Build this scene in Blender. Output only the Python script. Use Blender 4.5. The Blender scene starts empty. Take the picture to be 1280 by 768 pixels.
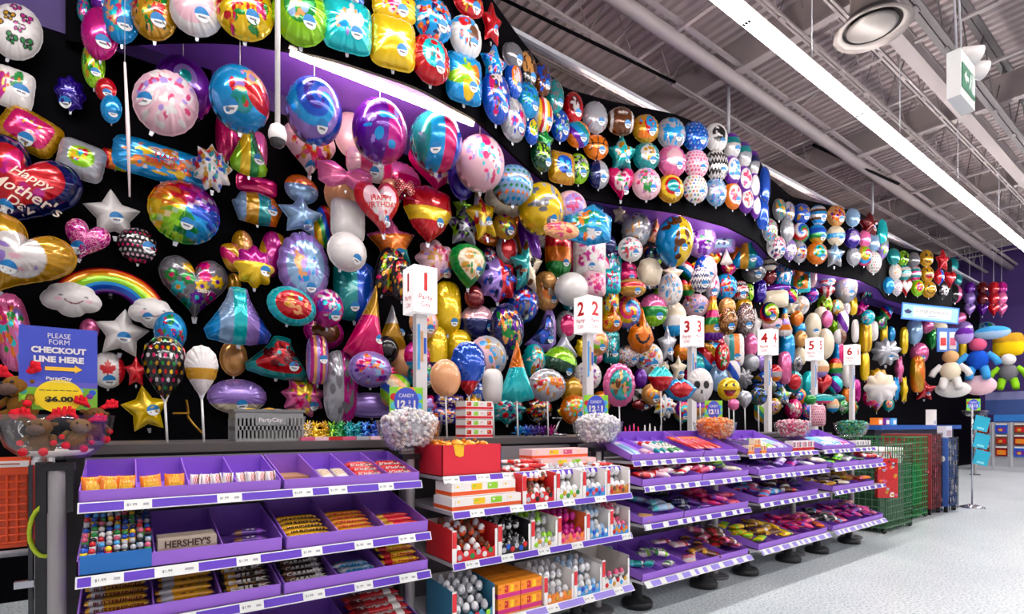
import bpy, math, random
import numpy as np
from mathutils import Vector, Matrix, Euler

random.seed(7)
RNG = np.random.default_rng(11)
SC = bpy.context.scene
COL = SC.collection
TH = math.radians(54.0)
ST, CT = math.sin(TH), math.cos(TH)
F, CX, HY, H = 662.0, 640.0, 532.0, 1.2
PI = math.pi

# ------------------------------------------------------------------ view geometry
def ratio(px):
    k = (px - CX) / F
    return (CT + k * ST) / (ST - k * CT)

def at(px, py, Y):
    """world point of the plane y = Y seen at a pixel of the 1280x768 frame"""
    X = ratio(px) * Y
    d = X * CT + Y * ST
    return Vector((X, Y, H + (HY - py) * d / F))

def atx(px, py, X):
    return at(px, py, X / ratio(px))

def depth(p):
    return p[0] * CT + p[1] * ST

def pix_per(p, v):
    """pixels across per metre along horizontal direction v at p"""
    d = depth(p)
    r = p[0] * ST - p[1] * CT
    rv, dv = v[0] * ST - v[1] * CT, v[0] * CT + v[1] * ST
    return F * (rv * d - r * dv) / (d * d)

# ------------------------------------------------------------------ colours
def lin(c):
    return tuple((x / 255 / 12.92) if x / 255 <= 0.04045 else (((x / 255) + 0.055) / 1.055) ** 2.4 for x in c)

PAL = {k: lin(v) for k, v in dict(
    white=(238, 232, 230), cream=(238, 222, 196), pink=(240, 140, 182), palepink=(246, 200, 212), hotpink=(232, 24, 112),
    magenta=(198, 30, 140), red=(206, 22, 34), darkred=(120, 16, 24), orange=(246, 126, 22), yellow=(252, 208, 24),
    gold=(204, 150, 40), lime=(150, 214, 40), green=(34, 140, 62), teal=(20, 148, 150), aqua=(90, 208, 214),
    sky=(70, 164, 230), blue=(28, 84, 200), navy=(22, 32, 92), purple=(108, 44, 156), lilac=(176, 150, 220),
    black=(16, 14, 18), silver=(184, 184, 192), grey=(120, 118, 124), tan=(222, 170, 120), brown=(104, 62, 40),
    peach=(246, 184, 140), indigo=(50, 30, 140), paleblue=(166, 196, 230), darkgreen=(18, 66, 40), rose=(220, 90, 130)).items()}
WORD = dict(palepink='pale pink', hotpink='hot pink', darkred='dark red', sky='sky blue', paleblue='pale blue', darkgreen='dark green')

def col(c):
    return PAL[c] if isinstance(c, str) else c

# ------------------------------------------------------------------ materials
def nodes(name):
    m = bpy.data.materials.new(name)
    m.use_nodes = True
    n = m.node_tree.nodes
    return m, n, m.node_tree.links, n['Principled BSDF']

def paint_mat(name, rough, metal=0.0, coat=0.0, var=0.06, bump=0.0, bscale=30.0, spec=0.5):
    """surface whose colour is the printed 'Col' attribute, broken up by a fine noise"""
    m, n, l, b = nodes(name)
    a = n.new('ShaderNodeAttribute'); a.attribute_name = 'Col'
    tc = n.new('ShaderNodeTexCoord')
    no = n.new('ShaderNodeTexNoise'); no.inputs['Scale'].default_value = bscale
    l.new(tc.outputs['Object'], no.inputs['Vector'])
    mr = n.new('ShaderNodeMapRange')
    mr.inputs['To Min'].default_value = 1 - var; mr.inputs['To Max'].default_value = 1 + var
    l.new(no.outputs['Fac'], mr.inputs['Value'])
    mx = n.new('ShaderNodeVectorMath'); mx.operation = 'SCALE'
    l.new(a.outputs['Color'], mx.inputs[0]); l.new(mr.outputs[0], mx.inputs['Scale'])
    l.new(mx.outputs[0], b.inputs['Base Color'])
    b.inputs['Roughness'].default_value = rough
    b.inputs['Metallic'].default_value = metal
    b.inputs['Coat Weight'].default_value = coat
    b.inputs['Coat Roughness'].default_value = 0.08
    b.inputs['Specular IOR Level'].default_value = spec
    if bump:
        bp = n.new('ShaderNodeBump'); bp.inputs['Strength'].default_value = bump; bp.inputs['Distance'].default_value = 0.02
        l.new(no.outputs['Fac'], bp.inputs['Height']); l.new(bp.outputs[0], b.inputs['Normal'])
    return m

def flat_mat(name, c, rough=0.5, metal=0.0, scale=20.0, var=0.08, emit=0.0, coat=0.0):
    m, n, l, b = nodes(name)
    c = col(c)
    tc = n.new('ShaderNodeTexCoord')
    no = n.new('ShaderNodeTexNoise'); no.inputs['Scale'].default_value = scale; no.inputs['Detail'].default_value = 4
    l.new(tc.outputs['Object'], no.inputs['Vector'])
    rp = n.new('ShaderNodeValToRGB')
    rp.color_ramp.elements[0].color = (*[x * (1 - var) for x in c], 1)
    rp.color_ramp.elements[1].color = (*[min(1, x * (1 + var)) for x in c], 1)
    l.new(no.outputs['Fac'], rp.inputs['Fac']); l.new(rp.outputs['Color'], b.inputs['Base Color'])
    b.inputs['Roughness'].default_value = rough; b.inputs['Metallic'].default_value = metal
    b.inputs['Coat Weight'].default_value = coat
    if emit:
        b.inputs['Emission Color'].default_value = (*c, 1); b.inputs['Emission Strength'].default_value = emit
    return m

M = {}
M['foil'] = paint_mat('printed_foil', 0.2, 0.42, 0.8, 0.05, 0.25, 9.0)
M['pearl'] = paint_mat('pearl_foil', 0.3, 0.03, 0.5, 0.04, 0.2, 9.0)
M['card'] = paint_mat('printed_card', 0.45, 0.0, 0.0, 0.04)
M['gloss'] = paint_mat('glossy_wrapper', 0.25, 0.05, 0.4, 0.08, 0.15, 40.0)
M['plastic'] = paint_mat('coloured_plastic', 0.35, 0.0, 0.1, 0.03)
M['plush'] = paint_mat('plush_fabric', 0.95, 0.0, 0.0, 0.18, 0.35, 90.0, 0.1)
M['steel'] = paint_mat('painted_steel', 0.38, 0.15, 0.0, 0.03)
M['chrome'] = paint_mat('brushed_chrome', 0.2, 0.9, 0.0, 0.03)

def deepen(m, sat, val):
    n, l = m.node_tree.nodes, m.node_tree.links
    b = [q for q in n if q.type == 'BSDF_PRINCIPLED'][0]
    src = b.inputs['Base Color'].links[0].from_socket
    h = n.new('ShaderNodeHueSaturation'); h.inputs['Saturation'].default_value = sat; h.inputs['Value'].default_value = val
    l.new(src, h.inputs['Color']); l.new(h.outputs['Color'], b.inputs['Base Color'])
deepen(M['foil'], 1.18, 0.84)
deepen(M['pearl'], 1.1, 0.82)

def glass_mat():
    m, n, l, b = nodes('clear_acrylic')
    out = n['Material Output']
    tr = n.new('ShaderNodeBsdfTransparent'); tr.inputs['Color'].default_value = (0.97, 0.975, 0.98, 1)
    gl = n.new('ShaderNodeBsdfGlossy'); gl.inputs['Roughness'].default_value = 0.05
    fr = n.new('ShaderNodeLayerWeight'); fr.inputs['Blend'].default_value = 0.22
    no = n.new('ShaderNodeTexNoise'); no.inputs['Scale'].default_value = 3
    mr = n.new('ShaderNodeMapRange'); mr.inputs['To Min'].default_value = 0.07; mr.inputs['To Max'].default_value = 0.10
    l.new(no.outputs['Fac'], mr.inputs['Value']); l.new(mr.outputs[0], fr.inputs['Blend'])
    mx = n.new('ShaderNodeMixShader')
    l.new(fr.outputs['Facing'], mx.inputs[0]); l.new(tr.outputs[0], mx.inputs[1]); l.new(gl.outputs[0], mx.inputs[2])
    l.new(mx.outputs[0], out.inputs['Surface'])
    return m
M['glass'] = glass_mat()

# ------------------------------------------------------------------ mesh builder with a colour per face
class MB:
    def __init__(s):
        s.v, s.f, s.c, s.sm = [], [], [], []
    def add(s, vs, fs, c, smooth=False, m=None):
        b = len(s.v)
        if m is not None:
            vs = [m @ Vector(p) for p in vs]
        s.v += [tuple(p) for p in vs]
        cc = col(c) if not isinstance(c, list) else None
        for i, f in enumerate(fs):
            s.f.append([b + k for k in f]); s.c.append(cc if cc is not None else col(c[i])); s.sm.append(smooth)
        return s
    def box(s, x0, x1, y0, y1, z0, z1, c, m=None):
        vs = [(x, y, z) for z in (z0, z1) for y in (y0, y1) for x in (x0, x1)]
        return s.add(vs, [(0, 2, 3, 1), (4, 5, 7, 6), (0, 1, 5, 4), (2, 6, 7, 3), (0, 4, 6, 2), (1, 3, 7, 5)], c, m=m)
    def quad(s, pts, c):
        return s.add(pts, [tuple(range(len(pts)))], c)
    def tube(s, pts, r, c, n=8, cap=True, smooth=True):
        pts = [Vector(p) for p in pts]
        rs = r if isinstance(r, (list, tuple)) else [r] * len(pts)
        vs, fs = [], []
        for i, p in enumerate(pts):
            t = (pts[min(i + 1, len(pts) - 1)] - pts[max(i - 1, 0)]).normalized()
            u = t.cross(Vector((0, 0, 1)))
            if u.length < 1e-3: u = Vector((1, 0, 0))
            u.normalize(); w = t.cross(u)
            for k in range(n):
                a = 2 * PI * k / n
                vs.append(p + (u * math.cos(a) + w * math.sin(a)) * rs[i])
        for i in range(len(pts) - 1):
            for k in range(n):
                fs.append((i * n + k, i * n + (k + 1) % n, (i + 1) * n + (k + 1) % n, (i + 1) * n + k))
        if cap:
            fs.append(tuple(range(n))[::-1]); fs.append(tuple((len(pts) - 1) * n + k for k in range(n)))
        return s.add(vs, fs, c, smooth)
    def lathe(s, prof, c, n=32, o=(0, 0, 0), smooth=True, m=None):
        """prof: (radius, z) pairs; c: colour or one per band"""
        vs, fs, cs = [], [], []
        for r, z in prof:
            for k in range(n):
                a = 2 * PI * k / n
                vs.append((o[0] + r * math.cos(a), o[1] + r * math.sin(a), o[2] + z))
        for i in range(len(prof) - 1):
            for k in range(n):
                fs.append((i * n + k, i * n + (k + 1) % n, (i + 1) * n + (k + 1) % n, (i + 1) * n + k))
                cs.append(c[i] if isinstance(c, list) else c)
        return s.add(vs, fs, cs, smooth, m)
    def prism(s, pts, z0, z1, c, m=None):
        """pts: outline in xz, extruded along y from z0 to z1"""
        n = len(pts)
        vs = [(x, z0, z) for x, z in pts] + [(x, z1, z) for x, z in pts]
        fs = [tuple(range(n)), tuple(range(n, 2 * n))[::-1]] + [(i, i + n, (i + 1) % n + n, (i + 1) % n) for i in range(n)]
        return s.add(vs, fs, c, m=m)
    def ball(s, o, r, c, nu=12, nv=8, m=None):
        rx, ry, rz = r if isinstance(r, (tuple, list)) else (r, r, r)
        vs, fs = [], []
        for j in range(nv + 1):
            p = PI * j / nv
            for k in range(nu):
                a = 2 * PI * k / nu
                vs.append((o[0] + rx * math.sin(p) * math.cos(a), o[1] + ry * math.sin(p) * math.sin(a), o[2] + rz * math.cos(p)))
        for j in range(nv):
            for k in range(nu):
                fs.append((j * nu + k, (j + 1) * nu + k, (j + 1) * nu + (k + 1) % nu, j * nu + (k + 1) % nu))
        return s.add(vs, fs, c, True, m)
    def mesh(s, name):
        me = bpy.data.meshes.new(name)
        me.from_pydata(s.v, [], s.f)
        at_ = me.color_attributes.new('Col', 'FLOAT_COLOR', 'CORNER')
        n = np.array([len(f) for f in s.f])
        cs = np.repeat(np.array([(*c, 1.0) for c in s.c], dtype=np.float32), n, axis=0) if len(n) else np.zeros((0, 4), np.float32)
        at_.data.foreach_set('color', cs.ravel())
        me.polygons.foreach_set('use_smooth', s.sm)
        me.update()
        return me
    def build(s, name, mat, parent=None, loc=None):
        return link(name, s.mesh(name), mat, parent, loc)

def link(name, me, mat, parent=None, loc=None):
    o = bpy.data.objects.new(name, me)
    if mat is not None and not me.materials:
        me.materials.append(M[mat] if isinstance(mat, str) else mat)
    COL.objects.link(o)
    if parent is not None: o.parent = parent
    if loc is not None: o.location = loc
    return o

def tag(o, label, cat, group=None, kind=None):
    o['label'] = label; o['category'] = cat
    if group: o['group'] = group
    if kind: o['kind'] = kind
    return o

def struct(o):
    o['kind'] = 'structure'
    return o

def empty(name, loc=(0, 0, 0), rz=0.0):
    o = bpy.data.objects.new(name, None); COL.objects.link(o)
    o.location = loc; o.rotation_euler = (0, 0, rz); o.empty_display_size = 0.05
    return o

def dup(root, loc=None, rot=None):
    r = root.copy(); COL.objects.link(r)
    for k in ('label', 'category', 'group'):
        pass
    if loc is not None: r.location = loc
    if rot is not None: r.rotation_euler = rot
    for ch in list(root.children):
        c = ch.copy(); COL.objects.link(c); c.parent = r
        for g in list(ch.children):
            d = g.copy(); COL.objects.link(d); d.parent = c
    return r

# ------------------------------------------------------------------ lettering
_TX = {}
def text_tris(body, bold=0.0, shear=0.0, space=1.0):
    """triangles of a line of text, width and height normalised to a cap height of 1, origin at its centre"""
    key = (body, bold, shear, space)
    if key not in _TX:
        cu = bpy.data.curves.new('lettering', 'FONT')
        cu.body = body; cu.size = 1.0; cu.offset = bold; cu.shear = shear; cu.space_character = space
        cu.align_x = 'CENTER'; cu.resolution_u = 3
        o = bpy.data.objects.new('lettering', cu); COL.objects.link(o)
        bpy.context.view_layer.update()
        me = bpy.data.meshes.new_from_object(o.evaluated_get(bpy.context.evaluated_depsgraph_get()))
        me.calc_loop_triangles()
        v = [tuple(p.co) for p in me.vertices]
        f = [tuple(t.vertices) for t in me.loop_triangles]
        bpy.data.objects.remove(o); bpy.data.curves.remove(cu); bpy.data.meshes.remove(me)
        x = [p[0] for p in v]; y = [p[1] for p in v]
        cx, cy = (min(x) + max(x)) / 2, (min(y) + max(y)) / 2
        h = max(y) - min(y)
        _TX[key] = ([((p[0] - cx), (p[1] - cy)) for p in v], f, max(x) - min(x), h)
    return _TX[key]

def put_text(mb, body, c, org, ex, ez, height=None, width=None, bold=0.0, shear=0.0, off=0.002, space=1.0):
    """flat lettering on a plane: org centre, ex/ez unit axes, height (of the inked box) or width in metres"""
    v, f, w, h = text_tris(body, bold, shear, space)
    sy = height / h if height else width / w
    sx = width / w if width else sy
    ex, ez = Vector(ex), Vector(ez); n = ex.cross(ez)
    org = Vector(org) + n * off
    mb.add([org + ex * (x * sx) + ez * (y * sy) for x, y in v], f, c)
    return mb
_tag0 = tag
def tag(o, label, cat, group=None, kind=None):
    if len(label.split()) > 16: print('LONG', len(label.split()), label)
    return _tag0(o, label, cat, group, kind)
# ------------------------------------------------------------------ the setting
def floor_mat():
    m, n, l, b = nodes('pale_terrazzo')
    tc = n.new('ShaderNodeTexCoord')
    v = n.new('ShaderNodeTexVoronoi'); v.inputs['Scale'].default_value = 38.0
    n1 = n.new('ShaderNodeTexNoise'); n1.inputs['Scale'].default_value = 1.3; n1.inputs['Detail'].default_value = 5
    n2 = n.new('ShaderNodeTexNoise'); n2.inputs['Scale'].default_value = 60.0
    for q in (v, n1, n2): l.new(tc.outputs['Object'], q.inputs['Vector'])
    r1 = n.new('ShaderNodeValToRGB')
    e = r1.color_ramp.elements
    e[0].position = 0.0; e[0].color = (*lin((150, 160, 172)), 1); e[1].position = 0.32; e[1].color = (*lin((224, 230, 232)), 1)
    l.new(n2.outputs['Fac'], r1.inputs['Fac'])
    e[0].position = 0.30; e[1].position = 0.56
    r2 = n.new('ShaderNodeValToRGB')
    r2.color_ramp.elements[0].position = 0.3; r2.color_ramp.elements[0].color = (0.82, 0.84, 0.86, 1)
    r2.color_ramp.elements[1].position = 0.7; r2.color_ramp.elements[1].color = (1, 1, 1, 1)
    l.new(n1.outputs['Fac'], r2.inputs['Fac'])
    r3 = n.new('ShaderNodeValToRGB')
    r3.color_ramp.elements[0].position = 0.02; r3.color_ramp.elements[0].color = (0.62, 0.62, 0.66, 1)
    r3.color_ramp.elements[1].position = 0.12; r3.color_ramp.elements[1].color = (1, 1, 1, 1)
    l.new(v.outputs['Distance'], r3.inputs['Fac'])
    a = n.new('ShaderNodeMixRGB'); a.blend_type = 'MULTIPLY'; a.inputs[0].default_value = 1
    c = n.new('ShaderNodeMixRGB'); c.blend_type = 'MULTIPLY'; c.inputs[0].default_value = 1
    l.new(r1.outputs[0], a.inputs[1]); l.new(r2.outputs[0], a.inputs[2])
    l.new(a.outputs[0], c.inputs[1]); l.new(r3.outputs[0], c.inputs[2])
    l.new(c.outputs[0], b.inputs['Base Color'])
    b.inputs['Roughness'].default_value = 0.32
    return m
M['floor'] = floor_mat()
M['black_wall'] = flat_mat('black_slatwall', lin((7, 6, 9)), 0.6, scale=6)
[n for n in M['black_wall'].node_tree.nodes if n.type == 'BSDF_PRINCIPLED'][0].inputs['Specular IOR Level'].default_value = 0.02
M['purple'] = flat_mat('purple_paint', lin((128, 78, 200)), 0.5, scale=3, var=0.05)
M['dark_purple'] = flat_mat('dark_purple_paint', lin((60, 36, 104)), 0.6, scale=3, var=0.05)
M['deck'] = flat_mat('grey_metal_deck', lin((168, 154, 156)), 0.55, scale=0.7, var=0.08)
M['joist'] = flat_mat('grey_joist_paint', lin((146, 136, 138)), 0.5, scale=2, var=0.06)
M['dark_joist'] = flat_mat('dark_joist_paint', lin((84, 78, 82)), 0.5, scale=2, var=0.06)
M['store_wall'] = flat_mat('pale_store_wall', lin((190, 184, 190)), 0.7, scale=1)
M['lamp'] = flat_mat('lamp_lens', (1.0, 0.97, 0.94), 0.5, emit=46.0, var=0.0)
M['tube'] = flat_mat('warm_tube', (1.0, 0.80, 0.62), 0.5, emit=70.0, var=0.0)

XL, XR, YN, YW, ZC = -5.0, 22.0, -9.0, 4.9, 6.75
ZB, ZT = 3.9, 5.15

YB = 8.6
fl = MB().box(XL, XR, YN, YB, -0.1, 0.0, 'white').build('floor', 'floor'); struct(fl)

# back wall: black display board below, purple paint above
bw = MB().box(XL, XR, YW, YW + 0.12, 0, 5.0, 'black').build('wall_back', 'black_wall'); struct(bw)
bu = MB().box(XL, 0.55, YW - 0.012, YW - 0.002, 3.97, ZC, 'purple').box(0.3, XR, YW - 0.012, YW - 0.002, ZB + 0.0, ZB + 0.18, 'purple').build('wall_back_upper', 'dark_purple'); struct(bu)
rw = MB().box(XL, XR, YB, YB + 0.12, 0, ZC, 'white').build('wall_rear', 'store_wall'); struct(rw)
fw = MB().box(XR, XR + 0.12, YN, YB, 0, ZC, 'purple').build('wall_far', 'dark_purple'); struct(fw)
lw = MB().box(XL - 0.12, XL, YN, YB, 0, ZC, 'white').build('wall_near', 'store_wall'); struct(lw)
sw = MB().box(XL, XR, YN - 0.12, YN, 0, ZC, 'white').build('wall_front', 'store_wall'); struct(sw)

# corrugated ceiling deck, ribs running from the wall across the shop
def deck():
    mb = MB()
    pitch = 0.16
    x = XL
    prof = []
    while x < XR:
        prof += [(x, 0.0), (x + 0.075, 0.0), (x + 0.095, 0.045), (x + 0.14, 0.045)]
        x += pitch
    vs = [(a, YN, ZC + b) for a, b in prof] + [(a, YB, ZC + b) for a, b in prof]
    n = len(prof)
    mb.add(vs, [(i, i + 1, i + 1 + n, i + n) for i in range(n - 1)], 'grey')
    return mb
struct(deck().build('ceiling', 'deck'))

def joist(name, y, z0, z1, mat, web=0.8, chord=0.035, x0=XL, x1=XR):
    """open-web joist along the shop: double-angle chords with zigzag bars"""
    mb = MB()
    for z in (z0, z1 - 0.03):
        mb.box(x0, x1, y - chord, y - 0.008, z, z + 0.03, 'grey'); mb.box(x0, x1, y + 0.008, y + chord, z, z + 0.03, 'grey')
    x = x0
    i = 0
    while x < x1 - web:
        mb.tube([(x, y, z0 + 0.02), (x + web / 2, y, z1 - 0.02), (x + web, y, z0 + 0.02)], 0.009, 'grey', 5, cap=False)
        # little spacer blocks between the chord angles
        mb.box(x + 0.02, x + 0.16, y - 0.02, y + 0.02, z0 - 0.012, z0, 'grey')
        x += web; i += 1
    return struct(mb.build(name, mat))

for k, y in enumerate((7.6, 6.2, 4.72, 3.2, 2.75, 1.2, -0.4, -2.0, -4.0, -6.0)):
    joist('ceiling_joist', y, 6.02, ZC, 'joist' if k != 3 else 'joist')
# deep dark truss girder above the aisle and the big pale pipe and channel
joist('ceiling_girder', 2.15, 5.9, ZC, 'dark_joist', 1.1, 0.07)
g = MB().box(XL, XR, 2.44, 2.60, 6.0, 6.05, 'grey').box(XL, XR, 2.47, 2.5, 6.05, 6.2, 'grey').build('ceiling_channel', 'joist'); struct(g)
pp = MB().tube([(XL, 4.17, 6.05), (XR, 4.17, 6.05)], 0.085, 'grey', 14).box(XL, XR, 4.0, 4.05, 6.1, 6.14, 'grey').build('ceiling_pipe', 'joist'); struct(pp)
cab = MB().tube([(3.2, 4.9, 6.0), (6.2, 4.65, 6.0)], 0.02, 'black', 6).tube([(9.5, 4.3, 6.0), (12.4, 4.0, 6.0)], 0.025, 'black', 6).build('ceiling_conduit', 'black_wall'); struct(cab)
for i in range(17):
    x = -1.0 + i * 1.3
    w = 0.028 if i % 3 else 0.06
    mb = MB().box(x - w, x + w, YN, YB, 6.06, 6.09, 'grey')
    if i % 3 == 0: mb.box(x - 0.01, x + 0.01, YN, YB, 6.09, 6.5, 'grey')
    struct(mb.build('ceiling_bridging', 'joist'))
# sloping struts between joists
for x in (2.0, 5.0, 8.6, 12.0, 15.5):
    struct(MB().tube([(x, 4.72, 6.04), (x + 0.2, 3.2, 6.7)], 0.018, 'grey', 5).build('ceiling_brace', 'joist'))

# ------------------------------------------------------------------ the wavy bulkhead over the balloon wall
WAVE = [(-0.35, 4.86), (-0.1, 4.72), (0.14, 4.5), (0.6, 4.16), (1.2, 3.93), (1.87, 3.86), (2.54, 3.98), (3.3, 4.35), (4.1, 4.66), (4.8, 4.5), (5.6, 4.22),
        (6.6, 4.1), (7.5, 4.18), (8.3, 4.42), (9.3, 4.56), (10.1, 4.35), (11.0, 4.15), (12.0, 4.2), (13.1, 4.45), (14.0, 4.4), (15.2, 4.1), (16.0, 4.05), (16.5, 4.3), (16.7, 4.86)]
_wx = np.array([p[0] for p in WAVE]); _wy = np.array([p[1] for p in WAVE])
def _smooth():
    xs = np.linspace(_wx[0], _wx[-1], 400)
    ys = np.interp(xs, _wx, _wy)
    k = np.hanning(13); k /= k.sum()
    yp = np.pad(ys, 6, mode='edge')
    return xs, np.convolve(yp, k, 'valid')
WX, WY = _smooth()
def wave(x):
    return float(np.interp(x, WX, WY))

def on_wave(px, py):
    """first point of the bulkhead face that a pixel's ray meets, and the face normal there"""
    k = (px - CX) / F
    dx, dy = CT + k * ST, ST - k * CT
    t = 2.0
    while t < 24:
        if dx * t > WX[0] and dy * t >= wave(dx * t): break
        t += 0.02
    X, Y = dx * t, dy * t
    d = X * CT + Y * ST
    s = (wave(X + 0.05) - wave(X - 0.05)) / 0.1
    n = Vector((s, -1, 0)).normalized()
    return Vector((X, Y, H + (HY - py) * d / F)), n

def bulkhead():
    n = len(WX)
    face = MB()
    vs = [(x, y, ZB) for x, y in zip(WX, WY)] + [(x, y, ZT) for x, y in zip(WX, WY)]
    face.add(vs, [(i, i + 1, i + 1 + n, i + n) for i in range(n - 1)], 'black')
    vs = [(x, y + 0.03, ZB) for x, y in zip(WX, WY)] + [(x, y + 0.03, ZT) for x, y in zip(WX, WY)]
    face.add(vs, [(i + n, i + 1 + n, i + 1, i) for i in range(n - 1)], 'black')
    for z in (ZB, ZT):
        vs = [(x, y, z) for x, y in zip(WX, WY)] + [(x, y + 0.03, z) for x, y in zip(WX, WY)]
        face.add(vs, [(i, i + 1, i + 1 + n, i + n) for i in range(n - 1)], 'black')
    struct(face.build('wall_bulkhead', 'black_wall'))
    so = MB()
    vs = [(x, y + 0.03, ZB + 0.17) for x, y in zip(WX, WY)] + [(x, YW - 0.012, ZB + 0.17) for x in WX]
    so.add(vs, [(i, i + 1, i + 1 + n, i + n) for i in range(n - 1)], 'purple')
    vs = [(x, y + 0.03, ZT - 0.3) for x, y in zip(WX, WY)] + [(x, YW - 0.012, ZT - 0.3) for x in WX]
    so.add(vs, [(i, i + 1, i + 1 + n, i + n) for i in range(n - 1)], 'purple')
    struct(so.build('ceiling_soffit', 'purple'))
bulkhead()

# ------------------------------------------------------------------ lamps
def strip(loc, length, label, mat='lamp', w=0.075):
    r = empty('strip_light', loc)
    hw = 0.05 if mat == 'lamp' else 0.012
    MB().box(-length / 2, length / 2, -hw, hw, 0.03 if mat == 'lamp' else 0.06, 0.09 if mat == 'lamp' else 0.075, 'white').build('housing', 'steel', r)
    mb = MB()
    n = 8 if mat == 'lamp' else 14
    sw_ = 1 if mat == 'lamp' else 2
    pr = [(w * math.cos(PI + sw_ * PI * i / n), 0.03 + (0.6 if mat == 'lamp' else 1.0) * w * math.sin(PI + sw_ * PI * i / n)) for i in range(n + 1)]
    vs = [(-length / 2 + 0.01, y, z) for y, z in pr] + [(length / 2 - 0.01, y, z) for y, z in pr]
    mb.add(vs, [(i, i + 1, i + n + 2, i + n + 1) for i in range(n)] + [tuple(range(n + 1)), tuple(range(n + 1, 2 * n + 2))], 'white')
    mb.build('lens', mat, r)
    if mat == 'lamp':
        cl = MB()
        for q in (-0.028, 0.0, 0.028): cl.box(length / 2 - 0.05, length / 2 - 0.008, q - 0.010, q + 0.010, -0.028, -0.006, 'black')
        cl.build('end_clip', 'steel', r)
    if mat == 'lamp':
        MB().tube([(0, 0, 0.09), (0, 0, ZC - loc[2])], 0.006, 'silver', 5).build('hanging_rod', 'steel', r)
    return tag(r, label, 'light', 'long strip lights under the shop ceiling' if mat == 'lamp' else None)
LZ = H + 1.394 * 2.65
L0 = 2.44
for i in range(10):
    strip((-1.5 + i * L0, 2.65, LZ), L0, 'white strip light in the unbroken run that hangs along the shop ceiling')
for yy in (-1.2, -5.0):
    for i in range(10):
        strip((-1.5 + i * L0, yy, LZ), L0, 'white strip light in the unbroken run that hangs along the shop ceiling')
strip((1.72, 4.02, ZB - 0.045), 1.56, 'warm tube light under the purple bulkhead ledge above the round bubble balloons', 'tube', 0.02)
strip((6.6, 4.26, ZB + 0.10), 1.5, 'warm tube light tucked under the ledge where the bulkhead bulges over register sign four', 'tube', 0.02)
strip((11.3, 4.3, ZB + 0.10), 1.3, 'warm tube light tucked under the far ledge beyond register sign six', 'tube', 0.02)
strip((5.2, 4.75, ZT - 0.02), 1.4, 'warm tube light glowing behind the top edge of the bulkhead above the baseball balloon', 'tube', 0.02)
strip((9.6, 4.78, ZT - 0.02), 1.2, 'warm tube light glowing behind the bulkhead top between the second and third curve', 'tube', 0.02)
strip((13.6, 4.7, ZT - 0.02), 1.2, 'warm tube light glowing behind the bulkhead top before the smiling face balloons', 'tube', 0.02)

# perforated mesh tray over the first tube
pm = MB()
for i in range(60):
    x = 1.05 + i * 0.025
    pm.box(x, x + 0.005, wave(x) + 0.035, 3.99, ZB + 0.002, ZB + 0.005, 'grey')
for j in range(6):
    y = 3.985 - j * 0.02
    xs = [x for x in np.linspace(1.05, 2.54, 80) if wave(x) + 0.03 < y]
    if xs: pm.box(xs[0], xs[-1], y, y + 0.005, ZB + 0.002, ZB + 0.005, 'grey')
o = pm.build('light_grille', 'steel'); tag(o, 'perforated metal grille beside the warm tube under the bulkhead ledge', 'grille')

# long pale channel fixed above the bulkhead
cz = H + 0.912 * 4.6
o = MB().box(2.6, 21, 4.55, 4.60, cz, cz + 0.05, 'silver').box(2.6, 21, 4.63, 4.66, cz + 0.02, cz + 0.06, 'silver').build('hanging_rail', 'steel')
tag(o, 'long pale metal rail running just above the top of the balloon bulkhead', 'rail')

# hanging drop poles
for px, y0, y1, YY, lab in ((910.5, 72, 172, 4.3, 'thin white drop pole from the pale pipe to the second bulkhead curve'),
                            (1090.5, 198, 268, 4.3, 'thin white drop pole reaching down to the third bulkhead curve')):
    a, b = at(px, y0, YY), at(px, y1, YY)
    o = MB().tube([b, (b.x, b.y, 6.05)], 0.022, 'silver', 8).build('hanging_pole', 'steel'); tag(o, lab, 'pole')

# security camera dome on its pole
p = at(347, 172, 3.78); tp = at(347, 62, 3.78)
r = empty('security_camera', p)
MB().tube([(0, 0, 0.05), (0, 0, ZC - p.z)], 0.017, 'white', 10).build('hanging_pole', 'steel', r)
MB().lathe([(0.018, 0.09), (0.045, 0.07), (0.058, 0.03), (0.058, 0.0), (0.05, -0.02)], 'white', 20).build('housing', 'plastic', r)
MB().lathe([(0.05, -0.02), (0.045, -0.045), (0.03, -0.062), (0.0, -0.07)], lin((60, 56, 58)), 20).build('dome', 'gloss', r)
tag(r, 'white security camera with dark dome on a long thin white pole', 'camera')

# ceiling air diffuser
p = at(1090, 37, 2.3)
r = empty('air_diffuser', p)
MB().lathe([(0.2, 0.35), (0.2, 0.12), (0.34, 0.02), (0.36, 0.0), (0.35, -0.015), (0.27, 0.03)], lin((126, 118, 116)), 40).build('flange', 'steel', r)
MB().lathe([(0.27, 0.03), (0.25, 0.12), (0.19, 0.12)], lin((70, 66, 68)), 40).build('throat', 'steel', r)
MB().lathe([(0.225, 0.035), (0.232, 0.02), (0.2, 0.004), (0.0, 0.0)], lin((134, 128, 126)), 40).build('centre_plate', 'steel', r)
MB().lathe([(0.2, 0.35), (0.2, ZC - p.z)], lin((128, 118, 120)), 24).build('ceiling_duct', 'steel', r)
tag(r, 'round grey air diffuser hanging from a duct beside the long strip light', 'diffuser')

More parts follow.
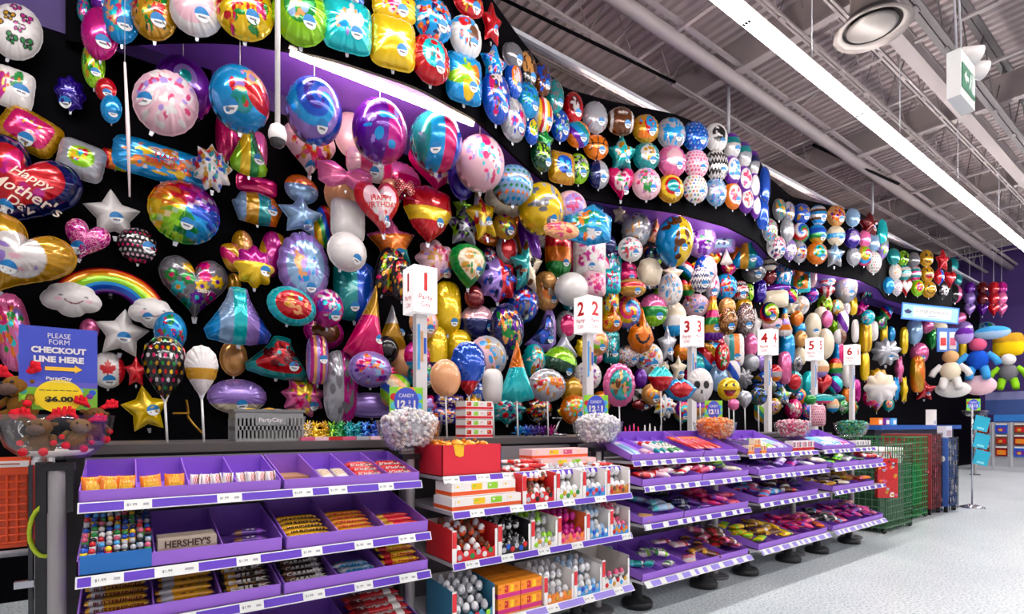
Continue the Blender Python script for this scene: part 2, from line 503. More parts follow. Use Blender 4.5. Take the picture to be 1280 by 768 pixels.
# emergency exit sign with twin lamp heads
p = at(1202, 119, 1.09)
r = empty('exit_sign', p)
MB().box(-0.02, 0.30, -0.0, 0.075, 0.0, 0.31, lin((235, 235, 235))).build('housing', 'plastic', r)
gp = MB().box(0.0, 0.28, -0.006, -0.001, 0.06, 0.22, lin((20, 128, 88)))
W_ = lin((230, 240, 235))
gp.prism([(0.03, 0.14), (0.075, 0.185), (0.075, 0.155), (0.12, 0.155), (0.12, 0.125), (0.075, 0.125), (0.075, 0.095)], -0.009, -0.006, W_)
gp.box(0.205, 0.265, -0.009, -0.006, 0.08, 0.205, W_)
gp.ball((0.175, -0.008, 0.188), (0.012, 0.003, 0.012), W_)
gp.prism([(0.16, 0.175), (0.19, 0.17), (0.18, 0.13), (0.2, 0.09), (0.188, 0.085), (0.165, 0.12), (0.145, 0.085), (0.135, 0.095), (0.155, 0.135)], -0.009, -0.006, W_)
gp.build('sign_panel', 'plastic', r)
for k, (a, b) in enumerate(((0.20, 0.06), (0.34, 0.02))):
    h_ = MB()
    h_.tube([(min(a, 0.28), 0.04, 0.30), (a + 0.0, 0.02, 0.345 - k * 0.05)], 0.014, 'white')
    h_.tube([(a + 0.0, 0.05, 0.385 - k * 0.05), (a + 0.085, -0.02, 0.37 - k * 0.05)], [0.042, 0.062], 'white', 16)
    h_.tube([(a + 0.085, -0.02, 0.37 - k * 0.05), (a + 0.09, -0.024, 0.369 - k * 0.05)], 0.05, lin((120, 120, 124)), 16)
    h_.build('lamp_head', 'plastic', r)
for a in (0.06, 0.17):
    MB().tube([(a, 0.04, 0.31), (a + 0.01, 0.065, 1.0), (a, 0.065, ZC - p.z)], 0.006, 'silver', 6).build('hanging_cable', 'steel', r)
tag(r, 'white emergency exit sign with green running figure panel and twin lamp heads', 'exit sign')
# ------------------------------------------------------------------ foil balloons
def poly_R(pts, th, smooth=0):
    """radial function of a star-shaped outline"""
    P = np.array(pts, float)
    Q = np.roll(P, -1, axis=0)
    R = np.zeros_like(th)
    d = np.stack([np.cos(th), np.sin(th)], 1)
    e = Q - P
    for i in range(len(P)):
        den = d[:, 0] * e[i, 1] - d[:, 1] * e[i, 0]
        with np.errstate(divide='ignore', invalid='ignore'):
            t = (P[i, 0] * e[i, 1] - P[i, 1] * e[i, 0]) / den
            s = (P[i, 0] * d[:, 1] - P[i, 1] * d[:, 0]) / den
        ok = np.isfinite(t) & (t > 0) & (s >= -1e-9) & (s <= 1 + 1e-9)
        R = np.where(ok & (t > R), t, R)
    if smooth:
        k = np.hanning(smooth * 2 + 3)[1:-1]; k /= k.sum()
        m = len(k) // 2
        R = np.convolve(np.concatenate([R[-m:], R, R[:m]]), k, 'valid')
    return R

def circles_R(cs, th):
    R = np.full_like(th, 0.05)
    for x, y, r in cs:
        b = x * np.cos(th) + y * np.sin(th)
        q = b * b - (x * x + y * y - r * r)
        t = np.where(q > 0, b + np.sqrt(np.maximum(q, 0)), 0)
        R = np.maximum(R, t)
    return R

def star_pts(n, inner):
    return [((1 if i % 2 == 0 else inner) * math.cos(PI / 2 + PI * i / n), (1 if i % 2 == 0 else inner) * math.sin(PI / 2 + PI * i / n)) for i in range(2 * n)]

HEART = [(1.0 * math.sin(a) ** 3, (13 * math.cos(a) - 5 * math.cos(2 * a) - 2 * math.cos(3 * a) - math.cos(4 * a)) / 16 + 0.05) for a in np.linspace(0, 2 * PI, 90, endpoint=False)]

def outline(shape, th):
    c, s = np.cos(th), np.sin(th)
    sup = lambda n: (np.abs(c) ** n + np.abs(s) ** n) ** (-1 / n)
    if shape in ('round', 'bubble', 'oval', 'ball'): return np.ones_like(th)
    if shape == 'pillow': return sup(5)
    if shape == 'square': return sup(9)
    if shape == 'tall': return sup(3)
    if shape == 'star': return poly_R(star_pts(5, 0.56), th, 2)
    if shape == 'burst': return poly_R(star_pts(9, 0.72), th, 1)
    if shape == 'heart': return poly_R(HEART, th, 1)
    if shape == 'flower': return 1 + 0.10 * np.cos(8 * th)
    if shape == 'scallop': return 1 + 0.05 * np.abs(np.cos(8 * th)) 
    if shape == 'cloud': return circles_R([(-0.5, -0.1, 0.45), (0.5, -0.1, 0.45), (0, 0.15, 0.55), (0, -0.3, 0.5), (-0.35, 0.2, 0.4), (0.35, 0.22, 0.4)], th)
    if shape == 'drop': return poly_R([(0, -1), (-0.3, -0.72), (-0.75, -0.2), (-0.9, 0.25), (-0.75, 0.68), (-0.4, 0.93), (0, 1), (0.4, 0.93), (0.75, 0.68), (0.9, 0.25), (0.75, -0.2), (0.3, -0.72)], th, 2)
    if shape == 'flame': return poly_R([(0.1, 1.25), (-0.15, 0.6), (-0.7, 0.25), (-0.9, -0.3), (-0.6, -0.8), (0, -1), (0.6, -0.8), (0.9, -0.3), (0.7, 0.25), (0.4, 0.55)], th, 2)
    if shape == 'bell': return poly_R([(0.0, 0.95), (-0.25, 0.9), (-0.33, 0.55), (-0.55, 0.1), (-0.95, -0.55), (-0.85, -0.85), (-0.3, -0.98), (0.3, -0.98), (0.85, -0.85), (0.95, -0.55), (0.55, 0.1), (0.33, 0.55), (0.25, 0.9)], th, 2)
    if shape == 'cone': return poly_R([(0, 1), (-0.35, 0.1), (-0.8, -0.85), (0, -1), (0.8, -0.85), (0.35, 0.1)], th, 1)
    if shape == 'shield': return poly_R([(-0.85, 0.8), (0, 1), (0.85, 0.8), (0.95, 0.1), (0.6, -0.5), (0, -1), (-0.6, -0.5), (-0.95, 0.1)], th, 2)
    if shape == 'lips': return poly_R([(-1, 0.1), (-0.5, 0.6), (-0.2, 0.75), (0, 0.6), (0.2, 0.75), (0.5, 0.6), (1, 0.1), (0.55, -0.55), (0, -0.75), (-0.55, -0.55)], th, 2)
    if shape == 'crescent': return poly_R([(-1, -0.6), (-0.4, -0.3), (0.1, 0.3), (0.3, 0.9), (0.7, 0.9), (0.9, 0.4), (0.9, -0.5), (0.5, -0.85), (-0.2, -0.85)], th, 2)
    if shape == 'bow': return poly_R([(0, 0.35), (-0.5, 0.85), (-0.95, 0.6), (-0.9, -0.5), (-0.5, -0.8), (0, -0.35), (0.5, -0.8), (0.9, -0.5), (0.95, 0.6), (0.5, 0.85)], th, 2)
    if shape == 'house': return poly_R([(-0.95, 0.3), (-0.3, 0.6), (0.2, 0.95), (0.95, 0.4), (0.9, -0.7), (0, -0.95), (-0.9, -0.7)], th, 1)
    if shape == 'cup': return poly_R([(-0.75, 0.35), (-0.6, 0.8), (0, 1), (0.6, 0.8), (0.75, 0.35), (0.9, 0.2), (0.65, -0.85), (0, -0.95), (-0.65, -0.85), (-0.9, 0.2)], th, 1)
    if shape == 'twist': return 1 + 0.12 * np.cos(6 * th)
    raise ValueError(shape)

THICK = dict(round=0.62, bubble=0.95, ball=0.95, oval=0.66, pillow=0.55, square=0.5, tall=0.7, star=0.5, burst=0.45, heart=0.55, flower=0.5, scallop=0.5, cloud=0.5, drop=0.75,
             flame=0.7, bell=0.55, cone=0.6, shield=0.5, lips=0.6, crescent=0.6, bow=0.6, house=0.5, cup=0.6, twist=0.8)

def blobs(u, v, rng, cols, base, n=14, rmax=0.3, reach=0.78):
    c = base
    for i in range(n):
        a, r = rng.uniform(0, 2 * PI), reach * math.sqrt(rng.uniform(0, 1))
        x, y = r * math.cos(a), r * math.sin(a)
        s = rng.uniform(min(0.07, rmax * 0.5), rmax); q = rng.uniform(0.6, 1.6)
        m = ((u - x) * q) ** 2 + ((v - y) / q) ** 2 < s * s
        c = np.where(m[:, None], cols[i % len(cols)], c)
    return c

def paint(pat, cols, u, v, t, th, rng):
    C = [np.array(col(c)) for c in cols]
    n = len(u)
    c0 = np.repeat(C[0][None], n, 0)
    two = C[1] if len(C) > 1 else C[0]
    pick = lambda m, c: np.where(m[:, None], c, c0)
    cyc = lambda idx, cc: np.array(cc)[idx % len(cc)]
    if pat == 'plain': return c0
    if pat == 'print':
        c = blobs(u, v, rng, C[1:], c0, 10, 0.26, 0.7)
        c = blobs(u, v, rng, C, c, 26, 0.13, 0.8)
        return blobs(u, v, rng, C[::-1], c, 14, 0.06, 0.8)
    if pat == 'fine': return blobs(u, v, rng, C[1:], c0, 60, 0.13, 0.92)
    if pat == 'big':
        c = blobs(u, v, rng, C[1:], c0, 6, 0.45, 0.6)
        return blobs(u, v, rng, C[1:], c, 9, 0.13, 0.6)
    if pat == 'rim': 
        c = pick(t > 0.74, two)
        return blobs(u, v, rng, C[1:], blobs(u, v, rng, C[2:], c, 9, 0.22, 0.5), 10, 0.09, 0.55) if len(C) > 2 else c
    if pat == 'disc':
        c = pick(u * u + (v - 0.05) ** 2 < 0.33, two)
        return blobs(u, v - 0.05, rng, C[2:], c, 13, 0.15, 0.42) if len(C) > 2 else c
    if pat == 'dots':
        gu, gv = u * 4, v * 4
        off = np.floor(gv) % 2 * 0.5
        m = (np.mod(gu + off, 1) - 0.5) ** 2 + (np.mod(gv, 1) - 0.5) ** 2 < 0.075
        return np.where(m[:, None], cyc((np.floor(gu + off) * 3 + np.floor(gv) * 5).astype(int), C[1:]), c0)
    if pat == 'confetti':
        k = rng.integers(0, len(C) + 2, n)
        return np.where((k < len(C))[:, None], np.array(C)[np.minimum(k, len(C) - 1)], c0)
    if pat == 'glitter':
        k = rng.uniform(0, 1, n)
        c = np.where((k > 0.7)[:, None], two, c0)
        return c * (0.75 + 0.5 * rng.uniform(0, 1, n))[:, None]
    if pat == 'hstripe': return cyc(np.floor((1 - v) * 0.5 * len(C) * (1 if len(C) > 3 else 2.5)).astype(int), C)
    if pat == 'vstripe': return cyc(np.floor((1 + u) * 0.5 * len(C) * (1 if len(C) > 3 else 2.5)).astype(int), C)
    if pat == 'diag': return cyc(np.floor((2 + u + v) * len(C) * 0.45).astype(int), C)
    if pat == 'swirl': return cyc(np.floor((th / (2 * PI) + 0.9 * t) * len(C) * 1.0 + 20).astype(int), C)
    if pat == 'rings': return cyc(np.floor(t * 0.999 * len(C)).astype(int), C[::-1])
    if pat == 'band': return pick(np.abs(v + 0.1) < 0.22, two)
    if pat == 'top':
        c = pick(v > 0.15, two)
        return np.where((v < -0.45)[:, None], C[2], c) if len(C) > 2 else c
    if pat == 'halves':
        c = pick(u > 0.0, two)
        return blobs(u, v, rng, C[2:], c, 18, 0.16) if len(C) > 2 else c
    if pat == 'pixels':
        i, j = np.floor(u * 6 + 50).astype(int), np.floor(v * 6 + 50).astype(int)
        ang = np.mod(np.arctan2(v, u) / (2 * PI) + 0.72 + 0.05 * np.sin(i * 7 + j * 3), 1)
        c = np.array(C)[np.floor(ang * len(C)).astype(int) % len(C)]
        f = 0.7 + 0.6 * np.mod(np.sin(i * 12.9 + j * 78.2) * 4375.5, 1)
        c = c * f[:, None]
        return np.where(((np.mod(i * 7 + j * 11, 9) == 0))[:, None], np.minimum(1, c * 0.5 + 0.4), c)
    if pat == 'zigzag': return cyc(np.floor(v * 4 + np.abs(np.mod(u * 4, 1) - 0.5) * 2 + 20).astype(int), C)
    if pat == 'flowers':
        c = c0
        K = C[1:]
        for i in range(13):
            a, r = i * 2.4, 0.86 * math.sqrt((i + 0.6) / 13)
            x, y = r * math.cos(a), r * math.sin(a)
            R = np.hypot(u - x, v - y); A = np.arctan2(v - y, u - x)
            c = np.where((R < 0.19 * (1 + 0.16 * np.cos(7 * A)))[:, None], K[i % len(K)], c)
            c = np.where((R < 0.07)[:, None], K[(i + 2) % len(K)], c)
        return c
    if pat == 'wings':   # scattered butterflies
        c = c0
        for i in range(7):
            a, r = i * 2.4, 0.8 * math.sqrt((i + 0.4) / 7)
            x, y, q = u - r * math.cos(a), v - r * math.sin(a), 0.6 * math.sin(i * 3)
            p_, s_ = x * math.cos(q) + y * math.sin(q), -x * math.sin(q) + y * math.cos(q)
            for k, rr in ((1, 1.0), (2 + i % 3, 0.6)):
                m = (((np.abs(p_) - 0.13) / (0.12 * rr)) ** 2 + ((s_ - 0.07) / (0.11 * rr)) ** 2 < 1) | (((np.abs(p_) - 0.09) / (0.08 * rr)) ** 2 + ((s_ + 0.10) / (0.08 * rr)) ** 2 < 1)
                c = np.where(m[:, None], C[k], c)
            c = np.where(((np.abs(p_) < 0.02) & (np.abs(s_) < 0.15))[:, None], C[1], c)
        return c
    if pat == 'smile':
        c = pick((((np.abs(u) - 0.33) / 0.12) ** 2 + ((v - 0.3) / 0.19) ** 2) < 1, np.array(col('black')))
        r = np.hypot(u, v + 0.02)
        c = np.where(((np.abs(r - 0.55) < 0.07) & (v < -0.18))[:, None], col('black'), c)
        return c
    if pat == 'grin':
        c = pick((((np.abs(u) - 0.33) / 0.12) ** 2 + ((v - 0.35) / 0.17) ** 2) < 1, np.array(col('black')))
        r = np.hypot(u, v + 0.02)
        return np.where(((r < 0.6) & (v < -0.08))[:, None], np.where((v < -0.4)[:, None], np.array(col('red')), np.array(col('darkred'))), c)
    if pat == 'skull':
        c = pick((((np.abs(u) - 0.36) / 0.24) ** 2 + ((v - 0.0) / 0.24) ** 2) < 1, np.array(col('black')))
        return np.where(((np.abs(u) < 0.08) & (np.abs(v + 0.4) < 0.1))[:, None], col('black'), c)
    if pat == 'cheek':   # little happy face: curved eyes, pink cheeks, thin smile
        r = np.hypot(u - 0.1, v + 0.02)
        c = np.where((np.hypot(np.abs(u - 0.1) - 0.5, (v + 0.12) * 1.0) < 0.12)[:, None], col('palepink'), c0)
        c = np.where(((np.abs(r - 0.3) < 0.035) & (v < -0.1))[:, None], col('darkred'), c)
        e = np.hypot(np.abs(u - 0.1) - 0.42, v - 0.1)
        return np.where((e < 0.07)[:, None], col('grey'), c)
    if pat == 'maple':
        lf = [(0, 0.62), (0.1, 0.4), (0.22, 0.47), (0.18, 0.2), (0.34, 0.32), (0.38, 0.24), (0.52, 0.27), (0.46, 0.12), (0.54, 0.06), (0.28, -0.16), (0.31, -0.26), (0.05, -0.22), (0.04, -0.45)]
        lf = lf + [(-x, y) for x, y in lf[::-1]]
        rr = poly_R([(x, y - 0.0) for x, y in lf], np.arctan2(v, u))
        c = pick(np.hypot(u, v) < rr * 0.95, two)
        return np.where((np.abs(u) > 0.66)[:, None], two, c)
    if pat == 'basket':
        m = (np.abs(u) < 0.045) | (np.abs(v) < 0.045) | (np.abs(np.hypot(np.abs(u) - 1.15, v) - 0.72) < 0.04)
        return pick(m, np.array(col('black')))
    if pat == 'laces':
        m = (np.abs(np.abs(u) - 0.72) < 0.09) | ((np.abs(v - 0.3) < 0.06) & (np.abs(u) < 0.35)) | ((np.mod(u * 8, 1) < 0.3) & (np.abs(v - 0.3) < 0.16) & (np.abs(u) < 0.35))
        return pick(m, two)
    if pat == 'stitch':
        r = np.hypot(u, v + 1.1)
        m = (np.abs(r - 0.75) < 0.05) & (np.mod(th * 12, 1) < 0.5)
        return pick(m, two)
    raise ValueError(pat)

PATWORD = dict(plain='plain', wings='butterfly', print='printed', fine='busy patterned', big='boldly printed', rim='edged', disc='with centre panel', dots='spotted', confetti='confetti speckled', glitter='glittery',
               hstripe='striped', vstripe='upright striped', diag='diagonally striped', swirl='swirled', rings='ringed', band='banded', top='colour blocked', halves='half and half', pixels='checkered',
               zigzag='zigzag', flowers='flowered', smile='smiling face', grin='laughing face', skull='skull faced', cheek='smiling', maple='maple leaf', basket='basketball', laces='football', stitch='baseball')

def surf_z(shape, thick):
    tab = np.linspace(0, 2 * PI, 721)
    R = outline(shape, tab)
    x, y = R * np.cos(tab), R * np.sin(tab)
    x0, x1, y0, y1 = x.min(), x.max(), y.min(), y.max()
    cx, cy, hx, hy = (x0 + x1) / 2, (y0 + y1) / 2, (x1 - x0) / 2, (y1 - y0) / 2
    return tab, R, cx, cy, hx, hy
_SH = {}
def shape_info(shape):
    if shape not in _SH: _SH[shape] = surf_z(shape, 1)
    return _SH[shape]

def prof(t, shape):
    if shape in ('bubble', 'ball'): return np.sqrt(np.maximum(0, 1 - t * t))
    return np.maximum(0, 1 - t ** 2.3) ** 0.62

def front_depth(shape, u, v):
    """front surface height (0..1) at normalised coordinates"""
    tab, R, cx, cy, hx, hy = shape_info(shape)
    x, y = np.asarray(u) * hx + cx, np.asarray(v) * hy + cy
    a = np.mod(np.arctan2(y, x), 2 * PI)
    t = np.clip(np.hypot(x, y) / np.interp(a, tab, R), 0, 1)
    return prof(t, shape)

def balloon_mesh(name, shape, pat, cols, w, h, T, seg=56, rings=14, seed=0, back='silver'):
    tab, R, cx, cy, hx, hy = shape_info(shape)
    rng = np.random.default_rng(seed)
    th = np.linspace(0, 2 * PI, seg, endpoint=False)
    Rt = np.interp(th, tab, R)
    tr = 1 - (1 - np.linspace(0, 1, rings + 1)[1:]) ** 1.25
    V, UV, TT, TA = [], [], [], []
    zs = prof(tr, shape)
    crk = 0.0 if shape in ('bubble', 'ball') else 0.10
    ph = rng.uniform(0, 6.28)
    rip = np.sin(th * 17 + ph) * 0.6 + np.sin(th * 29 + 2 * ph) * 0.4
    pts = [(np.array([0.0]), np.array([0.0]), np.array([1.0]), np.array([0.0]), np.array([0.0]))]
    for t, z in zip(tr, zs):
        e = t ** 5
        zz = z * (1 + crk * 2.2 * rip * e)
        rr = Rt * t * (1 + crk * 0.16 * rip * e)
        pts.append((rr * np.cos(th), rr * np.sin(th), zz, np.full(seg, t), th))
    # flat seam flange
    fl = 1.0 if shape in ('bubble', 'ball') else 1.035
    pts.append((Rt * fl * np.cos(th) * (1 + 0.01 * rip), Rt * fl * np.sin(th) * (1 + 0.01 * rip), np.zeros(seg), np.full(seg, 1.0), th))
    nf = 1 + seg * (rings + 1)
    bt = tr[::-1][1::3] if rings > 6 else tr[::-1][1::2]
    for t in bt:
        z = float(prof(np.array([t]), shape)[0])
        pts.append((Rt * t * np.cos(th), Rt * t * np.sin(th), np.full(seg, -z), np.full(seg, t), th))
    pts.append((np.array([0.0]), np.array([0.0]), np.array([-1.0]), np.array([0.0]), np.array([0.0])))
    X = np.concatenate([p[0] for p in pts]); Y = np.concatenate([p[1] for p in pts]); Z = np.concatenate([p[2] for p in pts])
    t_ = np.concatenate([p[3] for p in pts]); a_ = np.concatenate([p[4] for p in pts])
    u, v = (X - cx) / hx, (Y - cy) / hy
    C = np.empty((len(X), 3))
    C[:nf] = paint(pat, cols, u[:nf], v[:nf], t_[:nf], a_[:nf], rng)
    C[nf:] = col(back)
    co = np.stack([u * w / 2, -Z * T / 2, v * h / 2], 1)
    nr = rings + 1 + len(bt)
    faces = [(0, 1 + k, 1 + (k + 1) % seg) for k in range(seg)]
    for r in range(nr - 1):
        b = 1 + r * seg
        for k in range(seg):
            k2 = (k + 1) % seg
            faces.append((b + k, b + seg + k, b + seg + k2, b + k2))
    L = len(X) - 1; b = 1 + (nr - 1) * seg
    faces += [(b + k, L, b + (k + 1) % seg) for k in range(seg)]
    me = bpy.data.meshes.new(name)
    me.from_pydata([tuple(p) for p in co], [], faces)
    ca = me.color_attributes.new('Col', 'FLOAT_COLOR', 'POINT')
    ca.data.foreach_set('color', np.concatenate([C, np.ones((len(C), 1))], 1).astype(np.float32).ravel())
    me.polygons.foreach_set('use_smooth', [True] * len(faces))
    me.materials.append(M['pearl'] if cols[0] in ('white', 'cream', 'palepink', 'peach') else M['foil'])
    me.update()
    return me

def conform(shape, w, h, T, pts, lift):
    """local points (x, z in metres) laid on the front of a balloon"""
    u = np.array([p[0] for p in pts]) / (w / 2); v = np.array([p[1] for p in pts]) / (h / 2)
    z = front_depth(shape, u, v)
    return [(p[0], -float(q) * T / 2 - lift, p[1]) for p, q in zip(pts, z)]

def sticker_mesh(shape, w, h, T, su, sv, r):
    mb = MB()
    x0, z0 = su * w / 2, sv * h / 2
    ring = [(x0 + r * math.cos(a), z0 + r * math.sin(a)) for a in np.linspace(0.12, 0.12 + 2 * PI, 17)[:16]]
    pts = conform(shape, w, h, T, ring + [(x0, z0)] + [(x0 + 0.55 * r * math.cos(a), z0 - 0.15 * r + 0.0 * a) for a in (0, PI)], 0.004)
    fs, cs = [], []
    for k in range(16):
        fs.append((16, k, (k + 1) % 16)); cs.append(lin((26, 120, 186)) if k < 8 else lin((240, 240, 240)))
    mb.add(pts, fs, cs)
    # dark price digits on the white half
    g = conform(shape, w, h, T, [(x0 - 0.5 * r, z0 - 0.25 * r), (x0 + 0.5 * r, z0 - 0.25 * r), (x0 + 0.5 * r, z0 - 0.5 * r), (x0 - 0.5 * r, z0 - 0.5 * r)], 0.0055)
    mb.add([g[0], g[1], g[2], g[3]], [(0, 3, 2, 1)], lin((120, 120, 130)))
    return mb

def tab_mesh(w, h, T, up):
    mb = MB()
    s = min(w, h) * 0.045
    z = h / 2 if up else -h / 2
    e = 0.09 * h * (1 if up else -1)
    return mb.add([(-s, 0.002, z * 0.96), (s, 0.002, z * 0.96), (s * 0.6, 0.004, z + e), (-s * 0.6, 0.004, z + e), (-s, 0.006, z * 0.96), (s, 0.006, z * 0.96)],
                  [(0, 1, 2, 3), (4, 3, 2, 5), (0, 3, 4), (1, 5, 2)], 'silver')

NAME = dict(round='round_balloon', bubble='bubble_balloon', ball='bubble_balloon', oval='oval_balloon', pillow='pillow_balloon', square='square_balloon', tall='tall_balloon', star='star_balloon', burst='burst_balloon',
            heart='heart_balloon', flower='flower_balloon', scallop='scalloped_balloon', cloud='cloud_balloon', drop='teardrop_balloon', flame='flame_balloon', bell='gown_balloon', cone='cone_balloon',
            shield='shield_balloon', lips='lips_balloon', crescent='crescent_balloon', bow='bow_balloon', house='house_balloon', cup='cup_balloon', twist='twist_balloon')
SHWORD = {k: v[:-8].replace('_', ' ') for k, v in NAME.items()}
ALLB = []     # every balloon: dict(obj, px, py, desc, zone)
_seed = [100]

def place(px, py, w, h, p, f, thick, roll):
    x = Vector((-f.y, f.x, 0))
    d = depth(p)
    lat, tk = abs(pix_per(p, x)), abs(pix_per(p, f))
    vert = F / d
    if abs(roll) > 20:
        mx = (lat + vert) / 2
        return w / mx, h / vert
    ww = w / math.sqrt(lat * lat + (thick * 0.75 * tk) ** 2)
    return ww, h / vert

def balloon(px, py, w, h, shape='round', pat='plain', cols=('white',), desc=None, roll=0.0, pos=None, face=None, Y=None, st=(0.3, -0.5), text=None, thick=None,
            zone='wall', strings=0.0, stick=None, res=1.0, tabs='hanging_tab'):
    """px, py: centre in the photograph; w, h: size there in pixels"""
    th_ = thick if thick is not None else THICK[shape]
    if isinstance(cols, str): cols = cols.split()
    p = pos if pos is not None else at(px, py, Y)
    f = face
    if f is None:
        c = Vector((-p.x, -p.y, 0)).normalized()
        b = min(0.8, max(0.0, (px - 350) / 700))
        f = (Vector((0, -1, 0)) * (1 - b) + c * b).normalized()
    W, Hh = place(px, py, w, h, p, f, th_, roll)
    T = th_ * min(W, Hh) if shape not in ('bubble', 'ball') else th_ * (W + Hh) / 2
    _seed[0] += 1
    big = max(w, h) * res
    seg, rings = (132, 38) if big > 60 else ((88, 24) if big > 34 else ((60, 15) if big > 22 else (40, 10)))
    if pat == 'plain': seg, rings = max(40, seg // 2), max(10, rings // 2)
    if shape in ('star', 'burst', 'flower', 'scallop'): seg = int(seg / 20 + 0.5) * 20
    me = balloon_mesh(NAME[shape], shape, pat, cols, W, Hh, T, seg, rings, _seed[0])
    o = link(NAME[shape], me, None)
    yaw = math.atan2(f.x, -f.y)
    o.rotation_mode = 'XYZ'
    o.matrix_world = Matrix.Translation(p) @ Matrix.Rotation(yaw, 4, 'Z') @ Matrix.Rotation(math.radians(-roll), 4, 'Y')
    if st:
        r = 0.041 if d_of(p) < 7 else 0.05
        sticker_mesh(shape, W, Hh, T, st[0], st[1], min(r, 0.2 * min(W, Hh))).build('price_sticker', 'card', o)
    if text:
        body, tc, ts, tu, tv = text[:5]
        sh = text[5] if len(text) > 5 else 0
        mb = MB()
        lines = body.split('\n')
        for i, ln in enumerate(lines):
            v, fc, tw, thh = text_tris(ln, 0.012, sh)
            k = ts * Hh / thh if not (len(text) > 6) else text[6][i] * W / tw
            ox, oz = tu * W / 2, tv * Hh / 2 - i * ts * Hh * 1.25
            mb.add(conform(shape, W, Hh, T, [(ox + a * k, oz + b_ * k) for a, b_ in v], 0.005), fc, tc)
        mb.build('lettering', 'card', o)
    if tabs: tab_mesh(W, Hh, T, False).build('hanging_tab', 'foil', o)  # the balloon's valve tail, a small foil neck at its bottom
    if strings:
        q = o.matrix_world.inverted() @ Vector((p.x, p.y, p.z + Hh / 2 + strings))
        MB().tube([(0, 0, Hh / 2), q], 0.003, 'white', 5).build('hanging_string', 'plastic', o)
    if stick:
        b = o.matrix_world.inverted() @ Vector((p.x + 0.01, p.y, stick))
        mb = MB().tube([(0, 0, -Hh / 2 + 0.01), b], 0.0055, lin((245, 245, 245)), 7)
        mb.lathe([(0.005, 0), (0.018, 0.035), (0.02, 0.045)], lin((240, 240, 240)), 10, (0, 0, -Hh / 2 - 0.01))
        mb.build('stick', 'plastic', o)
    ALLB.append(dict(o=o, px=px, py=py, desc=desc, zone=zone, shape=shape, pat=pat, cols=cols, W=W, H=Hh, T=T, p=p, w=w, h=h))
    return o

def d_of(p):
    return depth(p)

# ---- stacking on the wall: push a balloon towards the room until it clears those behind it
PLACED = []
def wall_balloon(px, py, w, h, shape='round', pat='plain', cols=('white',), desc=None, **kw):
    g = 1.0 + 0.10 * min(1, max(0, (px - 360) / 60))
    w, h = w * g, h * g
    th_ = kw.get('thick') or THICK[shape]
    Y = kw.pop('Y', None)
    if Y is None:
        Y = 4.86
        p = at(px, py, Y); d = depth(p)
        rx, rz = w / F * d / 2, h / F * d / 2
        ry = th_ * min(rx, rz) * 1.0
        Y = 4.87 - ry
        for _ in range(20):
            p = at(px, py, Y); d = depth(p)
            rx, rz = w / F * d / 2, h / F * d / 2
            hit = False
            for (q, a, b, c) in PLACED:
                e = ((p.x - q.x) / (rx + a)) ** 2 + ((p.y - q.y) / (ry + b)) ** 2 + ((p.z - q.z) / (rz + c)) ** 2
                if e < 1.0: hit = True; break
            if not hit: break
            Y -= 0.05
    p = at(px, py, Y); d = depth(p)
    PLACED.append((p, w / F * d / 2, th_ * min(w, h) / F * d / 2, h / F * d / 2))
    return balloon(px, py, w, h, shape, pat, cols, desc, pos=p, **kw)

def wave_balloon(px, py, w, h, shape='round', pat='plain', cols=('white',), desc=None, **kw):
    w, h = w * 1.07, h * 1.04
    p, n = on_wave(px, py)
    th_ = kw.get('thick') or THICK[shape]
    d = depth(p)
    T = th_ * min(w, h) / F * d
    p = p + n * (T / 2 + 0.01)
    # keep the pixel: slide along the view ray is not needed for so small a step, correct height only
    yy = p.y
    for _ in range(60):
        q = at(px, py, yy)
        if (wave(q.x) - yy) * abs(n.y) >= T / 2 + 0.012 and (wave(q.x + T) - yy) > 0.03 and (wave(q.x - T) - yy) > 0.03: break
        yy -= 0.02
    c = Vector((-q.x, -q.y, 0)).normalized()
    f = (n * 0.55 + c * 0.45).normalized()
    return balloon(px, py, w, h, shape, pat, cols, desc, pos=q, face=f, zone='bulk', **kw)
b = wall_balloon
LIGHT_TXT = lin((244, 226, 206))
# ---- black wall beside the checkout sign
b(20, 40, 66, 70, 'oval', 'wings', 'white black magenta gold green', 'white oval balloon printed with dark butterflies', roll=-12, st=None)
b(17, 111, 52, 50, 'pillow', 'big', 'white orange yellow green magenta green', 'white pillow balloon with tulips', roll=-6, st=(0.45, -0.1))
b(88, 117, 40, 44, 'flower', 'plain', 'indigo', 'dark indigo flower balloon', st=(-0.3, -0.65))
b(38, 165, 66, 48, 'pillow', 'rim', 'rose gold magenta palepink', 'tilted pink pillow balloon with gold edge', roll=-24, st=(0.1, -0.6))
b(102, 201, 58, 46, 'pillow', 'disc', 'silver lime yellow red red sky', 'silver pillow balloon with bright picture panel', roll=-10, st=None)
b(24, 238, 142, 112, 'heart', 'rim', 'red navy magenta red rose', 'large red heart balloon edged dark blue reading Happy Mother\'s Day', roll=-20, st=(0.0, -0.55), text=("Happy\nMother's\nDay", LIGHT_TXT, 0.125, 0.22, 0.22, 0.3))
b(141, 267, 70, 58, 'star', 'plain', 'white', 'plain white star balloon beneath the silver picture pillow', roll=4, st=(0.12, -0.3))
b(107, 302, 56, 48, 'heart', 'glitter', 'magenta palepink', 'glittery magenta heart balloon', roll=-14, st=(-0.2, -0.5))
b(172, 307, 48, 44, 'scallop', 'dots', 'black palepink rose white', 'small black balloon with pink dots', st=(0.6, -0.1))
b(22, 325, 118, 92, 'heart', 'disc', 'gold white white palepink lilac white', 'gold bordered heart balloon with white centre', roll=-22, st=(0.0, -0.35), Y=4.42)
b(16, 416, 46, 94, 'tall', 'print', 'pink orange lilac green aqua rose', 'tall pink balloon with orange flower, half hidden by checkout sign', roll=8, st=None)
